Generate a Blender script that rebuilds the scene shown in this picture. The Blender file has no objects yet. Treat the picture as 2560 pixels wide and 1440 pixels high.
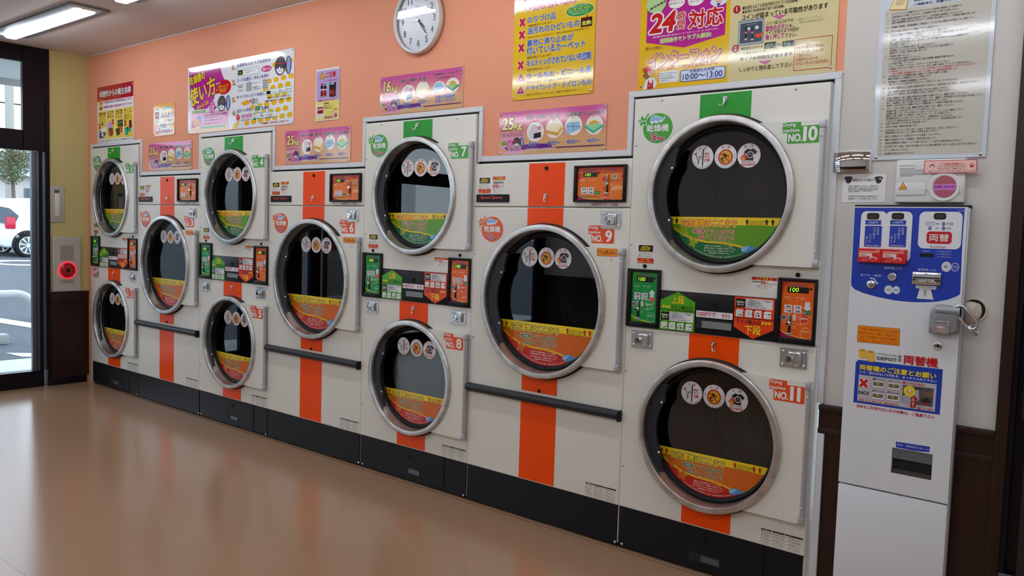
# Coin laundry: a wall of tumble dryers, seen from the change machine end.
import bpy, bmesh, math, random
from mathutils import Vector, Matrix
random.seed(7)
C = bpy.context.scene.collection
SC = bpy.context.scene
# ---------------------------------------------------------------- camera
cam = bpy.data.objects.new('camera', bpy.data.cameras.new('camera')); C.objects.link(cam)
R_, U_, F_ = Vector((.77057, .6366, .0309)), Vector((-.06717, .0329, .9972)), Vector((-.6338, .77049, -.06811))
M_ = Matrix((R_, U_, -F_)).transposed().to_4x4(); M_.translation = Vector((6.0115, -3.0545, 1.3766))
cam.matrix_world = M_
cam.data.sensor_width = 36; cam.data.lens = 28.926; cam.data.clip_start = .05; cam.data.clip_end = 400
SC.camera = cam
# ---------------------------------------------------------------- world: bright overcast sky
W_ = bpy.data.worlds.new('world'); SC.world = W_; W_.use_nodes = True
nt = W_.node_tree; bg = nt.nodes['Background']
tc = nt.nodes.new('ShaderNodeTexCoord'); sp = nt.nodes.new('ShaderNodeSeparateXYZ'); rp = nt.nodes.new('ShaderNodeValToRGB')
nt.links.new(tc.outputs['Generated'], sp.inputs[0]); nt.links.new(sp.outputs['Z'], rp.inputs[0]); nt.links.new(rp.outputs[0], bg.inputs[0])
rp.color_ramp.elements[0].color = (.80, .90, 1, 1); rp.color_ramp.elements[1].color = (.66, .80, 1, 1)
bg.inputs[1].default_value = 3.3
# ---------------------------------------------------------------- exposure, sampling
SC.view_settings.view_transform = 'Standard'; SC.view_settings.look = 'None'
SC.view_settings.gamma = 1; SC.view_settings.use_curve_mapping = False
SC.view_settings.exposure = 0.0
cy = SC.cycles
cy.max_bounces = 8; cy.diffuse_bounces = 3; cy.glossy_bounces = 4; cy.transmission_bounces = 4; cy.transparent_max_bounces = 12
cy.caustics_reflective = False; cy.caustics_refractive = False; cy.sample_clamp_indirect = 6; cy.blur_glossy = .5
cy.use_denoising = True
LAMP = 20.0            # strength of the fluorescent bars
# ---------------------------------------------------------------- materials
def lin(h):
    h = h.lstrip('#')
    if len(h) == 3: h = ''.join(c*2 for c in h)
    f = lambda c: c/12.92 if c <= .04045 else ((c+.055)/1.055)**2.4
    return tuple(f(int(h[i:i+2], 16)/255) for i in (0, 2, 4)) + (1,)
def mat(name, col=(.8, .8, .8), rough=.5, metal=0, spec=.5, coat=0, bump=None, noise=None, emit=None):
    m = bpy.data.materials.new(name); m.use_nodes = True; n = m.node_tree; b = n.nodes['Principled BSDF']
    c = lin(col) if isinstance(col, str) else tuple(col) + (1,)
    b.inputs['Base Color'].default_value = c; b.inputs['Roughness'].default_value = rough; b.inputs['Metallic'].default_value = metal
    b.inputs['Specular IOR Level'].default_value = spec; b.inputs['Coat Weight'].default_value = coat; b.inputs['Coat Roughness'].default_value = .08
    if bump or noise:
        t = n.nodes.new('ShaderNodeTexCoord')
    if bump:   # (scale, strength, distance)
        no = n.nodes.new('ShaderNodeTexNoise'); no.inputs['Scale'].default_value = bump[0]; no.inputs['Detail'].default_value = 3
        bu = n.nodes.new('ShaderNodeBump'); bu.inputs['Strength'].default_value = bump[1]; bu.inputs['Distance'].default_value = bump[2]
        n.links.new(t.outputs['Object'], no.inputs['Vector']); n.links.new(no.outputs['Fac'], bu.inputs['Height']); n.links.new(bu.outputs[0], b.inputs['Normal'])
    if noise:  # (scale vector, second colour, low, high)
        mp = n.nodes.new('ShaderNodeMapping'); mp.inputs['Scale'].default_value = noise[0]
        no = n.nodes.new('ShaderNodeTexNoise'); no.inputs['Scale'].default_value = 1; no.inputs['Detail'].default_value = 4
        rr = n.nodes.new('ShaderNodeValToRGB'); rr.color_ramp.elements[0].position = noise[2]; rr.color_ramp.elements[1].position = noise[3]
        rr.color_ramp.elements[0].color = lin(noise[1]); rr.color_ramp.elements[1].color = c
        n.links.new(t.outputs['Object'], mp.inputs[0]); n.links.new(mp.outputs[0], no.inputs['Vector']); n.links.new(no.outputs['Fac'], rr.inputs[0]); n.links.new(rr.outputs[0], b.inputs['Base Color'])
    if emit:
        b.inputs['Emission Color'].default_value = lin(emit[0]); b.inputs['Emission Strength'].default_value = emit[1]
    return m
def glass(name, tint, ior, rough=0.0):
    m = bpy.data.materials.new(name); m.use_nodes = True; n = m.node_tree; n.nodes.clear()
    o = n.nodes.new('ShaderNodeOutputMaterial'); mx = n.nodes.new('ShaderNodeMixShader'); t = n.nodes.new('ShaderNodeBsdfTransparent'); g = n.nodes.new('ShaderNodeBsdfGlossy'); f = n.nodes.new('ShaderNodeFresnel')
    ge = n.nodes.new('ShaderNodeNewGeometry'); mm = n.nodes.new('ShaderNodeMath'); mm.operation = 'MULTIPLY_ADD'; mm.inputs[1].default_value = 1/ior-ior; mm.inputs[2].default_value = ior
    n.links.new(ge.outputs['Backfacing'], mm.inputs[0]); n.links.new(mm.outputs[0], f.inputs['IOR'])
    t.inputs[0].default_value = tint + (1,); g.inputs['Roughness'].default_value = rough; g.inputs[0].default_value = (1, 1, 1, 1)
    n.links.new(f.outputs[0], mx.inputs[0]); n.links.new(t.outputs[0], mx.inputs[1]); n.links.new(g.outputs[0], mx.inputs[2]); n.links.new(mx.outputs[0], o.inputs[0])
    return m
PAL = dict(W='#eceae6', K='#1c191a', R='#cc1f26', DR='#b01424', Y='#f2c91c', B='#1f5fb4', G='#17904a', O='#ea6a1e', M='#bb2490')
INK = {}
def ink(c, fin='vinyl'):
    k = (c, fin)
    if k not in INK:
        h = PAL.get(c, c); r = dict(vinyl=.28, gloss=.07, matte=.6)[fin]
        INK[k] = mat('ink_%s_%s' % (h.strip('#'), fin), h, r, spec=.55 if fin == 'gloss' else .5, bump=(70, .03, .002) if fin == 'gloss' else None)
    return INK[k]
X = {}
X['cream'] = mat('cream_enamel', (.76, .735, .65), .35, spec=.5, bump=(160, .03, .001))
X['cream_side'] = X['cream']
X['steel'] = mat('brushed_steel', (.74, .73, .71), .36, 1, noise=((14, 14, 14), '#b4b1ab', .3, .7))
X['chrome'] = mat('chrome', (.75, .76, .78), .12, 1)
X['zinc'] = mat('zinc', (.62, .64, .66), .32, 1)
X['alum'] = mat('grey_hinge', (.50, .51, .53), .38, .55)
X['rubber'] = mat('black_rubber', (.008, .008, .009), .45, spec=.22)
X['blackp'] = mat('black_panel', (.008, .008, .010), .36, spec=.2, bump=(220, .05, .001))
X['base'] = mat('black_base', (.008, .0085, .011), .40, spec=.22, bump=(180, .05, .001))
X['plast'] = mat('charcoal_plastic', (.017, .018, .022), .42, spec=.35)
X['orange'] = mat('orange_stripe', '#fa4f04', .26, spec=.25); X['green'] = mat('green_stripe', '#1f9a24', .26, spec=.3); X['line'] = mat('white_line', (.75, .74, .72), .35)
X['glass'] = glass('dryer_glass', (.30, .33, .30), 1.72); X['pane'] = glass('window_glass', (.93, .96, .97), 1.5); X['cover'] = glass('clear_cover', (.97, .97, .97), 1.6)
X['white'] = mat('white_enamel', (.74, .76, .78), .30, coat=.2); X['wplast'] = mat('white_plastic', (.72, .72, .70), .38); X['dark'] = mat('dark_hollow', (.01, .01, .011), .8)
X['wframe'] = mat('white_moulding', (.66, .68, .70), .35); X['ora_wall'] = mat('orange_wallpaper', (.80, .325, .185), .72, bump=(420, .12, .001)); X['yel_wall'] = mat('yellow_wallpaper', (.58, .49, .20), .75, bump=(420, .12, .001)); X['cream_wall'] = mat('cream_wallpaper', (.63, .60, .55), .7, bump=(420, .12, .001))
X['wood'] = mat('dark_wood', '#321b11', .42, spec=.35, noise=((60, 60, 2.2), '#24120b', .35, .65)); X['bronze'] = mat('bronze_frame', (.007, .006, .009), .30, spec=.22); X['greyalu'] = mat('grey_aluminium', (.12, .15, .18), .35, .6)
X['led'] = mat('lit_digits', '#000000', .5, emit=('#a8e81a', 1.6))
def drum_mat():
    m = bpy.data.materials.new('perforated_steel'); m.use_nodes = True; n = m.node_tree; b = n.nodes['Principled BSDF']
    uv = n.nodes.new('ShaderNodeUVMap'); mp = n.nodes.new('ShaderNodeMapping'); mp.inputs['Rotation'].default_value = (0, 0, math.radians(45)); mp.inputs['Scale'].default_value = (62, 62, 1)
    v = n.nodes.new('ShaderNodeTexVoronoi'); v.voronoi_dimensions = '2D'; v.inputs['Randomness'].default_value = 0; v.inputs['Scale'].default_value = 1
    lt = n.nodes.new('ShaderNodeMath'); lt.operation = 'LESS_THAN'; lt.inputs[1].default_value = .30
    mx = n.nodes.new('ShaderNodeMix'); mx.data_type = 'RGBA'; mx.inputs[6].default_value = (.24, .23, .21, 1); mx.inputs[7].default_value = (.006, .006, .006, 1)
    n.links.new(uv.outputs[0], mp.inputs[0]); n.links.new(mp.outputs[0], v.inputs['Vector']); n.links.new(v.outputs['Distance'], lt.inputs[0]); n.links.new(lt.outputs[0], mx.inputs[0]); n.links.new(mx.outputs[2], b.inputs['Base Color'])
    inv = n.nodes.new('ShaderNodeMath'); inv.operation = 'SUBTRACT'; inv.inputs[0].default_value = .85; n.links.new(lt.outputs[0], inv.inputs[1]); n.links.new(inv.outputs[0], b.inputs['Metallic']); b.inputs['Roughness'].default_value = .32
    return m
X['drum'] = drum_mat()
def floor_mat():
    m = bpy.data.materials.new('speckled_vinyl_floor'); m.use_nodes = True; n = m.node_tree; b = n.nodes['Principled BSDF']
    t = n.nodes.new('ShaderNodeTexCoord'); L = n.links.new
    n1 = n.nodes.new('ShaderNodeTexNoise'); n1.inputs['Scale'].default_value = 260; n1.inputs['Detail'].default_value = 2
    r1 = n.nodes.new('ShaderNodeValToRGB'); e = r1.color_ramp.elements
    e[0].position = .30; e[0].color = (.25, .145, .083, 1); e[1].position = .72; e[1].color = (.53, .37, .24, 1)
    for p, c in ((.40, (.375, .222, .128, 1)), (.62, (.395, .238, .140, 1))): q = e.new(p); q.color = c
    n3 = n.nodes.new('ShaderNodeTexNoise'); n3.inputs['Scale'].default_value = 28; n3.inputs['Detail'].default_value = 0
    s = n.nodes.new('ShaderNodeSeparateXYZ'); a = n.nodes.new('ShaderNodeMath'); a.operation = 'PINGPONG'; a.inputs[1].default_value = .915
    ad = n.nodes.new('ShaderNodeMath'); ad.operation = 'ADD'; ad.inputs[1].default_value = 1.845
    l = n.nodes.new('ShaderNodeMath'); l.operation = 'LESS_THAN'; l.inputs[1].default_value = .0022
    mx = n.nodes.new('ShaderNodeMix'); mx.data_type = 'RGBA'; mx.inputs[7].default_value = (.12, .06, .04, 1)
    for q in (n1, n3): L(t.outputs['Object'], q.inputs['Vector'])
    L(t.outputs['Object'], s.inputs[0]); L(s.outputs['Y'], ad.inputs[0]); L(ad.outputs[0], a.inputs[0]); L(a.outputs[0], l.inputs[0])
    L(n1.outputs['Fac'], r1.inputs[0]); L(r1.outputs[0], mx.inputs[6]); L(l.outputs[0], mx.inputs[0]); L(mx.outputs[2], b.inputs['Base Color'])
    b.inputs['Roughness'].default_value = .18
    bu = n.nodes.new('ShaderNodeBump'); bu.inputs['Strength'].default_value = .025; bu.inputs['Distance'].default_value = .002; L(n3.outputs['Fac'], bu.inputs['Height']); L(bu.outputs[0], b.inputs['Normal'])
    return m
def ceiling_mat():
    m = bpy.data.materials.new('pitted_ceiling_board'); m.use_nodes = True; n = m.node_tree; b = n.nodes['Principled BSDF']; L = n.links.new
    t = n.nodes.new('ShaderNodeTexCoord'); mp = n.nodes.new('ShaderNodeMapping'); mp.inputs['Scale'].default_value = (26, 42, 1); v = n.nodes.new('ShaderNodeTexVoronoi'); v.inputs['Scale'].default_value = 1
    no = n.nodes.new('ShaderNodeTexNoise'); no.inputs['Scale'].default_value = 30
    ad = n.nodes.new('ShaderNodeMath'); ad.operation = 'MULTIPLY_ADD'; ad.inputs[1].default_value = .30; r = n.nodes.new('ShaderNodeValToRGB')
    r.color_ramp.elements[0].position = .21; r.color_ramp.elements[0].color = (.20, .15, .12, 1); r.color_ramp.elements[1].position = .27; r.color_ramp.elements[1].color = (.74, .69, .65, 1)
    L(t.outputs['Object'], mp.inputs[0]); L(mp.outputs[0], v.inputs['Vector']); L(t.outputs['Object'], no.inputs['Vector']); L(no.outputs['Fac'], ad.inputs[0]); L(v.outputs['Distance'], ad.inputs[2]); L(ad.outputs[0], r.inputs[0]); L(r.outputs[0], b.inputs['Base Color'])
    b.inputs['Roughness'].default_value = .9
    return m
# ---------------------------------------------------------------- mesh building
EPS = .0003; STEP = 4e-6
TXT = {}
def glyphs(s, res=2, sh=0):
    k = (s, res, sh)
    if k in TXT: return TXT[k]
    cu = bpy.data.curves.new('t', 'FONT'); cu.body = s; cu.resolution_u = res; cu.shear = sh; cu.fill_mode = 'FRONT'
    ob = bpy.data.objects.new('t', cu); me = bpy.data.meshes.new_from_object(ob)
    vs = [(v.co.x, v.co.y) for v in me.vertices]; fs = [tuple(p.vertices) for p in me.polygons]
    bpy.data.objects.remove(ob); bpy.data.curves.remove(cu); bpy.data.meshes.remove(me)
    TXT[k] = (vs, fs); return TXT[k]
def bounds(vs):
    xs = [v[0] for v in vs]; ys = [v[1] for v in vs]; return min(xs), max(xs), min(ys), max(ys)
class MB:
    def __init__(s): s.v = []; s.f = []; s.mi = []; s.mats = []; s.sm = []; s.seq = 0
    def m(s, m):
        if m not in s.mats: s.mats.append(m)
        return s.mats.index(m)
    def add(s, vs, fs, m, smooth=False):
        o = len(s.v); s.v += [tuple(v) for v in vs]; i = s.m(m)
        for f in fs: s.f.append(tuple(o+k for k in f)); s.mi.append(i); s.sm.append(smooth)
        return s
    def bm(s, b, m, smooth=False):
        b.verts.index_update(); s.add([v.co[:] for v in b.verts], [[v.index for v in f.verts] for f in b.faces], m, smooth); b.free(); return s
    def box(s, x0, x1, y0, y1, z0, z1, m, bev=0, seg=2):
        b = bmesh.new(); r = bmesh.ops.create_cube(b, size=1)
        for v in r['verts']: v.co = Vector((x0+(v.co.x+.5)*(x1-x0), y0+(v.co.y+.5)*(y1-y0), z0+(v.co.z+.5)*(z1-z0)))
        if bev: bmesh.ops.bevel(b, geom=list(b.edges), offset=bev, segments=seg, profile=.5, affect='EDGES')
        return s.bm(b, m, bool(bev))
    def lathe(s, prof, c, m, n=72, a0=0, a1=2*math.pi, smooth=True):   # profile of (radius, y) about the y axis through c=(x,z)
        full = abs(a1-a0-2*math.pi) < 1e-6; k = n if full else n+1; vs = []; fs = []
        for r, y in prof:
            for i in range(k):
                a = a0+(a1-a0)*i/n; vs.append((c[0]+r*math.cos(a), y, c[1]+r*math.sin(a)))
        for j in range(len(prof)-1):
            for i in range(n):
                i2 = (i+1) % k; fs.append((j*k+i, j*k+i2, (j+1)*k+i2, (j+1)*k+i))
        return s.add(vs, fs, m, smooth)
    def disc(s, c, r, y, m, n=64): return s.add([(c[0]+r*math.cos(2*math.pi*i/n), y, c[1]+r*math.sin(2*math.pi*i/n)) for i in range(n)], [tuple(range(n))], m)
    def knob(s, c, r, y0, y1, m, n=32, bev=.002): return s.lathe([(r, y0), (r, y1+bev), (r-bev, y1), (0.0001, y1)], c, m, n)
    def tube(s, path, r, m, n=12, cap=True):
        P = [Vector(p) for p in path]; vs = []; fs = []; up = Vector((0, 0, 1))
        for i, p in enumerate(P):
            t = (P[min(i+1, len(P)-1)]-P[max(i-1, 0)]).normalized(); a = t.cross(up)
            if a.length < 1e-3: a = t.cross(Vector((1, 0, 0)))
            a.normalize(); b = t.cross(a).normalized(); up = b if b.dot(up) > 0 else -b
            a = up.cross(t).normalized(); rr = r[i] if isinstance(r, (list, tuple)) else r
            for k in range(n): th = 2*math.pi*k/n; vs.append(p+a*rr*math.cos(th)+up*rr*math.sin(th))
        for i in range(len(P)-1):
            for k in range(n): fs.append((i*n+k, i*n+(k+1) % n, (i+1)*n+(k+1) % n, (i+1)*n+k))
        if cap: fs += [tuple(range(n))[::-1], tuple((len(P)-1)*n+k for k in range(n))]
        return s.add(vs, fs, m, True)
    def prism(s, pts, y0, y1, m, smooth=False):    # outline in x,z pushed from y0 to y1
        n = len(pts); vs = [(p[0], y0, p[1]) for p in pts]+[(p[0], y1, p[1]) for p in pts]
        return s.add(vs, [tuple(range(n)), tuple(range(2*n-1, n-1, -1))]+[(i, (i+1) % n, n+(i+1) % n, n+i) for i in range(n)], m, smooth)
    def ball(s, c, r, m, sc=(1, 1, 1), sub=2):
        b = bmesh.new(); bmesh.ops.create_icosphere(b, subdivisions=sub, radius=1)
        for v in b.verts: v.co = Vector(c)+Vector((v.co.x*r*sc[0], v.co.y*r*sc[1], v.co.z*r*sc[2]))
        return s.bm(b, m, True)
    def build(s, name, parent=None, loc=None, fix=True):
        me = bpy.data.meshes.new(name); me.from_pydata(s.v, [], s.f)
        for m in s.mats: me.materials.append(m)
        me.polygons.foreach_set('material_index', s.mi); me.polygons.foreach_set('use_smooth', s.sm)
        if fix:
            b = bmesh.new(); b.from_mesh(me); bmesh.ops.recalc_face_normals(b, faces=list(b.faces)); b.to_mesh(me); b.free()
        if any(s.sm): me.set_sharp_from_angle(angle=math.radians(38))
        me.update(); o = bpy.data.objects.new(name, me); C.objects.link(o)
        if parent: o.parent = parent
        if loc: o.location = loc
        return o
    # ---- printing: flat shapes in x,z laid in thin layers in front of y
    def lay(s, y, l): s.seq = (s.seq+1) % 60; return y-l*EPS-s.seq*STEP
    def flat(s, pts, y, l, m): y = s.lay(y, l); s.add([(p[0], y, p[1]) for p in pts], [tuple(range(len(pts)))], m)
    def ink(s, D, y=0, ox=0, oz=0, k=1, fin='vinyl'):
        P = lambda p: (ox+p[0]*k, oz+p[1]*k)
        for it in D:
            hk = isinstance(it[-1], dict); kw = it[-1] if hk else {}; a = it[1:-1] if hk else it[1:]; c = it[0]
            if c == 'R':
                x0, z0, x1, z1, col = a; r = min(kw.get('rad', 0), (x1-x0)/2, (z1-z0)/2)
                if r:
                    pts = []
                    for cx, cz, t in ((x1-r, z1-r, 0), (x0+r, z1-r, 90), (x0+r, z0+r, 180), (x1-r, z0+r, 270)):
                        pts += [(cx+r*math.cos(math.radians(t+q)), cz+r*math.sin(math.radians(t+q))) for q in (0, 22, 45, 68, 90)]
                else: pts = [(x0, z0), (x1, z0), (x1, z1), (x0, z1)]
                s.flat([P(p) for p in pts], y, kw.get('l', 2), ink(col, fin))
            elif c == 'C':
                x, z, rx, rz, col = a; s.flat([P((x+rx*math.cos(2*math.pi*i/36), z+rz*math.sin(2*math.pi*i/36))) for i in range(36)], y, kw.get('l', 2), ink(col, fin))
            elif c == 'G': s.flat([P(p) for p in a[0]], y, kw.get('l', 2), ink(a[1], fin))
            elif c == 'L':
                pts, w, col = a; closed = pts[0] == pts[-1]; n = len(pts); V = [Vector(p) for p in pts]; Lf = []; Rt = []
                for i in range(n):
                    pa = V[i-1] if i else (V[-2] if closed else None); pb = V[i+1] if i < n-1 else (V[1] if closed else None)
                    d1 = (V[i]-pa).normalized() if pa else None; d2 = (pb-V[i]).normalized() if pb else None
                    dd = ((d1 or d2)+(d2 or d1)); dd = dd.normalized() if dd.length > 1e-6 else (d1 or d2); nn = Vector((-dd.y, dd.x)); q = nn.dot(Vector((-(d1 or d2).y, (d1 or d2).x))); nn *= w/2/max(q, .5)
                    Lf.append(V[i]+nn); Rt.append(V[i]-nn)
                yy = s.lay(y, kw.get('l', 2))
                vs = [(P(p)[0], yy, P(p)[1]) for p in Lf]+[(P(p)[0], yy, P(p)[1]) for p in Rt]
                s.add(vs, [(i, i+1, n+i+1, n+i) for i in range(n-1)], ink(col, fin))
            elif c == 'T': s.text(*a, y=y, P=P, fin=fin, **kw)
            elif c == 'V':
                t, x0, z0, x1, z1, col = a; h = (z1-z0)/len(t)
                for i, ch in enumerate(t):
                    zc = z1-h*(i+.5); w = x1-x0
                    if ch in 'ー-': s.flat([P(p) for p in ((x0+w*.42, zc-h*.38), (x0+w*.58, zc-h*.38), (x0+w*.58, zc+h*.38), (x0+w*.42, zc+h*.38))], y, kw.get('l', 5), ink(col, fin))
                    else: s.text(ch, x0+w*.06, zc-h*.42, x1-w*.06, zc+h*.42, col, y=y, P=P, fin=fin, **kw)
            elif c == 'A':     # text along an arc
                t, cx, cz, r, a0, a1, h, col = a; n = len(t); inv = kw.get('inv')
                for i, ch in enumerate(t):
                    if ch in ' 　': continue
                    th = math.radians(a0+(a1-a0)*(i+.5)/n); vs, fs = glyphs(ch, 1)
                    if not vs: continue
                    b0 = bounds(vs); cs = h/.88; rot = th+math.pi/2 if inv else th-math.pi/2; cc, ss = math.cos(rot), math.sin(rot); px, pz = cx+r*math.cos(th), cz+r*math.sin(th); mx = (b0[0]+b0[1])/2; yy = s.lay(y, kw.get('l', 5)); out = []
                    for v in vs:
                        u, w = (v[0]-mx)*cs, (v[1]-.35)*cs; q = P((px+u*cc-w*ss, pz+u*ss+w*cc)); out.append((q[0], yy, q[1]))
                    s.add(out, fs, ink(col, fin))
        return s
    def text(s, t, x0, z0, x1, z1, col, y=0, P=None, fin='vinyl', l=5, b=0, o=None, ow=0, o2=None, ow2=0, sh=0, rot=0):
        P = P or (lambda p: p); q0, q1 = P((x0, z0)), P((x1, z1)); hh = abs(q1[1]-q0[1])
        vs, fs = glyphs(t, 1 if hh < .008 else 2 if hh < .02 else 4, sh)
        if not vs: return
        a = bounds(vs); wb = 1.24*b if b >= .02 else 0; sz = (z1-z0)/max(a[3]-a[2]+wb, 1e-6); sx = (x1-x0)/max(a[1]-a[0], 1e-6); st = max(1, min(1.6, sz/sx)); sx = (x1-x0)/max(a[1]-a[0]+wb*st, 1e-6)
        if len(t) == 1: sx = min(sx, sz*1.15)
        cx, cz = (x0+x1)/2, (z0+z1)/2; mx, mz = (a[0]+a[1])/2, (a[2]+a[3])/2; cr, sr = math.cos(math.radians(rot)), math.sin(math.radians(rot))
        for lev, oc, w in ((l-2, o2, ow2), (l-1, o, ow), (l, col, b)):
            if not oc: continue
            nd = 16 if hh > .03 else 8
            if lev < l: dirs = [(w*.8*math.cos(2*math.pi*i/nd), w*.8*math.sin(2*math.pi*i/nd)) for i in range(nd)]
            elif w > .04: dirs = [(w*.62*math.cos(2*math.pi*i/nd), w*.62*math.sin(2*math.pi*i/nd)) for i in range(nd)] + [(0, 0)]
            elif w >= .02 and hh > .007: dirs = [(w*.62*u, w*.62*v) for u in (-1, 1) for v in (-1, 1)]
            elif w > 0: dirs = [(-w*.6, 0), (w*.6, 0)]
            else: dirs = [(0, 0)]
            dirs = [(u*st, v) for u, v in dirs]      # strokes keep their weight in squeezed lettering
            m = ink(oc, fin)
            for du, dv in dirs:
                yy = s.lay(y, lev); out = []
                for v in vs:
                    u, q = (v[0]-mx+du)*sx, (v[1]-mz+dv)*sz; p = P((cx+u*cr-q*sr, cz+u*sr+q*cr)); out.append((p[0], yy, p[1]))
                s.add(out, fs, m)
# ---------------------------------------------------------------- naming
def tag(o, label, cat, group=None):
    o['label'] = label; o['category'] = cat
    if group: o['group'] = group
    return o
def thing(name, label, cat, loc=(0, 0, 0), rz=0, group=None):
    o = bpy.data.objects.new(name, None); C.objects.link(o); o.location = loc; o.rotation_euler = (0, 0, rz); o.empty_display_size = .1
    return tag(o, label, cat, group)
def struct(mb, name, fix=True): o = mb.build(name, fix=fix); o['kind'] = 'structure'; return o
def dup(o, parent=None):
    c = o.copy(); C.objects.link(c)
    if parent: c.parent = parent
    for ch in list(o.children): dup(ch, c)
    return c
d = dict
# ---------------------------------------------------------------- printed matter (metres on each board or sticker)
P_HYG=[
('R',0,.335,.612,.45,'DR',d(l=1)),
('T','保健所からの衛生指導',.0407,.365,.5752,.4164,'W',d(b=.03,o='#3a1a1a',ow=.06)),
('T','二次感染の防止や公衆衛生の為に、以下の',.1123,.3122,.5956,.3305,'M',d(b=.02)),
('T','洗濯物の洗濯・乾燥は禁止されています',.112,.2743,.5955,.2939,'M',d(b=.02)),
('R',.025,.0313,.1576,.2546,'#f0cf4a',d(l=1)),
('R',.1715,.0303,.2968,.2548,'#f0cf4a',d(l=1)),
('R',.3101,.0288,.4441,.2575,'#f0cf4a',d(l=1)),
('R',.4567,.0273,.6026,.2608,'#f0cf4a',d(l=1)),
('T','動物用の敷物',.0308,.2252,.1548,.2447,'K',d(b=.01)),
('T','毛布・ふとん',.0306,.2091,.1422,.2238,'K',d(b=.01)),
('T','オムツや便が',.1756,.2345,.2955,.2482,'K',d(b=.01)),
('T','付着したもの',.1755,.2168,.2921,.2307,'K',d(b=.01)),
('T','嘔吐物が付着',.1778,.1954,.2815,.2087,'K',d(b=.01)),
('T','介護用の敷物',.314,.232,.441,.248,'K',d(b=.01)),
('T','ゴム製の衣類',.3139,.2141,.4409,.2292,'K',d(b=.01)),
('T','塗料・シンナー',.4606,.2328,.5954,.2466,'K',d(b=.01)),
('T','ガソリン・油の',.4644,.2148,.584,.2271,'K',d(b=.01)),
('T','付着したもの',.4643,.1954,.5572,.2065,'K',d(b=.01)),
('T','使用した敷物やマット等',.0305,.1962,.1504,.2048,'#8a6a1a',d(b=0)),
('T','汚れの付いた物など',.3138,.1992,.4369,.2091,'#8a6a1a',d(b=0)),
('T','作業着やウエス等',.4643,.1808,.5877,.1919,'#8a6a1a',d(b=0)),
('T','使用した敷物やマット等',.0304,.1838,.1503,.1923,'#8a6a1a',d(b=0)),
('T','汚れの付いた物など',.3138,.1911,.4369,.2009,'#8a6a1a',d(b=0)),
('T','作業着やウエス等',.4643,.1722,.5877,.1832,'#8a6a1a',d(b=0)),
('T','使用した敷物やマット等',.0303,.1714,.1502,.1797,'#8a6a1a',d(b=0)),
('T','汚れの付いた物など',.3137,.183,.4369,.1929,'#8a6a1a',d(b=0)),
('T','作業着やウエス等',.4642,.1634,.5877,.1745,'#8a6a1a',d(b=0)),
('G',((.0385,.3504),(.0907,.352),(.0968,.2705),(.0361,.2633)),'#e07a20'),
('G',((.0382,.3125),(.0954,.314),(.0969,.2931),(.0363,.288)),'#f2b05a',d(l=3)),
('C',.0649,.2727,.0193,.0076,'#4a2a10',d(l=3)),
('G',((.0364,.0999),(.1165,.1088),(.116,.0427),(.0359,.037)),'#16409a'),
('L',((.0869,.082),(.0993,.0492)),.012,'W',d(l=3)),
('L',((.0742,.0637),(.1103,.0672)),.012,'W',d(l=3)),
('C',.0917,.1518,.015,.015,'#5a5040',d(l=3)),
('C',.1358,.1248,.0133,.0132,'#5a5040',d(l=3)),
('C',.104,.1133,.0117,.0116,'#5a5040',d(l=3)),
('C',.1329,.0721,.0166,.0166,'#5a5040',d(l=3)),
('G',((.0703,.1113),(.1458,.1355),(.1497,.0938),(.0616,.0795)),'#f4f4f0',d(l=3)),
('C',.2242,.1348,.0464,.0298,'#d59ad2'),
('C',.232,.0783,.0594,.0336,'#d8a83a'),
('G',((.1953,.1139),(.2729,.1134),(.2767,.0573),(.2196,.049)),'#5a4018',d(l=3)),
('G',((.2157,.0941),(.2728,.0966),(.2702,.0651),(.2196,.0621)),'DR',d(l=4)),
('G',((.3497,.1682),(.4447,.1697),(.4445,.1148),(.351,.1164)),'#33461e'),
('L',((.3575,.1419),(.4367,.1519)),.01,'#6f8a3a',d(l=3)),
('G',((.3173,.0998),(.3932,.114),(.3929,.0552),(.3411,.0448)),'#34261a'),
('G',((.5455,.1562),(.5838,.1556),(.5913,.0993),(.5415,.0948)),'#7a2038'),
('G',((.4679,.0952),(.5146,.109),(.5799,.0927),(.5683,.068),(.5338,.0699),(.5298,.0446),(.4911,.0411),(.4834,.0725)),'#2fa893'),
('G',((.499,.1045),(.53,.1045),(.5183,.0743)),'#116a5a',d(l=3)),
('L',((.0249,.1157),(.0569,.1597)),.013,'R',d(l=5)),
('L',((.0249,.1597),(.0569,.1157)),.013,'R',d(l=5)),
('L',((.2596,.1358),(.2916,.1798)),.013,'R',d(l=5)),
('L',((.2596,.1798),(.2916,.1358)),.013,'R',d(l=5)),
('L',((.4024,.0686),(.4344,.1126)),.013,'R',d(l=5)),
('L',((.4024,.1126),(.4344,.0686)),.013,'R',d(l=5)),
('L',((.4676,.1143),(.4996,.1583)),.013,'R',d(l=5)),
('L',((.4676,.1583),(.4996,.1143)),.013,'R',d(l=5)),
('T','※その他、衛生上の理由で利用できないものがあります。すべて保健所の指導によるものです。',.0255,.0102,.6049,.0203,'#223',d(b=.02))]
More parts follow.
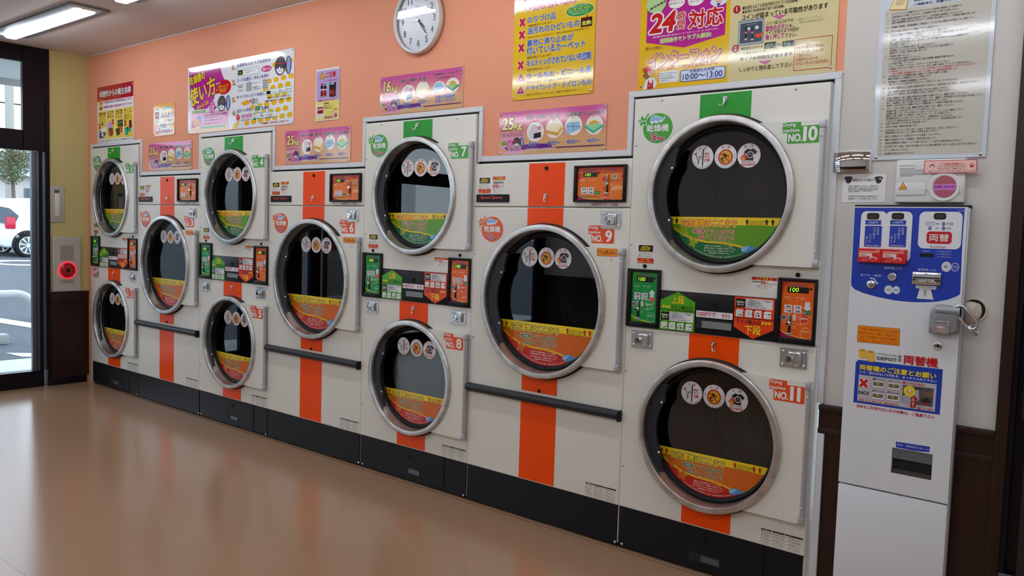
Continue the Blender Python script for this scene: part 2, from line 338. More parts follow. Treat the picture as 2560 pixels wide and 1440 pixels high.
P_SOFT=[
('C',.166,.1265,.1424,.0821,'#fbe9c8',d(l=1)),
('R',.0227,.0982,.0933,.2084,'W'),
('R',.0298,.1273,.0862,.1774,'#7a1f3a',d(l=3)),
('L',((.0334,.1521),(.084,.1541)),.012,'#d88',d(l=4)),
('T','柔軟剤',.0368,.1923,.079,.2022,'K'),
('T','シート',.0462,.1169,.0701,.1218,'K'),
('T','香料入り',.0335,.1022,.0842,.1105,'#336',d(b=.02)),
('L',((.1347,.1909),(.1726,.1979),(.2204,.2006),(.2879,.1938)),.014,'#9fd6d0'),
('T','ふんわり',.1105,.1298,.3016,.1695,'#8a3fa8',d(b=.03,o='W',ow=.08)),
('C',.1329,.1148,.0249,.0138,'#fff',d(l=3)),
('C',.1798,.1154,.0205,.0119,'#f6d9a8',d(l=3)),
('T','仕上げ',.2139,.0985,.2884,.1201,'#5f8fd0',d(b=.03,o='W',ow=.07)),
('T','静電気防止・やわらか',.1038,.071,.3019,.0852,'#4f90d8',d(b=.03,o='W',ow=.07)),
('T','いい香り',.1052,.0549,.1937,.0707,'#4f90d8',d(b=.03,o='W',ow=.07)),
('C',.0604,.0482,.0337,.0329,'#c02a86'),
('C',.0604,.0482,.0267,.0267,'#f6e6f0',d(l=3)),
('T','自販機で',.0371,.0504,.0829,.0581,'#c02a86'),
('R',.0308,.0224,.09,.0376,'#c02a86',d(l=4)),
('R',.1025,.0098,.3022,.0528,'W'),
('T','好評販売中',.1053,.0174,.2854,.0447,'#c02a86',d(b=.03))]
P_HOW=[
('C',.738,.032,.03,.0165,'#e8b62a',d(l=1)),
('C',.816,.036,.03,.0165,'#e8b62a',d(l=1)),
('C',.894,.04,.03,.0165,'#e8b62a',d(l=1)),
('C',.972,.044,.03,.0165,'#e8b62a',d(l=1)),
('C',1.05,.048,.03,.0165,'#e8b62a',d(l=1)),
('C',1.128,.052,.03,.0165,'#e8b62a',d(l=1)),
('C',1.206,.056,.03,.0165,'#e8b62a',d(l=1)),
('C',.771,.079,.03,.0165,'#e8b62a',d(l=1)),
('C',.849,.083,.03,.0165,'#e8b62a',d(l=1)),
('C',.927,.087,.03,.0165,'#e8b62a',d(l=1)),
('C',1.005,.091,.03,.0165,'#e8b62a',d(l=1)),
('C',1.083,.095,.03,.0165,'#e8b62a',d(l=1)),
('C',1.161,.099,.03,.0165,'#e8b62a',d(l=1)),
('C',.804,.13,.03,.0165,'#e8b62a',d(l=1)),
('C',.882,.134,.03,.0165,'#e8b62a',d(l=1)),
('C',.96,.138,.03,.0165,'#e8b62a',d(l=1)),
('C',1.038,.142,.03,.0165,'#e8b62a',d(l=1)),
('C',1.116,.146,.03,.0165,'#e8b62a',d(l=1)),
('C',1.194,.15,.03,.0165,'#e8b62a',d(l=1)),
('C',.993,.185,.03,.0165,'#e8b62a',d(l=1)),
('C',1.071,.189,.03,.0165,'#e8b62a',d(l=1)),
('C',1.149,.193,.03,.0165,'#e8b62a',d(l=1)),
('C',.948,.232,.03,.0165,'#e8b62a',d(l=1)),
('C',1.026,.236,.03,.0165,'#e8b62a',d(l=1)),
('C',1.104,.24,.03,.0165,'#e8b62a',d(l=1)),
('C',1.182,.244,.03,.0165,'#e8b62a',d(l=1)),
('C',.981,.279,.03,.0165,'#e8b62a',d(l=1)),
('C',1.059,.283,.03,.0165,'#e8b62a',d(l=1)),
('C',1.137,.287,.03,.0165,'#e8b62a',d(l=1)),
('C',1.215,.291,.03,.0165,'#e8b62a',d(l=1)),
('C',1.092,.334,.03,.0165,'#e8b62a',d(l=1)),
('C',1.17,.338,.03,.0165,'#e8b62a',d(l=1)),
('C',1.047,.377,.03,.0165,'#e8b62a',d(l=1)),
('C',1.125,.381,.03,.0165,'#e8b62a',d(l=1)),
('C',1.203,.385,.03,.0165,'#e8b62a',d(l=1)),
('G',((.5662,.0009),(.5924,.0393),(.6564,.0522),(.6269,.0122),(.6043,.0001)),'#e8b62a',d(l=1)),
('R',.0412,-.0029,.52,.1364,'#e8a8cc',d(l=1)),
('R',.0419,-.0029,.52,.045,'#efc8a0',d(l=2)),
('G',((.0131,.4474),(.405,.4509),(.4374,.3799),(.4692,.3346),(.3594,.2677),(.3439,.2218),(.2552,.1592),(.0881,.1621),(.0274,.2597)),'M',d(l=1)),
('G',((.026,.4549),(.2277,.4564),(.0264,.4018)),'#e79ad0',d(l=2)),
('T','乾燥機の',.025,.345,.225,.408,'#f2cb2e',d(b=.035,o='#2a1a3a',ow=.09,rot=9)),
('T','使い方',.025,.215,.365,.345,'#f2cb2e',d(b=.045,o='#2a1a5a',ow=.08,rot=13)),
('T','How to Use',.125,.175,.275,.205,'#f2cb2e',d(b=.02,rot=13)),
('T','DEPOT',.0262,.4085,.0946,.4261,'#eac',d(b=.02)),
('C',.4659,.2876,.0851,.0495,'R',d(l=2)),
('G',((.3673,.2756),(.3435,.2518),(.4231,.2496)),'R',d(l=2)),
('T','洗濯物を入れすぎ',.3909,.2908,.5224,.3025,'#f2c33a',d(b=.02)),
('T','ないでください',.4006,.2775,.5118,.2889,'#f2c33a',d(b=.02)),
('T','時間が長く',.4102,.2631,.5011,.2762,'#f2c33a',d(b=.02)),
('T','なります',.4199,.2498,.4904,.2625,'#f2c33a',d(b=.02)),
('T','まず!',.3668,.3092,.4224,.3248,'W',d(b=.03,o='K',ow=.08)),
('C',.4381,.1804,.0502,.0532,'#28262c',d(l=3)),
('C',.4381,.1804,.0427,.0463,'#4a464c',d(l=4)),
('G',((.402,.1607),(.4105,.1692),(.4207,.1604),(.4281,.1748),(.4392,.1724),(.4434,.1577),(.4534,.1676),(.466,.1636),(.4736,.154),(.4637,.1414),(.4488,.134),(.4286,.1354),(.4123,.145)),'#e8e8f0',d(l=5)),
('L',((.4233,.1592),(.4335,.1478),(.4358,.1615)),.0022,'#5a5a70',d(l=6)),
('L',((.446,.1544),(.4536,.1453),(.4595,.1566)),.0022,'#5a5a70',d(l=6)),
('C',.5161,.18,.0272,.05,'#3a3a48',d(l=3)),
('C',.5185,.1798,.0174,.0448,'#8fa4dc',d(l=4)),
('L',((.3771,.1957),(.503,.1915)),.003,'#d33',d(l=6)),
('C',1.1013,.3628,.0567,.0587,'#28262c',d(l=3)),
('C',1.1013,.3628,.0483,.0511,'#4a464c',d(l=4)),
('G',((1.0605,.3422),(1.0701,.3513),(1.0817,.3413),(1.09,.3569),(1.1026,.3539),(1.1075,.3376),(1.1187,.3482),(1.1329,.3432),(1.1416,.3324),(1.1306,.3189),(1.1137,.3112),(1.0909,.3134),(1.0723,.3246)),'#e8e8f0',d(l=5)),
('L',((1.0846,.3398),(1.0963,.3269),(1.0989,.3419)),.0022,'#5a5a70',d(l=6)),
('L',((1.1104,.3338),(1.1192,.3235),(1.1257,.3358)),.0022,'#5a5a70',d(l=6)),
('C',1.1876,.3598,.0306,.0552,'#3a3a48',d(l=3)),
('C',1.1896,.3596,.0203,.0494,'#8fa4dc',d(l=4)),
('L',((1.032,.3817),(1.1745,.3728)),.003,'#d33',d(l=6)),
('C',.3203,.1654,.0362,.041,'M',d(l=3)),
('C',.3203,.1654,.0338,.0376,'#d94aa8',d(l=4)),
('T','1/2',.2999,.1357,.3448,.1777,'W',d(b=.03)),
('T','最大',.3038,.1825,.3402,.1955,'W'),
('G',((.3444,.1745),(.3845,.1609),(.3487,.1441)),'M',d(l=3)),
('T','洗濯物目安量',.0583,.1332,.2349,.1543,'#7ab82a',d(b=.03,o='W',ow=.06)),
('T','洗濯物の量は最大でもドラム容積の',.2186,.1067,.5031,.1194,'#4a2a4a',d(b=.01)),
('T','半分以下を目安にお使い下さい',.2187,.0917,.4131,.1016,'#4a2a4a',d(b=.01)),
('T','16kg・25kg 機械で異なります',.223,.0719,.4567,.0838,'#4a2a4a',d(b=.01)),
('T','多い場合は、分けて下さい',.2315,.0526,.4017,.0628,'#4a2a4a',d(b=.01)),
('G',((.0886,.0956),(.1478,.1007),(.1691,.0686),(.1398,.0483),(.0805,.0473),(.0632,.066)),'#e89a5a',d(l=3)),
('C',.1479,.0919,.0293,.0264,'#6a84c8',d(l=2)),
('C',.1856,.0896,.0141,.0307,'#9fb6e8',d(l=2)),
('C',.0787,.0607,.0272,.0244,'M',d(l=2)),
('T','!',.07,.0471,.0839,.0767,'W',d(l=6)),
('L',((.161,.033),(.4885,.0302)),.014,'#7fc0a8',d(l=3)),
('T','洗濯物を入れ ドアを閉める',.6173,.401,.9988,.4267,'#2a3a9a',d(b=.025,o='W',ow=.06)),
('T','1.',.5644,.3908,.6043,.4218,'#f0a85a',d(b=.03,o='#402a1a',ow=.08)),
('T','コースを選び、ボタンを押す',.6187,.3034,.9833,.3272,'#2a3a9a',d(b=.025,o='W',ow=.06)),
('T','2.',.5657,.291,.6056,.3216,'#f0a85a',d(b=.03,o='#402a1a',ow=.08)),
('T','ゆっくりとコインを投入',.6188,.1968,.94,.2177,'#2a3a9a',d(b=.025,o='W',ow=.06)),
('T','3.',.5657,.1785,.6057,.2087,'#f0a85a',d(b=.03,o='#402a1a',ow=.08)),
('T','スタートボタン',.6199,.1043,.8065,.1295,'#2a3a9a',d(b=.025,o='W',ow=.06)),
('T','4.',.5668,.0928,.6068,.1227,'#f0a85a',d(b=.03,o='#402a1a',ow=.08)),
('T','を押す',.9062,.1038,.9904,.1258,'#2a3a9a',d(b=.025)),
('R',.8226,.1014,.8974,.1366,'#c8c8c0',d(l=3)),
('R',.8349,.1068,.8888,.1308,'G',d(l=4)),
('T','スタート',.84,.1143,.8851,.1244,'W',d(l=6)),
('R',.6217,.3382,.8693,.3849,'#7fc8c0',d(l=2)),
('R',.6257,.3422,.8653,.3809,'#f4f6f2',d(l=3)),
('R',.6308,.3482,.6894,.3786,'K',d(l=4)),
('T','door',.6406,.3573,.6803,.3719,'#a8c83a',d(l=6)),
('T','が表示された場合は、もう一度',.7001,.3677,.856,.3751,'K',d(b=0)),
('T','ドアを閉め直して下さい',.7002,.354,.8313,.3628,'K',d(b=0)),
('C',.9546,.3599,.0554,.0199,'#d03a88',d(l=3)),
('T','最大 1/2',.9161,.3498,.9963,.3677,'W',d(b=.03)),
('T','化せん系の',.6231,.2761,.6941,.2862,'K',d(b=.01)),
('T','衣類など',.6383,.2636,.698,.2743,'K',d(b=.01)),
('T','デリケート',.8072,.2763,.8859,.2875,'K',d(b=.01)),
('T','一般衣類など',.6235,.242,.702,.2513,'K',d(b=.01)),
('T','洗濯機洗いの',.8062,.2512,.8828,.2603,'K',d(b=.01)),
('T','できるもの',.8115,.2373,.883,.2475,'K',d(b=.01)),
('R',.727,.2643,.7931,.2954,'#b8bcb8',d(l=3)),
('C',.7485,.2796,.0161,.009,'#4a4a4a',d(l=4)),
('C',.7704,.2777,.0146,.009,'#4a4a4a',d(l=4)),
('C',.7485,.2796,.0117,.0062,'#c8ccc8',d(l=5)),
('C',.7704,.2777,.0102,.0061,'#c8ccc8',d(l=5)),
('R',.7275,.2357,.7936,.2667,'#b8bcb8',d(l=3)),
('C',.749,.2509,.016,.009,'#4a4a4a',d(l=4)),
('C',.7709,.2491,.0145,.009,'#4a4a4a',d(l=4)),
('C',.749,.2509,.0117,.0062,'#c8ccc8',d(l=5)),
('C',.7709,.2491,.0102,.0061,'#c8ccc8',d(l=5)),
('R',.9124,.2659,.9757,.2964,'#b8bcb8',d(l=3)),
('C',.933,.2809,.0154,.0089,'#4a4a4a',d(l=4)),
('C',.954,.2791,.0139,.0087,'#4a4a4a',d(l=4)),
('C',.933,.2809,.0112,.0061,'#c8ccc8',d(l=5)),
('C',.954,.2791,.0097,.006,'#c8ccc8',d(l=5)),
('R',.9129,.2364,.9762,.2667,'#b8bcb8',d(l=3)),
('C',.9335,.2513,.0154,.0088,'#4a4a4a',d(l=4)),
('C',.9545,.2495,.0139,.0088,'#4a4a4a',d(l=4)),
('C',.9335,.2513,.0112,.006,'#c8ccc8',d(l=5)),
('C',.9545,.2495,.0097,.006,'#c8ccc8',d(l=5)),
('R',.95,.194,1.2237,.2287,'#7fc8c0',d(l=2)),
('R',.954,.198,1.2197,.2247,'#f4f6f2',d(l=3)),
('R',.9585,.1992,1.0025,.2188,'K',d(l=4)),
('T','コインは１００円硬貨のみ、両替機を利用',1.009,.21,1.2168,.2178,'K',d(b=0)),
('T','必ず入れた後、運転時間を確認して下さい',1.0093,.1996,1.2105,.2072,'K',d(b=0)),
('T','運転中でもコインを追加すると',.9648,.1681,1.2143,.1809,'K',d(b=.01)),
('T','時間が加算されます。最大９９分まで',.9442,.1507,1.218,.1623,'K',d(b=.01)),
('G',((.6697,.1675),(.7434,.1825),(.7619,.1688),(.7622,.1524),(.6997,.1467)),'#e8a83a',d(l=3)),
('C',.8105,.1684,.026,.0204,'#9a9a96',d(l=3)),
('C',.845,.1674,.0179,.0187,'#b4b4b0',d(l=4)),
('G',((.7618,.177),(.7836,.1795),(.773,.1557)),'R',d(l=3)),
('C',.635,.0743,.0211,.0217,'R',d(l=3)),
('T','!',.6303,.0594,.6413,.0892,'W',d(l=6)),
('R',.6708,.0511,1.0647,.0907,'#7fc8c0',d(l=2)),
('R',.6748,.0551,1.0607,.0867,'#f4f6f2',d(l=3)),
('R',.6746,.0698,.8034,.0884,'#d88ab8',d(l=4)),
('T','運転中にドアを開けると、ドラムが止まり',.8141,.0795,1.0321,.0877,'K',d(b=0)),
('T','ますが、再度ドアを閉めて',.8143,.062,1.0426,.0756,'K',d(b=0)),
('R',.8145,.0468,.8456,.0589,'G',d(l=4)),
('T','を押して下さい。運転を再開します',.8541,.0508,1.0496,.0596,'K',d(b=0)),
('T','途中停止、再開する場合',.6771,.0598,.8,.0696,'M',d(b=0)),
('T','延長もできます',.6787,.0479,.7784,.0581,'M',d(b=0)),
('T','ご利用後は、お忘れ物にご注意下さい',.8937,.0132,1.2012,.0264,'R',d(b=.02,o='W',ow=.05))]
P_BOOT=[
('R',.0072,.1127,.2213,.2927,'#b9a2cc',d(l=1)),
('R',.0113,.0043,.2184,.1165,'#e8dc7a',d(l=1)),
('R',.0187,.018,.0771,.0928,'#e8e4d8',d(l=2)),
('G',((.0587,.2913),(.0834,.2455),(.0342,.2451)),'#3a2a10',d(l=2)),
('G',((.0589,.2865),(.0783,.2471),(.0393,.2471)),'#f0b02a',d(l=3)),
('T','!',.054,.2535,.0616,.2736,'K',d(l=6)),
('T','ご注意',.0923,.2489,.1875,.2808,'R',d(b=.03)),
('T','スキーブーツなど、金属の留め具のある物は',.0284,.2276,.1995,.2359,'M',d(b=.02)),
('R',.0474,.2031,.0699,.2196,'M'),
('R',.0462,.1884,.0718,.204,'#1a1420'),
('R',.049,.1765,.0697,.1879,'#d8a8c0'),
('G',((.0484,.1782),(.0713,.1776),(.0715,.1375),(.047,.1358)),'#3a2430'),
('C',.0604,.1408,.0086,.0073,'#c8c0c8',d(l=3)),
('R',.077,.2006,.0993,.217,'#2a9a94'),
('R',.0758,.1859,.1012,.2014,'#1a1420'),
('R',.0786,.174,.0992,.1854,'#d8a8c0'),
('G',((.078,.1758),(.1007,.1751),(.1009,.1352),(.0767,.1335)),'#3a2430'),
('C',.0899,.1385,.0086,.0073,'#c8c0c8',d(l=3)),
('L',((.0536,.1754),(.0956,.1429)),.008,'R',d(l=4)),
('L',((.093,.1697),(.0583,.1434)),.008,'R',d(l=4)),
('C',.1375,.2117,.01,.0096,'#2a9a94'),
('C',.1797,.2091,.01,.0096,'#2a2030'),
('G',((.1272,.2054),(.1898,.2034),(.1884,.1379),(.1656,.1325),(.1288,.1378)),'#2a2024'),
('C',.1379,.1612,.0047,.0096,'#4a8a7a',d(l=3)),
('C',.181,.1612,.0053,.0084,'#5a5a78',d(l=3)),
('L',((.1395,.1754),(.1768,.1424)),.009,'R',d(l=4)),
('L',((.1722,.1751),(.1422,.144)),.009,'R',d(l=4)),
('T','乾燥機へ入れないでください。',.0271,.1137,.1928,.1251,'M',d(b=.02)),
('T','自動販売機にて',.0817,.0961,.1326,.1052,'K',d(b=.02)),
('T','柔軟「ソフターシート」',.082,.0799,.1734,.0918,'#7a2a10',d(b=.02)),
('T','をご利用ください。',.0823,.0676,.1603,.0784,'K',d(b=.02)),
('R',.0201,.0437,.0745,.0829,'#8a2236',d(l=3)),
('L',((.0224,.068),(.0719,.0695)),.012,'#d8a8a8',d(l=4)),
('T','ソフト',.027,.0357,.049,.0408,'#333'),
('T','シート(2枚)',.0272,.0273,.065,.0334,'#333'),
('R',.1711,.0555,.2038,.0674,'#e0a04a',d(l=3)),
('T','ふんわり仕上げ',.1018,.044,.1793,.0516,'#7a8a9a'),
('T','いい香り',.1465,.0446,.1793,.0504,'#2a8a6a'),
('T','ソフターシート',.1021,.0303,.1682,.0371,'#2a7a3a'),
('T','好評発売中！',.0867,.0097,.1706,.0259,'#c02a86',d(b=.02)),
('C',.1913,.0257,.0145,.0134,'#d04a98',d(l=3))]
P_25=[
('R',0,.1841,.618,.2045,'#cf5a9e',d(l=1)),
('R',0,.1637,.618,.1841,'#d16696',d(l=1)),
('R',0,.1433,.618,.1637,'#d37390',d(l=1)),
('R',0,.1229,.618,.1433,'#d58088',d(l=1)),
('R',0,.1025,.618,.1229,'#d68d82',d(l=1)),
('R',0,.0821,.618,.1025,'#d89a7c',d(l=1)),
('R',0,.0617,.618,.0821,'#d9a578',d(l=1)),
('R',0,.0413,.618,.0617,'#d9a878',d(l=1)),
('R',0,.0209,.618,.0413,'#d9a878',d(l=1)),
('R',0,.0005,.618,.0209,'#d8aa7a',d(l=1)),
('R',.0132,.006,.1575,.0855,'#e0a0c0',d(l=2)),
('T','25',.017,.1193,.0926,.1777,'#f4e08a',d(b=.03,o='K',ow=.075,sh=.1)),
('T','kg',.0926,.1131,.146,.1536,'#f4e08a',d(b=.03,o='K',ow=.075,sh=.1)),
('T','乾燥の目安',.0197,.0874,.1442,.1076,'#c02a86',d(b=.02,o='W',ow=.05)),
('R',.0177,.0459,.0473,.0656,'#9ac83a',d(l=3)),
('T','洗濯物',.0192,.0571,.0454,.0639,'K'),
('T','目安量',.0196,.0482,.0457,.0549,'K'),
('C',.069,.0539,.0204,.0156,'#d03a98',d(l=3)),
('T','1/2',.0577,.0444,.081,.061,'W',d(b=.02)),
('C',.1124,.0586,.023,.0233,'#28262c',d(l=3)),
('C',.1124,.0586,.0195,.0202,'#4a464c',d(l=4)),
('G',((.0961,.0495),(.0999,.0533),(.1046,.0496),(.1078,.056),(.113,.0551),(.1151,.0487),(.1195,.0532),(.1253,.0515),(.1289,.0474),(.1245,.0418),(.1178,.0384),(.1085,.0388),(.101,.0428)),'#e8e8f0',d(l=5)),
('L',((.1058,.0491),(.1106,.0443),(.1115,.0503)),.0022,'#5a5a70',d(l=6)),
('L',((.1163,.0473),(.1199,.0434),(.1224,.0484)),.0022,'#5a5a70',d(l=6)),
('C',.1439,.0595,.0125,.022,'#3a3a48',d(l=3)),
('C',.146,.0594,.007,.0197,'#8fa4dc',d(l=4)),
('L',((.0843,.0645),(.142,.0642)),.003,'#d33',d(l=6)),
('C',.048,.0279,.0133,.0101,'#4a4048',d(l=3)),
('G',((.0208,.0234),(.0427,.0326),(.054,.0249),(.0508,.0139),(.025,.012)),'#e89a6a',d(l=3)),
('T','洗濯物の量は最大でも',.0683,.0298,.1493,.0357,'#5a3a5a',d(b=0)),
('T','洗濯物の量は最大でも',.0686,.0237,.1495,.0296,'#5a3a5a',d(b=0)),
('T','洗濯物の量は最大でも',.0688,.0176,.1498,.0234,'#5a3a5a',d(b=0)),
('C',.2238,.1025,.051,.0456,'#f2ece0',d(l=2)),
('C',.3344,.1126,.0493,.0448,'#f2ece0',d(l=2)),
('C',.4426,.1197,.0474,.0439,'#f2ece0',d(l=2)),
('C',.5554,.1157,.0457,.0432,'#f2ece0',d(l=2)),
('T','衣類・下着類',.1667,.1627,.2817,.1792,'#2a2226',d(b=.02,o='W',ow=.06)),
('T','毛 布',.3046,.1614,.361,.181,'#2a2226',d(b=.02,o='W',ow=.06)),
('T','羽毛布団',.3957,.1603,.4843,.1802,'#2a2226',d(b=.02,o='W',ow=.06)),
('T','こたつ布団',.5006,.1611,.605,.1783,'#2a2226',d(b=.02,o='W',ow=.06)),
('T','なら',.2118,.1472,.2357,.1563,'#2a2226',d(b=.01)),
('T','なら',.3211,.1487,.3443,.1575,'#2a2226',d(b=.01)),
('T','なら',.4286,.1499,.4509,.1587,'#2a2226',d(b=.01)),
('T','なら',.5429,.1489,.5644,.1575,'#2a2226',d(b=.01)),
('T','30分〜',.1857,.0358,.2611,.0581,'#2a6ac0',d(b=.025,o='W',ow=.05)),
('T','40分〜',.2963,.0353,.3731,.0584,'#2a6ac0',d(b=.025,o='W',ow=.05)),
('T','40分〜',.4063,.0368,.4834,.0586,'#2a6ac0',d(b=.025,o='W',ow=.05)),
('T','40分〜',.5186,.0381,.5947,.0585,'#2a6ac0',d(b=.025,o='W',ow=.05)),
('G',((.2002,.1336),(.2208,.1405),(.2397,.1016),(.2236,.0726),(.1922,.0714),(.1862,.099)),'#d8d4d8',d(l=3)),
('L',((.208,.1142),(.2085,.1348),(.2224,.135),(.2253,.1159)),.002,'#8a8a90',d(l=4)),
('G',((.227,.1239),(.2557,.1304),(.2599,.114),(.2444,.1057)),'#e08ab0',d(l=4)),
('G',((.2157,.0947),(.257,.1007),(.2594,.0763),(.2154,.0703)),'#26242c',d(l=4)),
('G',((.3067,.1328),(.3772,.1234),(.3553,.0929),(.2854,.1073)),'#f4e8c0',d(l=4)),
('G',((.2854,.1073),(.3553,.0929),(.3772,.1218),(.3792,.1075),(.356,.0769),(.2881,.091)),'#d8a84a',d(l=3)),
('G',((.4095,.1347),(.4707,.1362),(.483,.1044),(.4438,.0909),(.4055,.0771),(.401,.1194)),'#9ac4e0',d(l=3)),
('L',((.4037,.1167),(.4427,.1171),(.4813,.1123)),.0025,'#4a7a9a',d(l=4)),
('L',((.4368,.1341),(.4451,.0908)),.0025,'#4a7a9a',d(l=4)),
('G',((.4973,.1114),(.556,.1285),(.611,.11),(.5521,.0775)),'#4ab88a',d(l=3)),
('G',((.5065,.116),(.5559,.1311),(.6028,.1155),(.5528,.0903)),'#9ad8a8',d(l=4)),
('G',((.5217,.128),(.5569,.1372),(.5839,.1268),(.5491,.1171)),'#e0b04a',d(l=5)),
('R',.142,.0225,.612,.0275,'#6a2a86',d(l=2)),
('R',.142,.026,.322,.046,'#6a2a86',d(l=2)),
('T','上記分数はあくまで目安です',.1658,.0135,.3474,.0277,'W',d(b=.02,l=6)),
('T','洗濯物の大きさや素材によって、乾燥時間は異なります',.3549,.0211,.5683,.0272,'#3a2a3a',d(b=.02)),
('T','DEPOT',.5761,.0213,.6053,.0277,'#6a5a4a',d(b=.01))]
P_16=[
('R',0,.1841,.618,.2045,'#cf5a9e',d(l=1)),
('R',0,.1637,.618,.1841,'#d16696',d(l=1)),
('R',0,.1433,.618,.1637,'#d37390',d(l=1)),
('R',0,.1229,.618,.1433,'#d58088',d(l=1)),
('R',0,.1025,.618,.1229,'#d68d82',d(l=1)),
('R',0,.0821,.618,.1025,'#d89a7c',d(l=1)),
('R',0,.0617,.618,.0821,'#d9a578',d(l=1)),
('R',0,.0413,.618,.0617,'#d9a878',d(l=1)),
('R',0,.0209,.618,.0413,'#d9a878',d(l=1)),
('R',0,.0005,.618,.0209,'#d8aa7a',d(l=1)),
('R',.0132,.006,.1575,.0855,'#e0a0c0',d(l=2)),
('T','kg',.0926,.1131,.146,.1536,'#f4e08a',d(b=.03,o='K',ow=.075,sh=.1)),
('T','乾燥の目安',.0197,.0874,.1442,.1076,'#c02a86',d(b=.02,o='W',ow=.05)),
('R',.0177,.0459,.0473,.0656,'#9ac83a',d(l=3)),
('T','洗濯物',.0192,.0571,.0454,.0639,'K'),
('T','目安量',.0196,.0482,.0457,.0549,'K'),
('C',.069,.0539,.0204,.0156,'#d03a98',d(l=3)),
('T','1/2',.0577,.0444,.081,.061,'W',d(b=.02)),
('C',.1124,.0586,.023,.0233,'#28262c',d(l=3)),
('C',.1124,.0586,.0195,.0202,'#4a464c',d(l=4)),
('G',((.0961,.0495),(.0999,.0533),(.1046,.0496),(.1078,.056),(.113,.0551),(.1151,.0487),(.1195,.0532),(.1253,.0515),(.1289,.0474),(.1245,.0418),(.1178,.0384),(.1085,.0388),(.101,.0428)),'#e8e8f0',d(l=5)),
('L',((.1058,.0491),(.1106,.0443),(.1115,.0503)),.0022,'#5a5a70',d(l=6)),
('L',((.1163,.0473),(.1199,.0434),(.1224,.0484)),.0022,'#5a5a70',d(l=6)),
('C',.1439,.0595,.0125,.022,'#3a3a48',d(l=3)),
('C',.146,.0594,.007,.0197,'#8fa4dc',d(l=4)),
('L',((.0843,.0645),(.142,.0642)),.003,'#d33',d(l=6)),
('C',.048,.0279,.0133,.0101,'#4a4048',d(l=3)),
('G',((.0208,.0234),(.0427,.0326),(.054,.0249),(.0508,.0139),(.025,.012)),'#e89a6a',d(l=3)),
('T','洗濯物の量は最大でも',.0683,.0298,.1493,.0357,'#5a3a5a',d(b=0)),
('T','洗濯物の量は最大でも',.0686,.0237,.1495,.0296,'#5a3a5a',d(b=0)),
('T','洗濯物の量は最大でも',.0688,.0176,.1498,.0234,'#5a3a5a',d(b=0)),
('C',.2238,.1025,.051,.0456,'#f2ece0',d(l=2)),
('C',.3344,.1126,.0493,.0448,'#f2ece0',d(l=2)),
('T','衣類・下着類',.1667,.1627,.2817,.1792,'#2a2226',d(b=.02,o='W',ow=.06)),
('T','毛 布',.3046,.1614,.361,.181,'#2a2226',d(b=.02,o='W',ow=.06)),
('T','30分〜',.1857,.0358,.2611,.0581,'#2a6ac0',d(b=.025,o='W',ow=.05)),
('G',((.2002,.1336),(.2208,.1405),(.2397,.1016),(.2236,.0726),(.1922,.0714),(.1862,.099)),'#d8d4d8',d(l=3)),
('L',((.208,.1142),(.2085,.1348),(.2224,.135),(.2253,.1159)),.002,'#8a8a90',d(l=4)),
('G',((.227,.1239),(.2557,.1304),(.2599,.114),(.2444,.1057)),'#e08ab0',d(l=4)),
('G',((.2157,.0947),(.257,.1007),(.2594,.0763),(.2154,.0703)),'#26242c',d(l=4)),
('G',((.3067,.1328),(.3772,.1234),(.3553,.0929),(.2854,.1073)),'#f4e8c0',d(l=4)),
('G',((.2854,.1073),(.3553,.0929),(.3772,.1218),(.3792,.1075),(.356,.0769),(.2881,.091)),'#d8a84a',d(l=3)),
('R',.142,.0225,.612,.0275,'#6a2a86',d(l=2)),
('R',.142,.026,.322,.046,'#6a2a86',d(l=2)),
('T','上記分数はあくまで目安です',.1658,.0135,.3474,.0277,'W',d(b=.02,l=6)),
('T','洗濯物の大きさや素材によって、乾燥時間は異なります',.3549,.0211,.5683,.0272,'#3a2a3a',d(b=.02)),
('T','DEPOT',.5761,.0213,.6053,.0277,'#6a5a4a',d(b=.01)),
('T','16',.0267,.1243,.0871,.1823,'#f4e08a',d(b=.03,o='K',ow=.075,sh=.1)),
('T','40分〜',.3024,.0386,.383,.0619,'#2a6ac0',d(b=.025,o='W',ow=.05)),
('T','なら',.2148,.1525,.2409,.163,'#2a2226',d(b=.01)),
('T','なら',.3301,.1504,.3553,.1608,'#2a2226',d(b=.01)),
('T','大物寝具は、よりふんわり',.4115,.1763,.5898,.187,'#2a2226',d(b=.02,o='W',ow=.05)),
('T','仕上げるためにも',.4422,.1567,.5611,.1673,'#2a2226',d(b=.02,o='W',ow=.05)),
('T','大型の乾燥機を',.4307,.0564,.5726,.0749,'#2a6ac0',d(b=.03,o='W',ow=.05)),
('T','お使いください',.4314,.0357,.5733,.0549,'#2a6ac0',d(b=.03,o='W',ow=.05)),
('C',.4558,.1182,.0425,.0284,'#f2ece0',d(l=2)),
('C',.5509,.1184,.0466,.0364,'#f2ece0',d(l=2)),
('G',((.423,.1353),(.475,.142),(.4904,.1124),(.4605,.1009),(.4246,.0868),(.4178,.1215)),'#9ac4e0',d(l=3)),
('L',((.421,.1212),(.4558,.1211),(.4903,.1153)),.0025,'#4a7a9a',d(l=4)),
('G',((.5038,.1141),(.5527,.1322),(.6029,.1138),(.5521,.0848)),'#2a9a6a',d(l=3)),
('G',((.5116,.119),(.5526,.135),(.5936,.1174),(.5516,.0988)),'#a8c88a',d(l=4)),
('G',((.5245,.133),(.5555,.1403),(.5792,.1298),(.5508,.1212)),'#e0a83a',d(l=5))]
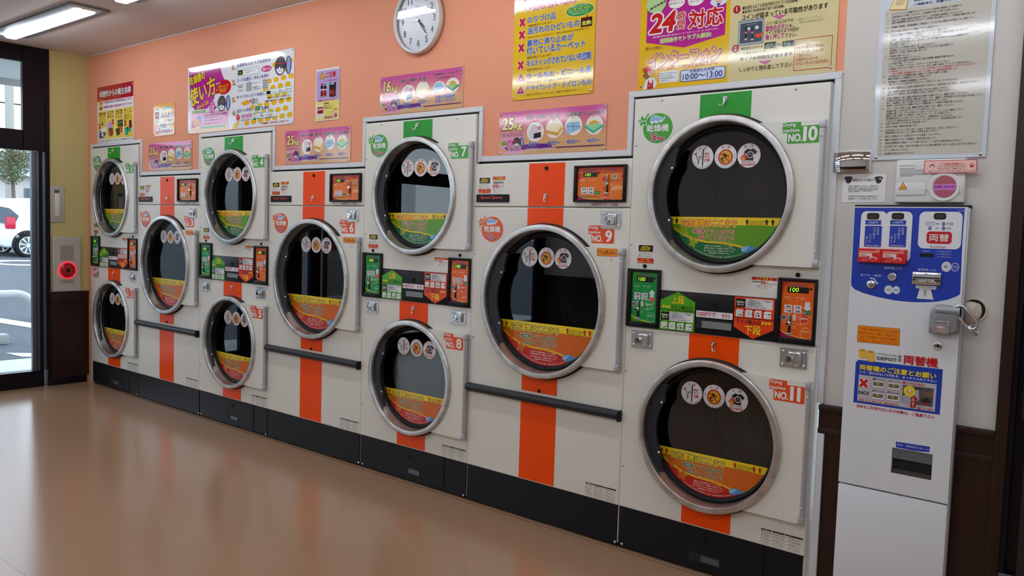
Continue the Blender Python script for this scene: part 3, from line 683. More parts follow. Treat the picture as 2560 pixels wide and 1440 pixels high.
P_NG=[
('G',((0,.66),(0,.4),(.03,.43),(.09,.455),(.2,.5),(.468,.56),(.468,.66)),'#f2efe2',d(l=1)),
('T','乾燥しない',.0516,.4154,.3634,.5523,'#c0204a',d(b=.05,o='W',ow=.1)),
('T','方が良いもの',.1138,.4067,.3597,.4361,'#c0204a',d(b=.04,o='W',ow=.09)),
('C',.3811,.3724,.0798,.0294,'#f2e27a',d(l=2)),
('C',.3811,.3724,.0744,.0266,'#2a9a4a',d(l=3)),
('T','当店はセルフ方式のため、',.3316,.3872,.4252,.3955,'#e8f2d8',d(b=.01)),
('T','紛失・盗難・色落ち・縮み等の',.319,.375,.4392,.3845,'#f0dc5a',d(b=.01)),
('T','洗濯トラブルにつきましては、',.3216,.3645,.4301,.373,'#e8f2d8',d(b=.01)),
('T','一切責任を負いかねます',.332,.355,.4257,.3619,'#e8f2d8',d(b=.01)),
('T','のりづけ品',.0836,.3518,.2484,.3828,'#1f5ab4',d(b=.03,o='W',ow=.075)),
('T','衣類が焦げてしまいます',.0884,.3352,.2275,.3456,'#3a3018',d(b=.005)),
('T','油汚れのひどいもの',.0839,.3,.3833,.3328,'#1f5ab4',d(b=.03,o='W',ow=.075)),
('T','油汚れが付いたままですと、発火の恐れがあり大変危険です!',.0895,.2821,.4357,.2904,'#3a3018',d(b=.005)),
('T','裏地に滑り止めが',.0847,.2436,.3512,.276,'#1f5ab4',d(b=.03,o='W',ow=.075)),
('R',.3905,.2952,.4496,.3355,'#2a0a0c',d(l=3)),
('T','危険!',.397,.3011,.4464,.3211,'#e8e87a',d(b=.04)),
('T','発火のおそれ',.3957,.3227,.4435,.3284,'#d04a3a',d(b=.01)),
('L',((.4218,.3327),(.4232,.3443)),.008,'R',d(l=3)),
('T','付いているカーペット',.084,.2041,.418,.2429,'#1f5ab4',d(b=.03,o='W',ow=.075)),
('T','裏地が溶けてしまいます',.0879,.1863,.2305,.1992,'#3a3018',d(b=.005)),
('T','キルティングされていない布団類',.0864,.1493,.4518,.1832,'#1f5ab4',d(b=.03,o='W',ow=.075)),
('T','縮みや変形をおこします',.0895,.1309,.2295,.1422,'#3a3018',d(b=.005)),
('T','ウールもの・ビニール系',.0876,.093,.4543,.1208,'#1f5ab4',d(b=.03,o='W',ow=.075)),
('T','縮みやすいので、低い温度でご利用ください',.0906,.0727,.3422,.0825,'#3a3018',d(b=.005)),
('T','ドライTシャツ・ナイロンもの',.0914,.0365,.4581,.0634,'#1f5ab4',d(b=.03,o='W',ow=.075)),
('T','高温ですと溶けてしまうので、送風でご利用ください',.0916,.0157,.3897,.0247,'#3a3018',d(b=.005)),
('L',((.0383,.345),(.0663,.378)),.0195,'#f4d0c0',d(l=3)),
('L',((.0383,.378),(.0663,.345)),.0195,'#f4d0c0',d(l=3)),
('L',((.0383,.345),(.0663,.378)),.013,'#c8204a',d(l=4)),
('L',((.0383,.378),(.0663,.345)),.013,'#c8204a',d(l=4)),
('L',((.0378,.2871),(.0658,.3201)),.0195,'#f4d0c0',d(l=3)),
('L',((.0378,.3201),(.0658,.2871)),.0195,'#f4d0c0',d(l=3)),
('L',((.0378,.2871),(.0658,.3201)),.013,'#c8204a',d(l=4)),
('L',((.0378,.3201),(.0658,.2871)),.013,'#c8204a',d(l=4)),
('L',((.0368,.2265),(.0648,.2595)),.0195,'#f4d0c0',d(l=3)),
('L',((.0368,.2595),(.0648,.2265)),.0195,'#f4d0c0',d(l=3)),
('L',((.0368,.2265),(.0648,.2595)),.013,'#c8204a',d(l=4)),
('L',((.0368,.2595),(.0648,.2265)),.013,'#c8204a',d(l=4)),
('L',((.0365,.146),(.0645,.179)),.0195,'#f4d0c0',d(l=3)),
('L',((.0365,.179),(.0645,.146)),.0195,'#f4d0c0',d(l=3)),
('L',((.0365,.146),(.0645,.179)),.013,'#c8204a',d(l=4)),
('L',((.0365,.179),(.0645,.146)),.013,'#c8204a',d(l=4)),
('G',((.0534,.1262),(.0835,.0821),(.025,.0851)),'#e8c8d8',d(l=3)),
('G',((.0536,.1219),(.0777,.0858),(.0306,.0879)),'#b02a6a',d(l=4)),
('G',((.0542,.1065),(.061,.0961),(.0482,.0962)),'#e8c8d8',d(l=5)),
('G',((.0543,.1027),(.0574,.0981),(.0517,.098)),'#b02a6a',d(l=6)),
('G',((.0536,.0695),(.0837,.0255),(.0251,.028)),'#e8c8d8',d(l=3)),
('G',((.0537,.0651),(.0779,.0292),(.0308,.0309)),'#b02a6a',d(l=4)),
('G',((.0544,.0497),(.0612,.0393),(.0484,.0393)),'#e8c8d8',d(l=5)),
('G',((.0545,.0459),(.0576,.0413),(.0519,.0412)),'#b02a6a',d(l=6))]
P_SOS=[
('R',.407,0,.826,.583,'#d8cc98',d(l=1)),
('G',((.0323,.1964),(.2121,.1567),(.3887,.1867),(.389,.583),(.032,.583)),'M',d(l=1)),
('R',.03,.5,.38,.57,'#f2d04a',d(l=2)),
('T','お困りですか？',-.0755,.5163,.3267,.5576,'R',d(b=.03)),
('C',.0748,.3481,.0479,.0373,'#3a4a2a',d(l=2)),
('C',.0738,.3512,.0471,.0373,'#b8d89a',d(l=3)),
('G',((.0846,.3226),(.1058,.3251),(.0981,.3077)),'#b8d89a',d(l=3)),
('T','SOS!',.0428,.3398,.1194,.3488,'K',d(b=.05,l=6,rot=18)),
('C',.1698,.3431,.0373,.0238,'#f0ece8',d(l=3)),
('T','使えばいいの?',.1365,.3373,.2029,.3445,'K'),
('T','どうやって',.1422,.3493,.1961,.3571,'K'),
('C',.1477,.3282,.0084,.0036,'#f0ece8',d(l=3)),
('C',.2555,.3392,.0361,.0216,'#f0ece8',d(l=3)),
('T','止まった...',.2193,.3324,.2777,.3398,'K'),
('C',.2341,.3245,.0082,.0029,'#f0ece8',d(l=3)),
('C',.3566,.3221,.0136,.0124,'#e8c0a0',d(l=4)),
('R',.3494,.3037,.3622,.3126,'#2a4ab8',d(l=5)),
('C',.3567,.3203,.0367,.0177,'#d8e4f0',d(l=3)),
('T','24',.0445,.2301,.1698,.3121,'R',d(b=.06,o='W',ow=.12,sh=.15)),
('T','時',.1764,.2679,.2129,.3025,'R',d(b=.03,o='W',ow=.1)),
('T','間',.1768,.2324,.211,.2665,'R',d(b=.03,o='W',ow=.1)),
('T','対応',.227,.2267,.3782,.3016,'R',d(b=.05,o='W',ow=.1)),
('T','東京都町田市の問い合わせセンターのオペレーターにつながります。',.0643,.2103,.3614,.2187,'W',d(b=.01)),
('T','遠隔操作でトラブル解決!',.0983,.1856,.3298,.2053,'#e8d84a',d(b=.02,o='#7fc8d0',ow=.09)),
('T','困った時は…',.0326,.1634,.1214,.1777,'#8a3a2a',d(b=.01)),
('T','インターフォン',.0509,.0904,.3758,.1491,'#f4b83a',d(b=.035,o='M',ow=.085,o2='#a8b0d8',ow2=.125)),
('T','ボタンを押して20秒ほどお待ち下さい。',.0904,.0743,.3631,.0895,'#b8401a',d(b=.02)),
('R',.1999,.0172,.3986,.0655,'#2a4a9a',d(l=2,rad=.01)),
('R',.2029,.0202,.3956,.0625,'#d4e0f0',d(l=3,rad=.008)),
('R',.2375,.0553,.3531,.0656,'#d4e0f0',d(l=3)),
('T','従業員在店時間',.2412,.0518,.3505,.0665,'#2a4a9a',d(b=.02)),
('T','10:00〜13:00',.2124,.0246,.3861,.0488,'#2a3f8f',d(b=.02)),
('G',((.02,.086),(.0442,.0982),(.0703,.0955),(.0771,.0816),(.0482,.0779),(.0316,.0702)),'R',d(l=4)),
('C',.0638,.0737,.0184,.0186,'#e8b890',d(l=3)),
('C',.0428,.0625,.0155,.0186,'#7a6a48',d(l=2)),
('C',.029,.0598,.0053,.0053,'R',d(l=3)),
('C',.0607,.074,.0018,.0021,'K',d(l=5)),
('C',.0759,.0757,.0015,.0021,'K',d(l=5)),
('L',((.0672,.0654),(.0719,.0628),(.0758,.0651)),.0015,'R',d(l=5)),
('G',((.0378,.039),(.0542,.0494),(.0788,.0471),(.0935,.026),(.0853,.0082),(.0732,.0053),(.0271,.0026)),'#e4eaf2',d(l=2)),
('G',((.0487,.0367),(.0547,.0388),(.0569,.0266),(.0691,.0269),(.0685,.0388),(.074,.0396),(.0749,.0025),(.0458,.0015)),'R',d(l=3)),
('T','DEPOT',.0517,.0139,.0661,.0191,'W',d(l=6)),
('C',.0954,.0495,.0061,.0132,'#e8b890',d(l=3)),
('R',.1035,.0222,.1934,.0685,'#e4ecec',d(l=2,rad=.008)),
('T','初めての方や使い方が',.1074,.057,.1858,.0628,'#333',d(b=.02)),
('T','分からない方は、',.1079,.0472,.1642,.0528,'#333',d(b=.02)),
('T','従業員在店時間中に',.1084,.0382,.1765,.0428,'#333',d(b=.02)),
('T','ご来店下さい。',.1089,.028,.1578,.0327,'#333',d(b=.02)),
('C',.4343,.2764,.015,.0157,'#7a1020',d(l=2)),
('C',.4343,.2764,.0135,.014,'#b8203a',d(l=3)),
('T','1',.4297,.2681,.4388,.2854,'W',d(b=.03,l=6)),
('C',.4363,.1253,.0151,.0158,'#7a1020',d(l=2)),
('C',.4363,.1253,.0136,.0141,'#b8203a',d(l=3)),
('T','2',.4317,.1171,.4408,.1342,'W',d(b=.03,l=6)),
('T','●お金を入れても料金が表示されている(洗濯機)',.4587,.2673,.6745,.286,'#2a2418',d(b=.01)),
('T','●金額と乾燥時間が違う(乾燥機)',.4586,.255,.6237,.2677,'#2a2418',d(b=.01)),
('T','コインが詰まっている可能性があります',.4579,.231,.7878,.2526,'#201a14',d(b=.02)),
('T','コイン投入口の下の',.5562,.1987,.662,.213,'#2a2418',d(b=.015)),
('T','銀色のボタン',.5556,.1765,.6436,.1972,'M',d(b=.025)),
('T','を、',.6462,.1807,.6674,.1918,'#2a2418',d(b=.015)),
('T','コインが出るまで何回か',.5567,.1634,.6854,.1784,'#2a2418',d(b=.015)),
('T','強く押して',.5564,.1439,.6298,.1631,'M',d(b=.025)),
('T','下さい。',.6325,.1437,.6763,.1586,'#2a2418',d(b=.015)),
('T','※変形コインしたコインは',.6795,.1998,.7684,.2088,'#8a826a',d(b=0)),
('T','戻らない場合があります。',.6852,.1884,.7756,.1965,'#8a826a',d(b=0)),
('T','●お金を入れても',.4597,.1165,.5482,.1285,'#2a2418',d(b=.01)),
('T','又は',.6,.1147,.6216,.1256,'#2a2418',d(b=.01)),
('T','と表示されている',.4707,.0981,.5599,.1092,'#2a2418',d(b=.005)),
('T','半ドアの可能性があります',.4569,.0745,.6654,.0889,'#201a14',d(b=.02)),
('T','しっかりと閉め直して下さい',.4575,.0327,.6663,.0506,'#201a14',d(b=.015)),
('G',((.5787,.2319),(.6348,.2294),(.6078,.2144)),'#c86a9a',d(l=2)),
('G',((.5317,.0677),(.5891,.0671),(.5614,.0509)),'#c86a9a',d(l=2)),
('R',.4442,.1334,.5491,.231,'#8a929a',d(l=2)),
('R',.4491,.1391,.5444,.2227,'#c8ccd0',d(l=3,rad=.006)),
('R',.4522,.1421,.5421,.2195,'#4a5660',d(l=4,rad=.005)),
('T','硬貨投入口は強く押す',.4793,.2105,.5214,.2136,'#c8ccd0',d(l=6)),
('L',((.4753,.2044),(.4763,.1853)),.0035,'#16161a',d(l=5)),
('L',((.4767,.1777),(.4778,.1582)),.005,'#16161a',d(l=5)),
('C',.4778,.1568,.006,.0028,'#d0d0d0',d(l=5)),
('C',.4765,.1825,.0052,.0028,'#d0a0c0',d(l=5)),
('L',((.5012,.201),(.5022,.182)),.0035,'#16161a',d(l=5)),
('L',((.5026,.1744),(.5037,.155)),.005,'#16161a',d(l=5)),
('C',.5037,.1536,.0059,.0028,'#d0d0d0',d(l=5)),
('C',.5024,.1792,.0051,.0028,'#d0a0c0',d(l=5)),
('C',.4883,.1958,.0059,.0059,'#e0e0e0',d(l=5)),
('C',.5204,.1967,.0073,.0069,'#e0e0e0',d(l=5)),
('L',((.4654,.1815),(.4763,.1853),(.5102,.1827)),.003,'#b03a8a',d(l=6)),
('G',((.5111,.1654),(.5251,.1756),(.5262,.1693),(.5397,.1738),(.5495,.1776),(.544,.1613),(.5296,.1597),(.5336,.1524)),'#e0582a',d(l=6)),
('R',.5537,.1108,.5973,.1346,'#12140e',d(l=3)),
('T','d00r',.5593,.1147,.5928,.1298,'#a8c8a0',d(b=.01,l=6)),
('R',.6242,.1116,.6678,.1311,'#12140e',d(l=3)),
('T','EdL',.6314,.1146,.6591,.1279,'#a8c8a0',d(b=.01,l=6)),
('L',((.6725,.1313),(.8097,.1313),(.8097,.0174),(.6725,.0174),(.6725,.1313)),.0022,'#c8402a',d(l=3)),
('T','それでも動かない場合は、',.6777,.095,.7809,.1064,'#b83a2a',d(b=.015)),
('T','２丁インターフォンを',.6785,.0771,.7786,.092,'#b83a2a',d(b=.015)),
('T','ご利用下さい。',.6793,.0649,.7347,.0776,'#b83a2a',d(b=.015)),
('T','お問合せセンターの',.6801,.0497,.7604,.0633,'#b83a2a',d(b=.015)),
('T','オペレーターにつながります。',.6809,.0341,.8013,.0489,'#b83a2a',d(b=.015))]
P_RULE=[
('R',.0185,.014,.3445,.5156,'#c9c5b8',d(l=1)),
('G',((.0306,.5162),(.0468,.5637),(.0932,.5621),(.0876,.5089)),'#b8762a',d(l=3)),
('G',((.0328,.5187),(.0486,.5634),(.0915,.5614),(.0852,.5121)),'#ecd9a8',d(l=4)),
('L',((.0533,.5454),(.0811,.542)),.0012,'#7a6a4a',d(l=5)),
('L',((.0519,.5408),(.0786,.5375)),.0012,'#7a6a4a',d(l=5)),
('L',((.0506,.5361),(.076,.533)),.0012,'#7a6a4a',d(l=5)),
('L',((.0493,.5314),(.0734,.5286)),.0012,'#7a6a4a',d(l=5)),
('T','ご利用規約',.1039,.5756,.227,.5933,'#203a7a',d(b=.04)),
('T','当店をご利用のお客様は、以下の規約を',.1087,.5342,.3267,.5428,'#20304a',d(b=.03)),
('T','ご理解頂き、同意したものといたします。',.1095,.5195,.3262,.5277,'#20304a',d(b=.03)),
('T','コインランドリーは機器をセルフサービスにてお客様へ時間貸しする業務です。',.0397,.4969,.26,.5044,'#2e2a26',d(b=.012)),
('T','1.',.0252,.4974,.0307,.5034,'#2e2a26'),
('T','店内は無人にて営業しております。お洗濯物やお金のお預かりは致しません。',.0418,.4871,.2499,.4946,'#2e2a26',d(b=.012)),
('T','当店では、機器の故障の場合以外で万一、お洗濯物に破損等ございましても',.0415,.4758,.261,.4833,'#2e2a26',d(b=.012)),
('T','2.',.027,.4763,.0325,.4823,'#2e2a26'),
('T','品質の損害賠償の責は負いかねます。お客様の自己責任の上で、ご利用をお願い致します。',.0411,.4672,.3032,.4747,'#2e2a26',d(b=.012)),
('T','洗濯機・乾燥機・洗濯乾燥機のご利用前に、ドラムの中に異物や汚れ等ないかご確認下さい。',.0416,.4526,.3001,.4601,'#2e2a26',d(b=.012)),
('T','3.',.0271,.4531,.0326,.4591,'#2e2a26'),
('T','ポケット等の中身はすべて取出してからご利用下さい。',.0406,.4389,.1912,.4464,'#2e2a26',d(b=.012)),
('T','4.',.0261,.4394,.0316,.4454,'#2e2a26'),
('T','洗濯又は乾燥する衣類等が、利用に適しているかをご確認下さい。',.0407,.4253,.2228,.4328,'#2e2a26',d(b=.012)),
('T','5.',.0262,.4258,.0317,.4318,'#2e2a26'),
('T','フックやファスナー付きのお洗濯物は、ドラムに引っかかり破損の原因となりますので',.0401,.4168,.281,.4243,'#2e2a26',d(b=.012)),
('T','お客様のご判断で保護ネット等のご使用をオススメします。',.0402,.4083,.204,.4158,'#2e2a26',d(b=.012)),
('T','尚、洗濯物の生地が弱いもの、古いもの、ほつれや破れが生じているものは破損します。',.0403,.3998,.2864,.4073,'#2e2a26',d(b=.012)),
('T','ご利用前にご確認下さい。',.0404,.3913,.1101,.3988,'#2e2a26',d(b=.012)),
('T','表示されている洗濯物の量は、あくまでも目安です。',.0408,.3813,.1862,.3888,'#2e2a26',d(b=.012)),
('T','6.',.0263,.3818,.0318,.3878,'#2e2a26'),
('T','洗濯機はドラムの2/3から3/4、乾燥機はドラムの1/2の量が適量です。',.0409,.3728,.2422,.3803,'#2e2a26',d(b=.012)),
('T','適量を守って洗濯・乾燥をお願い致します。',.0413,.3643,.1615,.3718,'#2e2a26',d(b=.012)),
('T','ご利用をお断りするもの。',.0406,.3528,.1109,.3603,'#2e2a26',d(b=.012)),
('T','7.',.0261,.3533,.0316,.3593,'#2e2a26'),
('T','(ア)伝染病患者が使用しているもの。',.0397,.3434,.1425,.3509,'#2e2a26',d(b=.012)),
('T','ドラム内に付着する可能性があり他のお客様へ被害が予想されます。',.0548,.3349,.2461,.3424,'#2e2a26',d(b=.012)),
('T','(イ)汚物が付着しているもの。',.0399,.3264,.1229,.3339,'#2e2a26',d(b=.012)),
('T','(ウ)ペットに使用しているもの、及びペットの毛が付着しているもの。',.0403,.3179,.2338,.3254,'#2e2a26',d(b=.012)),
('T','(エ)機器に汚れやゴミが付着しているもの。野外の場所で使用しているマット類を含みます。',.0404,.3094,.2967,.3169,'#2e2a26',d(b=.012)),
('T','(オ)塗料類・オイル・ガソリン・コールタール等付着したものは乾燥機内で発火の恐れがあります。',.0405,.3009,.3157,.3084,'#c8283a',d(b=.012)),
('T','他のお客様に迷惑損害を致します、その場合、全て損害賠償請求致します。',.0548,.2924,.2601,.2999,'#c8283a',d(b=.012)),
('T','不法投棄されている洗濯物を洗濯・乾燥している様子を発見した場合、',.0418,.2839,.2294,.2914,'#2e2a26',d(b=.012)),
('T','8.',.0273,.2844,.0328,.2904,'#2e2a26'),
('T','機器を時間外とし洗濯物をドラムより取出します。',.0415,.2754,.1781,.2829,'#2e2a26',d(b=.012)),
('T','当店機器には、両替機及び釣銭機能はございません。',.0426,.2651,.1714,.2726,'#2e2a26',d(b=.012)),
('T','9.',.0271,.2656,.0341,.2716,'#2e2a26'),
('T','一度入れてしまったお金は戻りませんので、ご注意下さい。尚、おつりも出ません。',.0419,.2566,.2618,.2641,'#2e2a26',d(b=.012)),
('T','投入時にお間違えによる返金の返金はお受けできません。お金を投入される際は、お気を付けて下さい。',.0424,.2437,.3228,.2512,'#2e2a26',d(b=.012)),
('T','10.',.0249,.2442,.0339,.2502,'#2e2a26'),
('T','洗濯・乾燥終了時は、次のお客様の為にすみやかに取出して下さい。',.0422,.2307,.235,.2382,'#2e2a26',d(b=.012)),
('T','11.',.0247,.2312,.0337,.2372,'#2e2a26'),
('T','取出されない場合は、次のお客様又は当店にて取出すことがあります。',.042,.2222,.2398,.2297,'#2e2a26',d(b=.012)),
('T','衣類の盗難防止の為、機器の使用中は店舗内でお待ち下さい。盗難が多発しております。',.0421,.209,.2935,.2165,'#2e2a26',d(b=.012)),
('T','12.',.0246,.2095,.0336,.2155,'#2e2a26'),
('T','洗濯物や所持品の自己管理をお願い致します。また、機器のご利用後速やかな引き取りをお願いします。',.0418,.2005,.3397,.208,'#2e2a26',d(b=.012)),
('T','特に、乾燥機は一度ドアを開けられると乾燥されずに終了してます。',.0418,.192,.2355,.1995,'#2e2a26',d(b=.012)),
('T','乾燥中、店内に居られず乾燥されないで時間が終了した場合の保証は致しかねます。',.0423,.1835,.2838,.191,'#2e2a26',d(b=.012)),
('T','スタートボタンを押した後、機器が正常に作動したか、確認してください。',.0423,.1728,.2569,.1803,'#2e2a26',d(b=.012)),
('T','13.',.0248,.1733,.0338,.1793,'#2e2a26'),
('T','洗濯機に関しては水が出てきて、ドラムが回りだしたか…',.0424,.1643,.2035,.1718,'#2e2a26',d(b=.012)),
('T','乾燥機に関しては、ドラムが回りだし温まってきたかということをご確認ください。',.0424,.1558,.2838,.1633,'#2e2a26',d(b=.012)),
('T','機器が正常に作動しない場合は、店内インターフォンをご利用下さい。',.0425,.1473,.2452,.1548,'#2e2a26',d(b=.012)),
('T','東京都町田市のコールセンターにつながり、24時間対応しております。',.0426,.1388,.2527,.1463,'#2e2a26',d(b=.012)),
('T','つながらない場合は店内メッセージカードにご記入下さい。翌日以降対応致します。',.043,.1303,.2835,.1378,'#2e2a26',d(b=.012)),
('T','当店ご利用以外の方の出入りを禁止致します。',.0429,.1218,.1746,.1293,'#2e2a26',d(b=.012)),
('T','14.',.0254,.1223,.0344,.1283,'#2e2a26'),
('T','店内での飲食・喫煙を禁止致します。',.0429,.1106,.1479,.1181,'#2e2a26',d(b=.012)),
('T','15.',.0254,.1111,.0344,.1171,'#2e2a26'),
('T','店内は滑りやすくなっております。当店をご利用の際は、足元にご注意下さい。',.0429,.0981,.2715,.1056,'#2e2a26',d(b=.012)),
('T','16.',.0254,.0986,.0344,.1046,'#2e2a26'),
('T','転倒事故等がありましても、弊社では責任を負いかねます。',.0429,.0896,.2134,.0971,'#2e2a26',d(b=.012)),
('T','防犯上の理由により、店内にはトイレを設置しておりません。',.0425,.0775,.2205,.085,'#2e2a26',d(b=.012)),
('T','17.',.025,.078,.034,.084,'#2e2a26'),
('T','機器ご利用以外の方の、両替機のご使用を禁止致します。',.0428,.0658,.2078,.0733,'#2e2a26',d(b=.012)),
('T','18.',.0253,.0663,.0343,.0723,'#2e2a26'),
('T','当施設内駐車場での事故・トラブル等に付きまして、当店では責任を負いかねます。',.0431,.0543,.2847,.0618,'#2e2a26',d(b=.012)),
('T','19.',.0256,.0548,.0346,.0608,'#2e2a26'),
('T','お忘れ物・落とし物は、店内の忘れ物BOXにて10日間お預り致します。10日後、処分させて頂きます。',.0431,.0421,.3316,.0496,'#2e2a26',d(b=.012)),
('T','20.',.0256,.0426,.0346,.0486,'#2e2a26'),
('T','カートに乗らないで下さい。',.0434,.0299,.1232,.0374,'#2e2a26',d(b=.012)),
('T','21.',.0259,.0304,.0349,.0364,'#2e2a26'),
('T','店内備品を持ち出さないで下さい。',.0433,.0182,.1428,.0257,'#2e2a26',d(b=.012)),
('T','22.',.0258,.0187,.0348,.0247,'#2e2a26')]
P_CAM=[
('T','防犯カメラ作動中',.0367,.0751,.1074,.0837,'#333',d(b=.01)),
('C',.0202,.0873,.015,.0067,'#2e2e30',d(l=2)),
('C',.0206,.0806,.0106,.0125,'#3a3a3c',d(l=3)),
('C',.0222,.0797,.0057,.0075,'#151516',d(l=4)),
('C',.1233,.0855,.0144,.0065,'#2e2e30',d(l=2)),
('C',.1237,.0789,.0101,.0123,'#3a3a3c',d(l=3)),
('C',.1253,.0781,.0054,.0073,'#151516',d(l=4)),
('C',.1289,.0829,.0031,.0033,'#c8c8c8',d(l=5)),
('T','当店の防犯カメラは、店内での',.0217,.0535,.1251,.0609,'#555',d(b=.01)),
('T','重大犯罪・事故等が起きた時の',.0222,.0449,.1256,.0521,'#555',d(b=.01)),
('T','ために設置しております。',.0227,.0365,.1065,.0433,'#555',d(b=.01)),
('L',((.0226,.0446),(.1258,.0429)),.0006,'#555'),
('L',((.023,.037),(.0385,.0365)),.0006,'#555'),
('T','お客様の持ち物はお客様各自で',.0221,.0187,.1264,.0253,'#555',d(b=.01)),
('T','管理頂くようお願い致します。',.0226,.0101,.1245,.0165,'#555',d(b=.01))]
P_TEL=[
('R',-.001,-.0005,.1575,.0435,'#c84a5a',d(l=1)),
('R',.0015,.002,.155,.041,'#f2c4b8',d(l=2)),
('T','ここは',.0456,.0275,.0618,.033,'#3a2a2a'),
('T','忠生川平田店',.0625,.0255,.1054,.0344,'#c8203a',d(b=.02)),
('T','です。',.1058,.0258,.1226,.0312,'#3a2a2a'),
('T','インターホンがつながらないときは、',.0397,.0189,.1247,.025,'#3a2a2a',d(b=.01)),
('T','恐れ入りますが、お電話ください。',.0431,.0113,.1235,.0172,'#3a2a2a',d(b=.01)),
('T','(株)ドラムセイラ・クルームLIC本部：042-729-4500',.0142,.0031,.1518,.0093,'#3a2a2a',d(b=.01)),
('C',.0241,.0239,.0072,.007,'#3a2a2a',d(l=3)),
('C',.0242,.0219,.0051,.0059,'#f2c4b8',d(l=4)),
('R',.138,.0175,.1485,.0246,'#c8203a',d(l=3)),
('L',((.1362,.0254),(.1427,.0298),(.1497,.0258)),.002,'#c8203a',d(l=3))]
P_INT=[
('C',.1571,.0533,.0356,.0367,'#b05a6a',d(l=1)),
('R',.1247,.0425,.1892,.0614,'#d87ad0',d(l=2)),
('T','お問い合わせ',.1267,.0479,.1864,.0587,'#3a2a6a',d(b=.02)),
('G',((.0263,.0718),(.042,.0454),(.0133,.0441)),'#8a6a2a',d(l=1)),
('G',((.0265,.0687),(.0386,.047),(.0162,.0461)),'#e8a83a',d(l=2)),
('T','とめる',.018,.0494,.0369,.0544,'K'),
('L',((.013,.1263),(.0612,.1261)),.0012,'#3a3a3c',d(l=1)),
('L',((.0135,.1167),(.0625,.1166)),.0012,'#3a3a3c',d(l=1)),
('L',((.0138,.1119),(.0984,.111)),.0012,'#3a3a3c',d(l=1)),
('L',((.0142,.1063),(.0988,.1056)),.0012,'#3a3a3c',d(l=1)),
('L',((.0145,.1007),(.0991,.1001)),.0012,'#3a3a3c',d(l=1)),
('L',((.0148,.0959),(.0994,.0954)),.0012,'#3a3a3c',d(l=1)),
('L',((.0151,.0912),(.0559,.0916)),.0012,'#3a3a3c',d(l=1)),
('R',.1969,.0355,.2086,.0586,'#d8d8d8',d(l=1)),
('R',.1998,.0539,.2027,.0562,'#666',d(l=2)),
('R',.2001,.0485,.203,.0509,'#666',d(l=2)),
('R',.2004,.0432,.2033,.0455,'#666',d(l=2)),
('R',.2008,.0378,.2037,.0401,'#666',d(l=2))]
L_16=[
('C',0,0,.0735,.0655,'#dfe8d8',d(l=1)),
('C',0,0,.0705,.0625,'#3fa02a',d(l=2)),
('G',((-.058,.033),(-.0543,.036),(-.0505,.0403),(-.0495,.045),(-.0524,.048),(-.0578,.0482),(-.0631,.0466),(-.0666,.0456),(-.0684,.0473),(-.07,.0517),(-.073,.0566),(-.0771,.059),(-.0809,.0572),(-.0828,.0522),(-.0829,.0466),(-.083,.043),(-.0852,.0418),(-.0899,.0416),(-.0955,.0403),(-.099,.0371),(-.0985,.033),(-.0943,.0296),(-.089,.0278),(-.0856,.0266),(-.0852,.0242),(-.0864,.0196),(-.0869,.0139),(-.085,.0095),(-.0809,.0088),(-.0764,.0117),(-.073,.0161),(-.0708,.019),(-.0684,.0187),(-.0644,.0161),(-.0591,.0139),(-.0544,.0144),(-.0524,.018),(-.0538,.0232),(-.057,.0278),(-.059,.0308)),'#dfe8d8',d(l=2)),
('G',((-.0603,.033),(-.0571,.0355),(-.0539,.0392),(-.0531,.0431),(-.0555,.0457),(-.0601,.0459),(-.0646,.0446),(-.0676,.0437),(-.0691,.0451),(-.0705,.0489),(-.073,.053),(-.0765,.055),(-.0797,.0535),(-.0813,.0493),(-.0814,.0446),(-.0815,.0415),(-.0833,.0405),(-.0873,.0403),(-.0921,.0392),(-.095,.0365),(-.0946,.033),(-.091,.0301),(-.0866,.0286),(-.0837,.0276),(-.0833,.0255),(-.0844,.0216),(-.0848,.0168),(-.0831,.0131),(-.0797,.0125),(-.0759,.015),(-.073,.0187),(-.0711,.0212),(-.0691,.0209),(-.0657,.0187),(-.0612,.0168),(-.0572,.0172),(-.0555,.0203),(-.0567,.0247),(-.0594,.0286),(-.0612,.0311)),'#3fa02a',d(l=3)),
('T','DEPOT',-.088,.029,-.058,.037,'W',d(b=.02,l=6)),
('L',((-.06,.045),(-.045,.062)),.007,'#3fa02a',d(l=3)),
('G',((-.036,.044),(-.036,.024),(-.026,.018),(-.016,.025),(-.006,.019),(.006,.026),(.016,.022),(.03,.036),(.036,.047),(.02,.042),(0,.05),(-.016,.055),(-.03,.05)),'#dfe8f4',d(l=3)),
('G',((-.034,.042),(-.034,.033),(-.022,.027),(-.012,.033),(0,.028),(.012,.034),(.022,.032),(.032,.044),(.018,.04),(0,.047),(-.016,.052),(-.03,.048)),'#8ab4dc',d(l=4)),
('T','乾燥機',-.052,-.014,.052,.016,'W',d(b=.03)),
('T','16',-.034,-.052,-.002,-.02,'#a8142a',d(b=.05,o='W',ow=.09)),
('T','kg',.001,-.054,.034,-.031,'#a8142a',d(b=.04,o='W',ow=.09))]
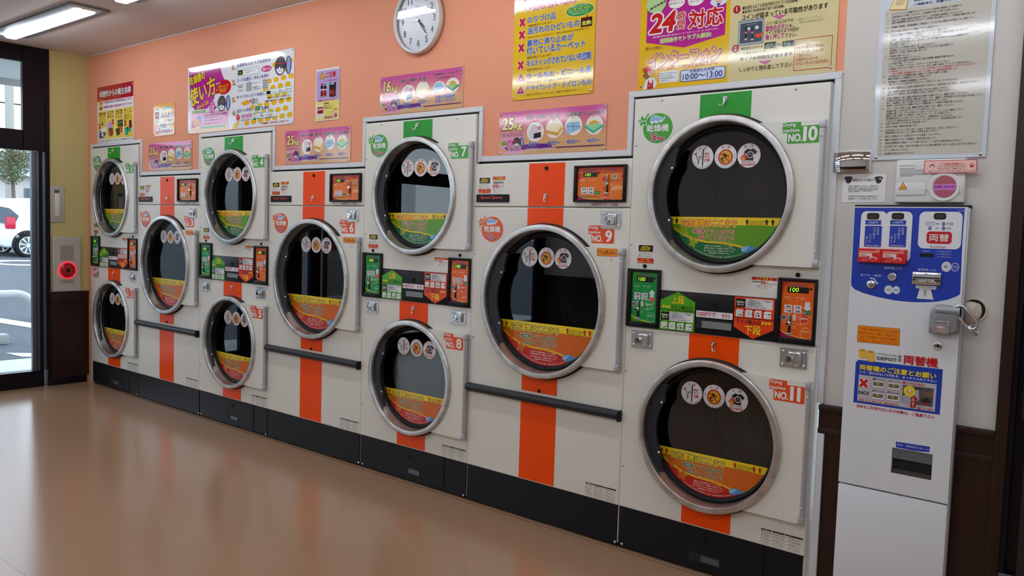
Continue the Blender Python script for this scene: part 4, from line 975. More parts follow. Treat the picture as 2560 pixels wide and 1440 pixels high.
L_25=[
('C',0,0,.0735,.0655,'#dfe8d8',d(l=1)),
('C',0,0,.0705,.0625,'#e8581a',d(l=2)),
('G',((-.058,.033),(-.0543,.036),(-.0505,.0403),(-.0495,.045),(-.0524,.048),(-.0578,.0482),(-.0631,.0466),(-.0666,.0456),(-.0684,.0473),(-.07,.0517),(-.073,.0566),(-.0771,.059),(-.0809,.0572),(-.0828,.0522),(-.0829,.0466),(-.083,.043),(-.0852,.0418),(-.0899,.0416),(-.0955,.0403),(-.099,.0371),(-.0985,.033),(-.0943,.0296),(-.089,.0278),(-.0856,.0266),(-.0852,.0242),(-.0864,.0196),(-.0869,.0139),(-.085,.0095),(-.0809,.0088),(-.0764,.0117),(-.073,.0161),(-.0708,.019),(-.0684,.0187),(-.0644,.0161),(-.0591,.0139),(-.0544,.0144),(-.0524,.018),(-.0538,.0232),(-.057,.0278),(-.059,.0308)),'#dfe8d8',d(l=2)),
('G',((-.0603,.033),(-.0571,.0355),(-.0539,.0392),(-.0531,.0431),(-.0555,.0457),(-.0601,.0459),(-.0646,.0446),(-.0676,.0437),(-.0691,.0451),(-.0705,.0489),(-.073,.053),(-.0765,.055),(-.0797,.0535),(-.0813,.0493),(-.0814,.0446),(-.0815,.0415),(-.0833,.0405),(-.0873,.0403),(-.0921,.0392),(-.095,.0365),(-.0946,.033),(-.091,.0301),(-.0866,.0286),(-.0837,.0276),(-.0833,.0255),(-.0844,.0216),(-.0848,.0168),(-.0831,.0131),(-.0797,.0125),(-.0759,.015),(-.073,.0187),(-.0711,.0212),(-.0691,.0209),(-.0657,.0187),(-.0612,.0168),(-.0572,.0172),(-.0555,.0203),(-.0567,.0247),(-.0594,.0286),(-.0612,.0311)),'#e8581a',d(l=3)),
('T','DEPOT',-.088,.029,-.058,.037,'W',d(b=.02,l=6)),
('L',((-.06,.045),(-.045,.062)),.007,'#e8581a',d(l=3)),
('G',((-.036,.044),(-.036,.024),(-.026,.018),(-.016,.025),(-.006,.019),(.006,.026),(.016,.022),(.03,.036),(.036,.047),(.02,.042),(0,.05),(-.016,.055),(-.03,.05)),'#dfe8f4',d(l=3)),
('G',((-.034,.042),(-.034,.033),(-.022,.027),(-.012,.033),(0,.028),(.012,.034),(.022,.032),(.032,.044),(.018,.04),(0,.047),(-.016,.052),(-.03,.048)),'#8ab4dc',d(l=4)),
('T','乾燥機',-.052,-.014,.052,.016,'W',d(b=.03)),
('T','25',-.034,-.052,-.002,-.02,'#a8142a',d(b=.05,o='W',ow=.09)),
('T','kg',.001,-.054,.034,-.031,'#a8142a',d(b=.04,o='W',ow=.09))]
C_PEN=[
('C',0,0,.0475,.0475,'#eceaea',d(l=1)),
('A','注\u3000意',0,0,.037,118,62,.01,'R',d(b=.02)),
('L',((.003,.034),(.001,-.034)),.005,'K',d(l=3)),
('G',((-.002,-.03),(.004,-.03),(0,-.042)),'K',d(l=3)),
('L',((-.004,.026),(-.005,-.012)),.0015,'K',d(l=3)),
('L',((-.03,.014),(-.014,-.026)),.003,'#26323a',d(l=3)),
('L',((-.037,.01),(-.026,.018)),.004,'#26323a',d(l=3)),
('L',((-.011,.002),(-.022,-.03)),.0025,'#26323a',d(l=3)),
('L',((-.017,.001),(-.006,.0025)),.003,'#26323a',d(l=3)),
('T','異物・',.008,.009,.034,.018,'R',d(b=.02)),
('T','汚れに',.008,-.003,.034,.006,'R',d(b=.02)),
('T','注意',.008,-.018,.032,-.006,'R',d(b=.03)),
('A','ペン・カッター・釘・ヘアピン・汚れが付着している衣類等は入れないで下さい',0,0,.043,-160,-20,.0045,'K',d(inv=1))]
C_OIL=[
('C',0,0,.0475,.0475,'#eceaea',d(l=1)),
('A','危\u3000険',0,0,.037,120,60,.01,'R',d(b=.02)),
('C',0,-.003,.031,.031,'#b82a10',d(l=2)),
('C',0,-.003,.0255,.0255,'#e8a820',d(l=3)),
('G',((-.008,.014),(.008,.006),(.004,-.006),(-.011,.002)),'#1c1c10',d(l=4)),
('G',((-.022,-.008),(-.01,-.002),(-.002,-.018),(-.012,-.024)),'#1c1c10',d(l=4)),
('L',((.008,.004),(.013,.002),(.012,-.007)),.0025,'#1c1c10',d(l=4)),
('C',-.009,-.014,.003,.004,'#e8c83a',d(l=5)),
('L',((-.021,.013),(.019,-.022)),.005,'#c8381a',d(l=6)),
('A','機械オイル・アロマオイル・工業油・食用油',0,0,.0395,-195,15,.0055,'#5a1a1a',d(inv=1)),
('A','が付着した衣類等は発火します',0,0,.0445,-135,-45,.0035,'K',d(inv=1))]
C_FIRE=[
('C',0,0,.0475,.0475,'#eceaea',d(l=1)),
('A','危\u3000険',0,0,.038,122,62,.01,'R',d(b=.02)),
('G',((-.006,.027),(-.02,.016),(-.02,.006),(-.01,.009),(-.011,-.018),(.019,-.02),(.02,.008),(.026,.003),(.034,.014),(.016,.027),(.006,.023)),'#16151a',d(l=3)),
('C',.006,.003,.0135,.0135,'#eceaea',d(l=4)),
('C',.006,.003,.0105,.0105,'#16151a',d(l=5)),
('L',((.006,.009),(.006,.003),(.01,.001)),.002,'#eceaea',d(l=6)),
('G',((-.016,.012),(-.012,0),(-.008,-.01),(-.014,-.02),(-.026,-.02),(-.034,-.01),(-.027,0)),'#d8401a',d(l=4)),
('C',-.022,-.012,.006,.008,'#f0a02a',d(l=5)),
('T','長時間の乾燥の放置',-.028,-.028,.026,-.022,'#a83a3a',d(b=.01)),
('T','発火の恐れ有',-.03,-.04,.028,-.03,'R',d(b=.03))]
F_OR=[
('G',((-.2361,-.088),(-.2276,-.1081),(-.2174,-.1274),(-.2056,-.1458),(-.1922,-.163),(-.1773,-.1791),(-.1611,-.1938),(-.1437,-.207),(-.1253,-.2187),(-.1059,-.2287),(-.0857,-.237),(-.0648,-.2435),(-.0435,-.2482),(-.0218,-.2511),(-0,-.252),(.0218,-.2511),(.0435,-.2482),(.0648,-.2435),(.0857,-.237),(.1059,-.2287),(.1253,-.2187),(.1437,-.207),(.1611,-.1938),(.1773,-.1791),(.1922,-.163),(.2056,-.1458),(.2174,-.1274),(.2276,-.1081),(.2361,-.088)),'#d8681a',d(l=1)),
('G',((-.2375,-.088),(-.2265,-.118),(.2265,-.118),(.2375,-.088)),'#f0cf1a',d(l=2)),
('G',((-.205,-.146),(-.17,-.162),(-.12,-.182),(-.06,-.19),(0,-.192),(.06,-.199),(.12,-.214),(.128,-.2165),(.1156,-.2239),(.1001,-.2313),(.0841,-.2375),(.0678,-.2427),(.0511,-.2468),(.0342,-.2497),(.0171,-.2514),(-0,-.252),(-.0171,-.2514),(-.0342,-.2497),(-.0511,-.2468),(-.0678,-.2427),(-.0841,-.2375),(-.1001,-.2313),(-.1156,-.2239),(-.1305,-.2156),(-.1449,-.2062),(-.1586,-.1959),(-.1715,-.1846),(-.1837,-.1725),(-.195,-.1596)),'#c8201a',d(l=2)),
('L',((-.212,-.132),(-.17,-.158),(-.12,-.178),(-.06,-.187),(0,-.189),(.06,-.196),(.12,-.211)),.0075,'#e8bd10',d(l=3)),
('T','お洗濯物はここまで',-.178,-.128,.062,-.096,'#f4d41a',d(b=.035,o='#202a14',ow=.1,o2='#f4ecd0',ow2=.135)),
('G',((-.222,-.093),(-.213,-.104),(-.218,-.104),(-.218,-.115),(-.226,-.115),(-.226,-.104),(-.231,-.104)),'#b82a10',d(l=3)),
('G',((-.199,-.093),(-.19,-.104),(-.195,-.104),(-.195,-.115),(-.203,-.115),(-.203,-.104),(-.208,-.104)),'#b82a10',d(l=3)),
('G',((.104,-.093),(.113,-.104),(.108,-.104),(.108,-.115),(.1,-.115),(.1,-.104),(.095,-.104)),'#b82a10',d(l=3)),
('G',((.182,-.093),(.191,-.104),(.186,-.104),(.186,-.115),(.178,-.115),(.178,-.104),(.173,-.104)),'#b82a10',d(l=3)),
('G',((.206,-.093),(.215,-.104),(.21,-.104),(.21,-.115),(.202,-.115),(.202,-.104),(.197,-.104)),'#b82a10',d(l=3)),
('R',-.126,-.153,-.072,-.135,'#f0e0c0',d(l=3,rad=.008)),
('R',-.124,-.151,-.074,-.137,'#0f6a3a',d(l=4,rad=.007)),
('T','ご利用前に',-.119,-.148,-.079,-.14,'W',d(b=.02,l=6)),
('T','ドラムの中を',-.066,-.155,.054,-.134,'#0c5a2c',d(b=.03,o='#f0e0c0',ow=.085)),
('T','拭いてください!',-.102,-.179,.052,-.156,'#0c5a2c',d(b=.03,o='#f0e0c0',ow=.085)),
('T','店内のふきんをご利用ください。',-.046,-.1855,.05,-.181,'#f0e0c0',d(b=.01)),
('T','●前の方の乾燥が終了している場合、',-.068,-.205,.052,-.199,'#f0e8d8',d(b=.02)),
('T','洗濯物を取出して機械をご利用ください。',-.072,-.214,.064,-.208,'#f0e8d8',d(b=.02)),
('T','●しわ防止のため、乾燥終了後ドラムが',-.072,-.224,.056,-.218,'#f0e8d8',d(b=.02)),
('T','自動回転する事があります。',-.05,-.233,.042,-.227,'#f0e8d8',d(b=.02)),
('A','前の方が放置で洗濯物に破損が生じた場合、当店は責任を負いかねます。',0,0,.245,-118,-66,.0055,'#f0e8d8',d(inv=1)),
('G',((-.152,-.142),(-.15,-.1395),(-.1463,-.1356),(-.1438,-.1307),(-.1446,-.1264),(-.1488,-.1248),(-.1544,-.126),(-.159,-.1282),(-.1617,-.1287),(-.1635,-.126),(-.166,-.1213),(-.1699,-.1173),(-.1742,-.1168),(-.177,-.1203),(-.1776,-.126),(-.177,-.131),(-.1774,-.1337),(-.1804,-.1347),(-.1857,-.1356),(-.1907,-.1381),(-.1925,-.142),(-.19,-.1458),(-.1848,-.1481),(-.1798,-.149),(-.1774,-.1503),(-.1774,-.1534),(-.1782,-.1588),(-.1773,-.1642),(-.1742,-.1672),(-.1698,-.166),(-.166,-.1618),(-.1636,-.1573),(-.1617,-.1553),(-.1587,-.1564),(-.1538,-.1588),(-.1483,-.1597),(-.1446,-.1576),(-.1443,-.153),(-.1472,-.1481),(-.1507,-.1444)),'#c8a84a',d(l=3)),
('G',((-.1541,-.142),(-.1525,-.1399),(-.1493,-.1366),(-.1471,-.1324),(-.1479,-.1288),(-.1514,-.1274),(-.1561,-.1284),(-.16,-.1303),(-.1623,-.1307),(-.1639,-.1285),(-.166,-.1244),(-.1693,-.1211),(-.1729,-.1207),(-.1754,-.1236),(-.1759,-.1284),(-.1753,-.1327),(-.1756,-.135),(-.1782,-.1358),(-.1827,-.1366),(-.1869,-.1387),(-.1884,-.142),(-.1864,-.1452),(-.1819,-.1472),(-.1777,-.148),(-.1756,-.149),(-.1757,-.1517),(-.1763,-.1562),(-.1756,-.1609),(-.1729,-.1633),(-.1692,-.1624),(-.166,-.1588),(-.1639,-.155),(-.1623,-.1533),(-.1598,-.1542),(-.1557,-.1562),(-.151,-.157),(-.1479,-.1552),(-.1476,-.1514),(-.1501,-.1472),(-.153,-.1441)),'#d8641a',d(l=4)),
('G',((-.1003,-.19),(-.1018,-.1868),(-.1059,-.1848),(-.1102,-.184),(-.1127,-.1833),(-.113,-.181),(-.1125,-.1769),(-.113,-.1722),(-.1153,-.1694),(-.1188,-.1698),(-.122,-.1731),(-.1241,-.177),(-.1255,-.1791),(-.1278,-.1787),(-.1315,-.1769),(-.1361,-.1759),(-.1395,-.1773),(-.1402,-.1807),(-.1381,-.1848),(-.135,-.1879),(-.1335,-.19),(-.1346,-.192),(-.1374,-.195),(-.1398,-.199),(-.1395,-.2027),(-.1364,-.2044),(-.1319,-.2037),(-.128,-.2018),(-.1255,-.2009),(-.124,-.2026),(-.122,-.2062),(-.1189,-.2097),(-.1153,-.2106),(-.1127,-.2082),(-.1121,-.2037),(-.1127,-.1993),(-.1127,-.1967),(-.1107,-.1958),(-.1066,-.195),(-.1023,-.1931)),'#c8a84a',d(l=4)),
('G',((-.1036,-.19),(-.1049,-.1873),(-.1084,-.1856),(-.112,-.1849),(-.1141,-.1843),(-.1144,-.1824),(-.1139,-.1789),(-.1143,-.175),(-.1163,-.1725),(-.1193,-.1729),(-.122,-.1757),(-.1238,-.1789),(-.125,-.1807),(-.1269,-.1804),(-.1301,-.1789),(-.1339,-.1781),(-.1368,-.1792),(-.1374,-.1821),(-.1356,-.1856),(-.1331,-.1882),(-.1317,-.19),(-.1327,-.1917),(-.1351,-.1942),(-.137,-.1977),(-.1368,-.2008),(-.1342,-.2022),(-.1304,-.2016),(-.1271,-.2),(-.125,-.1993),(-.1237,-.2007),(-.122,-.2038),(-.1194,-.2067),(-.1163,-.2075),(-.1141,-.2054),(-.1136,-.2016),(-.1141,-.1979),(-.1141,-.1957),(-.1124,-.1949),(-.1089,-.1942),(-.1053,-.1926)),'#d8641a',d(l=5)),
('T','DEPOT',.108,-.118,.172,-.1,'#f4d41a',d(b=.05,o='K',ow=.11,l=5)),
('G',((.084,-.214),(.088,-.203),(.1,-.197),(.118,-.196),(.14,-.202),(.158,-.206),(.14,-.209),(.124,-.2155),(.11,-.224),(.096,-.2255)),'#4a90c8',d(l=5)),
('G',((.084,-.213),(.09,-.203),(.104,-.199),(.12,-.2),(.11,-.208),(.1,-.219),(.09,-.22)),'#8ac0dc',d(l=6))]
F_GR=[
('G',((-.2361,-.088),(-.2276,-.1081),(-.2174,-.1274),(-.2056,-.1458),(-.1922,-.163),(-.1773,-.1791),(-.1611,-.1938),(-.1437,-.207),(-.1253,-.2187),(-.1059,-.2287),(-.0857,-.237),(-.0648,-.2435),(-.0435,-.2482),(-.0218,-.2511),(-0,-.252),(.0218,-.2511),(.0435,-.2482),(.0648,-.2435),(.0857,-.237),(.1059,-.2287),(.1253,-.2187),(.1437,-.207),(.1611,-.1938),(.1773,-.1791),(.1922,-.163),(.2056,-.1458),(.2174,-.1274),(.2276,-.1081),(.2361,-.088)),'#5f9a1a',d(l=1)),
('G',((-.2375,-.088),(-.2265,-.118),(.2265,-.118),(.2375,-.088)),'#f0cf1a',d(l=2)),
('G',((-.205,-.146),(-.17,-.162),(-.12,-.182),(-.06,-.19),(0,-.192),(.06,-.199),(.12,-.214),(.128,-.2165),(.1156,-.2239),(.1001,-.2313),(.0841,-.2375),(.0678,-.2427),(.0511,-.2468),(.0342,-.2497),(.0171,-.2514),(-0,-.252),(-.0171,-.2514),(-.0342,-.2497),(-.0511,-.2468),(-.0678,-.2427),(-.0841,-.2375),(-.1001,-.2313),(-.1156,-.2239),(-.1305,-.2156),(-.1449,-.2062),(-.1586,-.1959),(-.1715,-.1846),(-.1837,-.1725),(-.195,-.1596)),'#0f6a34',d(l=2)),
('L',((-.212,-.132),(-.17,-.158),(-.12,-.178),(-.06,-.187),(0,-.189),(.06,-.196),(.12,-.211)),.0075,'#e8bd10',d(l=3)),
('T','お洗濯物はここまで',-.178,-.128,.062,-.096,'#f4b81a',d(b=.035,o='#b8481a',ow=.1,o2='#f4ecd0',ow2=.135)),
('G',((-.222,-.093),(-.213,-.104),(-.218,-.104),(-.218,-.115),(-.226,-.115),(-.226,-.104),(-.231,-.104)),'#26260c',d(l=3)),
('G',((-.199,-.093),(-.19,-.104),(-.195,-.104),(-.195,-.115),(-.203,-.115),(-.203,-.104),(-.208,-.104)),'#26260c',d(l=3)),
('G',((.104,-.093),(.113,-.104),(.108,-.104),(.108,-.115),(.1,-.115),(.1,-.104),(.095,-.104)),'#26260c',d(l=3)),
('G',((.182,-.093),(.191,-.104),(.186,-.104),(.186,-.115),(.178,-.115),(.178,-.104),(.173,-.104)),'#26260c',d(l=3)),
('G',((.206,-.093),(.215,-.104),(.21,-.104),(.21,-.115),(.202,-.115),(.202,-.104),(.197,-.104)),'#26260c',d(l=3)),
('R',-.126,-.153,-.072,-.135,'#f0e0c0',d(l=3,rad=.008)),
('R',-.124,-.151,-.074,-.137,'#b8402a',d(l=4,rad=.007)),
('T','ご利用前に',-.119,-.148,-.079,-.14,'W',d(b=.02,l=6)),
('T','ドラムの中を',-.066,-.155,.054,-.134,'#a8281a',d(b=.03,o='#f0e0c0',ow=.085)),
('T','拭いてください!',-.102,-.179,.052,-.156,'#a8281a',d(b=.03,o='#f0e0c0',ow=.085)),
('T','店内のふきんをご利用ください。',-.046,-.1855,.05,-.181,'#f0e0c0',d(b=.01)),
('T','●前の方の乾燥が終了している場合、',-.068,-.205,.052,-.199,'#f0e8d8',d(b=.02)),
('T','洗濯物を取出して機械をご利用ください。',-.072,-.214,.064,-.208,'#f0e8d8',d(b=.02)),
('T','●しわ防止のため、乾燥終了後ドラムが',-.072,-.224,.056,-.218,'#f0e8d8',d(b=.02)),
('T','自動回転する事があります。',-.05,-.233,.042,-.227,'#f0e8d8',d(b=.02)),
('A','前の方が放置で洗濯物に破損が生じた場合、当店は責任を負いかねます。',0,0,.245,-118,-66,.0055,'#f0e8d8',d(inv=1)),
('G',((-.152,-.142),(-.15,-.1395),(-.1463,-.1356),(-.1438,-.1307),(-.1446,-.1264),(-.1488,-.1248),(-.1544,-.126),(-.159,-.1282),(-.1617,-.1287),(-.1635,-.126),(-.166,-.1213),(-.1699,-.1173),(-.1742,-.1168),(-.177,-.1203),(-.1776,-.126),(-.177,-.131),(-.1774,-.1337),(-.1804,-.1347),(-.1857,-.1356),(-.1907,-.1381),(-.1925,-.142),(-.19,-.1458),(-.1848,-.1481),(-.1798,-.149),(-.1774,-.1503),(-.1774,-.1534),(-.1782,-.1588),(-.1773,-.1642),(-.1742,-.1672),(-.1698,-.166),(-.166,-.1618),(-.1636,-.1573),(-.1617,-.1553),(-.1587,-.1564),(-.1538,-.1588),(-.1483,-.1597),(-.1446,-.1576),(-.1443,-.153),(-.1472,-.1481),(-.1507,-.1444)),'#c8a84a',d(l=3)),
('G',((-.1541,-.142),(-.1525,-.1399),(-.1493,-.1366),(-.1471,-.1324),(-.1479,-.1288),(-.1514,-.1274),(-.1561,-.1284),(-.16,-.1303),(-.1623,-.1307),(-.1639,-.1285),(-.166,-.1244),(-.1693,-.1211),(-.1729,-.1207),(-.1754,-.1236),(-.1759,-.1284),(-.1753,-.1327),(-.1756,-.135),(-.1782,-.1358),(-.1827,-.1366),(-.1869,-.1387),(-.1884,-.142),(-.1864,-.1452),(-.1819,-.1472),(-.1777,-.148),(-.1756,-.149),(-.1757,-.1517),(-.1763,-.1562),(-.1756,-.1609),(-.1729,-.1633),(-.1692,-.1624),(-.166,-.1588),(-.1639,-.155),(-.1623,-.1533),(-.1598,-.1542),(-.1557,-.1562),(-.151,-.157),(-.1479,-.1552),(-.1476,-.1514),(-.1501,-.1472),(-.153,-.1441)),'#8aa81a',d(l=4)),
('G',((-.1003,-.19),(-.1018,-.1868),(-.1059,-.1848),(-.1102,-.184),(-.1127,-.1833),(-.113,-.181),(-.1125,-.1769),(-.113,-.1722),(-.1153,-.1694),(-.1188,-.1698),(-.122,-.1731),(-.1241,-.177),(-.1255,-.1791),(-.1278,-.1787),(-.1315,-.1769),(-.1361,-.1759),(-.1395,-.1773),(-.1402,-.1807),(-.1381,-.1848),(-.135,-.1879),(-.1335,-.19),(-.1346,-.192),(-.1374,-.195),(-.1398,-.199),(-.1395,-.2027),(-.1364,-.2044),(-.1319,-.2037),(-.128,-.2018),(-.1255,-.2009),(-.124,-.2026),(-.122,-.2062),(-.1189,-.2097),(-.1153,-.2106),(-.1127,-.2082),(-.1121,-.2037),(-.1127,-.1993),(-.1127,-.1967),(-.1107,-.1958),(-.1066,-.195),(-.1023,-.1931)),'#c8a84a',d(l=4)),
('G',((-.1036,-.19),(-.1049,-.1873),(-.1084,-.1856),(-.112,-.1849),(-.1141,-.1843),(-.1144,-.1824),(-.1139,-.1789),(-.1143,-.175),(-.1163,-.1725),(-.1193,-.1729),(-.122,-.1757),(-.1238,-.1789),(-.125,-.1807),(-.1269,-.1804),(-.1301,-.1789),(-.1339,-.1781),(-.1368,-.1792),(-.1374,-.1821),(-.1356,-.1856),(-.1331,-.1882),(-.1317,-.19),(-.1327,-.1917),(-.1351,-.1942),(-.137,-.1977),(-.1368,-.2008),(-.1342,-.2022),(-.1304,-.2016),(-.1271,-.2),(-.125,-.1993),(-.1237,-.2007),(-.122,-.2038),(-.1194,-.2067),(-.1163,-.2075),(-.1141,-.2054),(-.1136,-.2016),(-.1141,-.1979),(-.1141,-.1957),(-.1124,-.1949),(-.1089,-.1942),(-.1053,-.1926)),'#8aa81a',d(l=5)),
('T','DEPOT',.108,-.118,.172,-.1,'#f4d41a',d(b=.05,o='K',ow=.11,l=5)),
('G',((.084,-.214),(.088,-.203),(.1,-.197),(.118,-.196),(.14,-.202),(.158,-.206),(.14,-.209),(.124,-.2155),(.11,-.224),(.096,-.2255)),'#4a90c8',d(l=5)),
('G',((.084,-.213),(.09,-.203),(.104,-.199),(.12,-.2),(.11,-.208),(.1,-.219),(.09,-.22)),'#8ac0dc',d(l=6))]
M_DOOR=[
('R',0,0,.084,.083,'#eceae4',d(l=1,rad=.004)),
('R',.007,.05,.077,.078,'#15130f',d(l=2,rad=.003)),
('T','d00r',.017,.054,.067,.075,'#e8cf1a',d(b=.015,l=6,sh=.15)),
('T','ドアがきちんと',.01,.038,.072,.046,'#222',d(b=.01)),
('T','閉まっていません',.008,.027,.075,.035,'#222',d(b=.01)),
('R',.002,.001,.082,.023,'#c8201a',d(l=2)),
('T','もう一度',.022,.013,.06,.021,'#f4cf3a',d(b=.02,l=6)),
('T','閉め直してください',.005,.003,.079,.011,'#f4cf3a',d(b=.02,l=6))]
M_99S=[
('R',0,0,.084,.083,'#eceae4',d(l=1,rad=.004)),
('R',.002,.064,.082,.082,'#c8201a',d(l=2)),
('T','ご注意',.021,.0655,.063,.08,'#f4d03a',d(b=.03,l=6)),
('L',((.005,.067),(.011,.079),(.017,.067),(.005,.067)),.0015,'#f4d03a',d(l=6)),
('L',((.067,.067),(.073,.079),(.079,.067),(.067,.067)),.0015,'#f4d03a',d(l=6)),
('T','乾燥時間は',.007,.047,.075,.059,'#222',d(b=.02)),
('T','99',.004,.023,.04,.044,'#c8201a',d(b=.02)),
('T','分',.042,.026,.058,.042,'#c8201a',d(b=.02)),
('T','まで',.061,.035,.078,.043,'#222'),
('T','です。',.061,.024,.08,.032,'#222'),
('T','それ以上コイン投入しても',.004,.013,.078,.019,'#222'),
('T','無効になります。',.012,.004,.07,.01,'#c8201a',d(b=.01))]
M_99T=[
('R',0,0,.103,.047,'#eceae4',d(l=1,rad=.003)),
('R',.001,.034,.102,.046,'#c8201a',d(l=2)),
('T','ご 注 意',.035,.036,.068,.045,'#f4d03a',d(b=.03,l=6)),
('L',((.02,.036),(.025,.045),(.03,.036),(.02,.036)),.0012,'#f4d03a',d(l=6)),
('L',((.074,.036),(.079,.045),(.084,.036),(.074,.036)),.0012,'#f4d03a',d(l=6)),
('T','乾燥時間は',.002,.024,.037,.031,'#222',d(b=.02)),
('T','99',.038,.017,.058,.032,'#c8201a',d(b=.02)),
('T','分',.059,.018,.069,.031,'#c8201a'),
('T','までです。',.071,.017,.102,.024,'#222'),
('T','それ以上コイン投入しても',.018,.009,.082,.015,'#222'),
('T','無効になります!',.03,.002,.068,.007,'#c8201a',d(b=.01))]
M_WARN=[
('R',0,.0575,.042,.0635,'K',d(l=2)),
('T','お 願 い',.008,.0585,.034,.0625,'W',d(l=6)),
('R',.045,.0575,.164,.0635,'K',d(l=2)),
('T','警\u3000告',.092,.0585,.116,.0625,'W',d(l=6)),
('T','可燃物を入れない',.008,.0505,.038,.0545,'#222',d(b=.02)),
('C',.003,.0525,.0022,.0022,'#333',d(l=2)),
('T','火災や故障、けがの原因となります。',.008,.0469,.04,.0494,'#666',d(b=0)),
('T','火災や故障、けがの原因となります。',.008,.0433,.032,.0458,'#666',d(b=0)),
('T','ドラム内を点検',.008,.037,.0328,.041,'#222',d(b=.02)),
('C',.003,.039,.0022,.0022,'#333',d(l=2)),
('T','火災や故障、けがの原因となります。',.008,.0334,.04,.0359,'#666',d(b=0)),
('T','火災や故障、けがの原因となります。',.008,.0298,.032,.0323,'#666',d(b=0)),
('T','可燃物を入れない',.008,.0235,.038,.0275,'#222',d(b=.02)),
('C',.003,.0255,.0022,.0022,'#333',d(l=2)),
('T','火災や故障、けがの原因となります。',.008,.0199,.04,.0224,'#666',d(b=0)),
('T','火災や故障、けがの原因となります。',.008,.0163,.032,.0188,'#666',d(b=0)),
('T','ドラム内を点検',.008,.01,.0328,.014,'#222',d(b=.02)),
('C',.003,.012,.0022,.0022,'#333',d(l=2)),
('T','火災や故障、けがの原因となります。',.008,.0064,.04,.0089,'#666',d(b=0)),
('T','火災や故障、けがの原因となります。',.008,.0028,.032,.0053,'#666',d(b=0)),
('T','可燃物を入れない',.054,.0505,.0983,.0545,'#222',d(b=.02)),
('C',.049,.0525,.0022,.0022,'#333',d(l=2)),
('T','火災や故障、けがの原因となります。',.054,.0469,.101,.0494,'#666',d(b=0)),
('T','火災や故障、けがの原因となります。',.054,.0433,.09,.0458,'#666',d(b=0)),
('T','ドラム内を点検',.054,.037,.0911,.041,'#222',d(b=.02)),
('C',.049,.039,.0022,.0022,'#333',d(l=2)),
('T','火災や故障、けがの原因となります。',.054,.0334,.101,.0359,'#666',d(b=0)),
('T','火災や故障、けがの原因となります。',.054,.0298,.09,.0323,'#666',d(b=0)),
('T','可燃物を入れない',.054,.0235,.0983,.0275,'#222',d(b=.02)),
('C',.049,.0255,.0022,.0022,'#333',d(l=2)),
('T','火災や故障、けがの原因となります。',.054,.0199,.101,.0224,'#666',d(b=0)),
('T','火災や故障、けがの原因となります。',.054,.0163,.09,.0188,'#666',d(b=0)),
('T','ドラム内を点検',.054,.01,.0911,.014,'#222',d(b=.02)),
('C',.049,.012,.0022,.0022,'#333',d(l=2)),
('T','火災や故障、けがの原因となります。',.054,.0064,.101,.0089,'#666',d(b=0)),
('T','火災や故障、けがの原因となります。',.054,.0028,.09,.0053,'#666',d(b=0)),
('T','可燃物を入れない',.116,.0505,.1603,.0545,'#222',d(b=.02)),
('C',.111,.0525,.0022,.0022,'#333',d(l=2)),
('T','火災や故障、けがの原因となります。',.116,.0469,.163,.0494,'#666',d(b=0)),
('T','火災や故障、けがの原因となります。',.116,.0433,.152,.0458,'#666',d(b=0)),
('T','ドラム内を点検',.116,.037,.1531,.041,'#222',d(b=.02)),
('C',.111,.039,.0022,.0022,'#333',d(l=2)),
('T','火災や故障、けがの原因となります。',.116,.0334,.163,.0359,'#666',d(b=0)),
('T','火災や故障、けがの原因となります。',.116,.0298,.152,.0323,'#666',d(b=0)),
('T','可燃物を入れない',.116,.0235,.1603,.0275,'#222',d(b=.02)),
('C',.111,.0255,.0022,.0022,'#333',d(l=2)),
('T','火災や故障、けがの原因となります。',.116,.0199,.163,.0224,'#666',d(b=0)),
('T','火災や故障、けがの原因となります。',.116,.0163,.152,.0188,'#666',d(b=0)),
('T','ドラム内を点検',.116,.01,.1531,.014,'#222',d(b=.02)),
('C',.111,.012,.0022,.0022,'#333',d(l=2)),
('T','火災や故障、けがの原因となります。',.116,.0064,.163,.0089,'#666',d(b=0)),
('T','火災や故障、けがの原因となります。',.116,.0028,.152,.0053,'#666',d(b=0))]
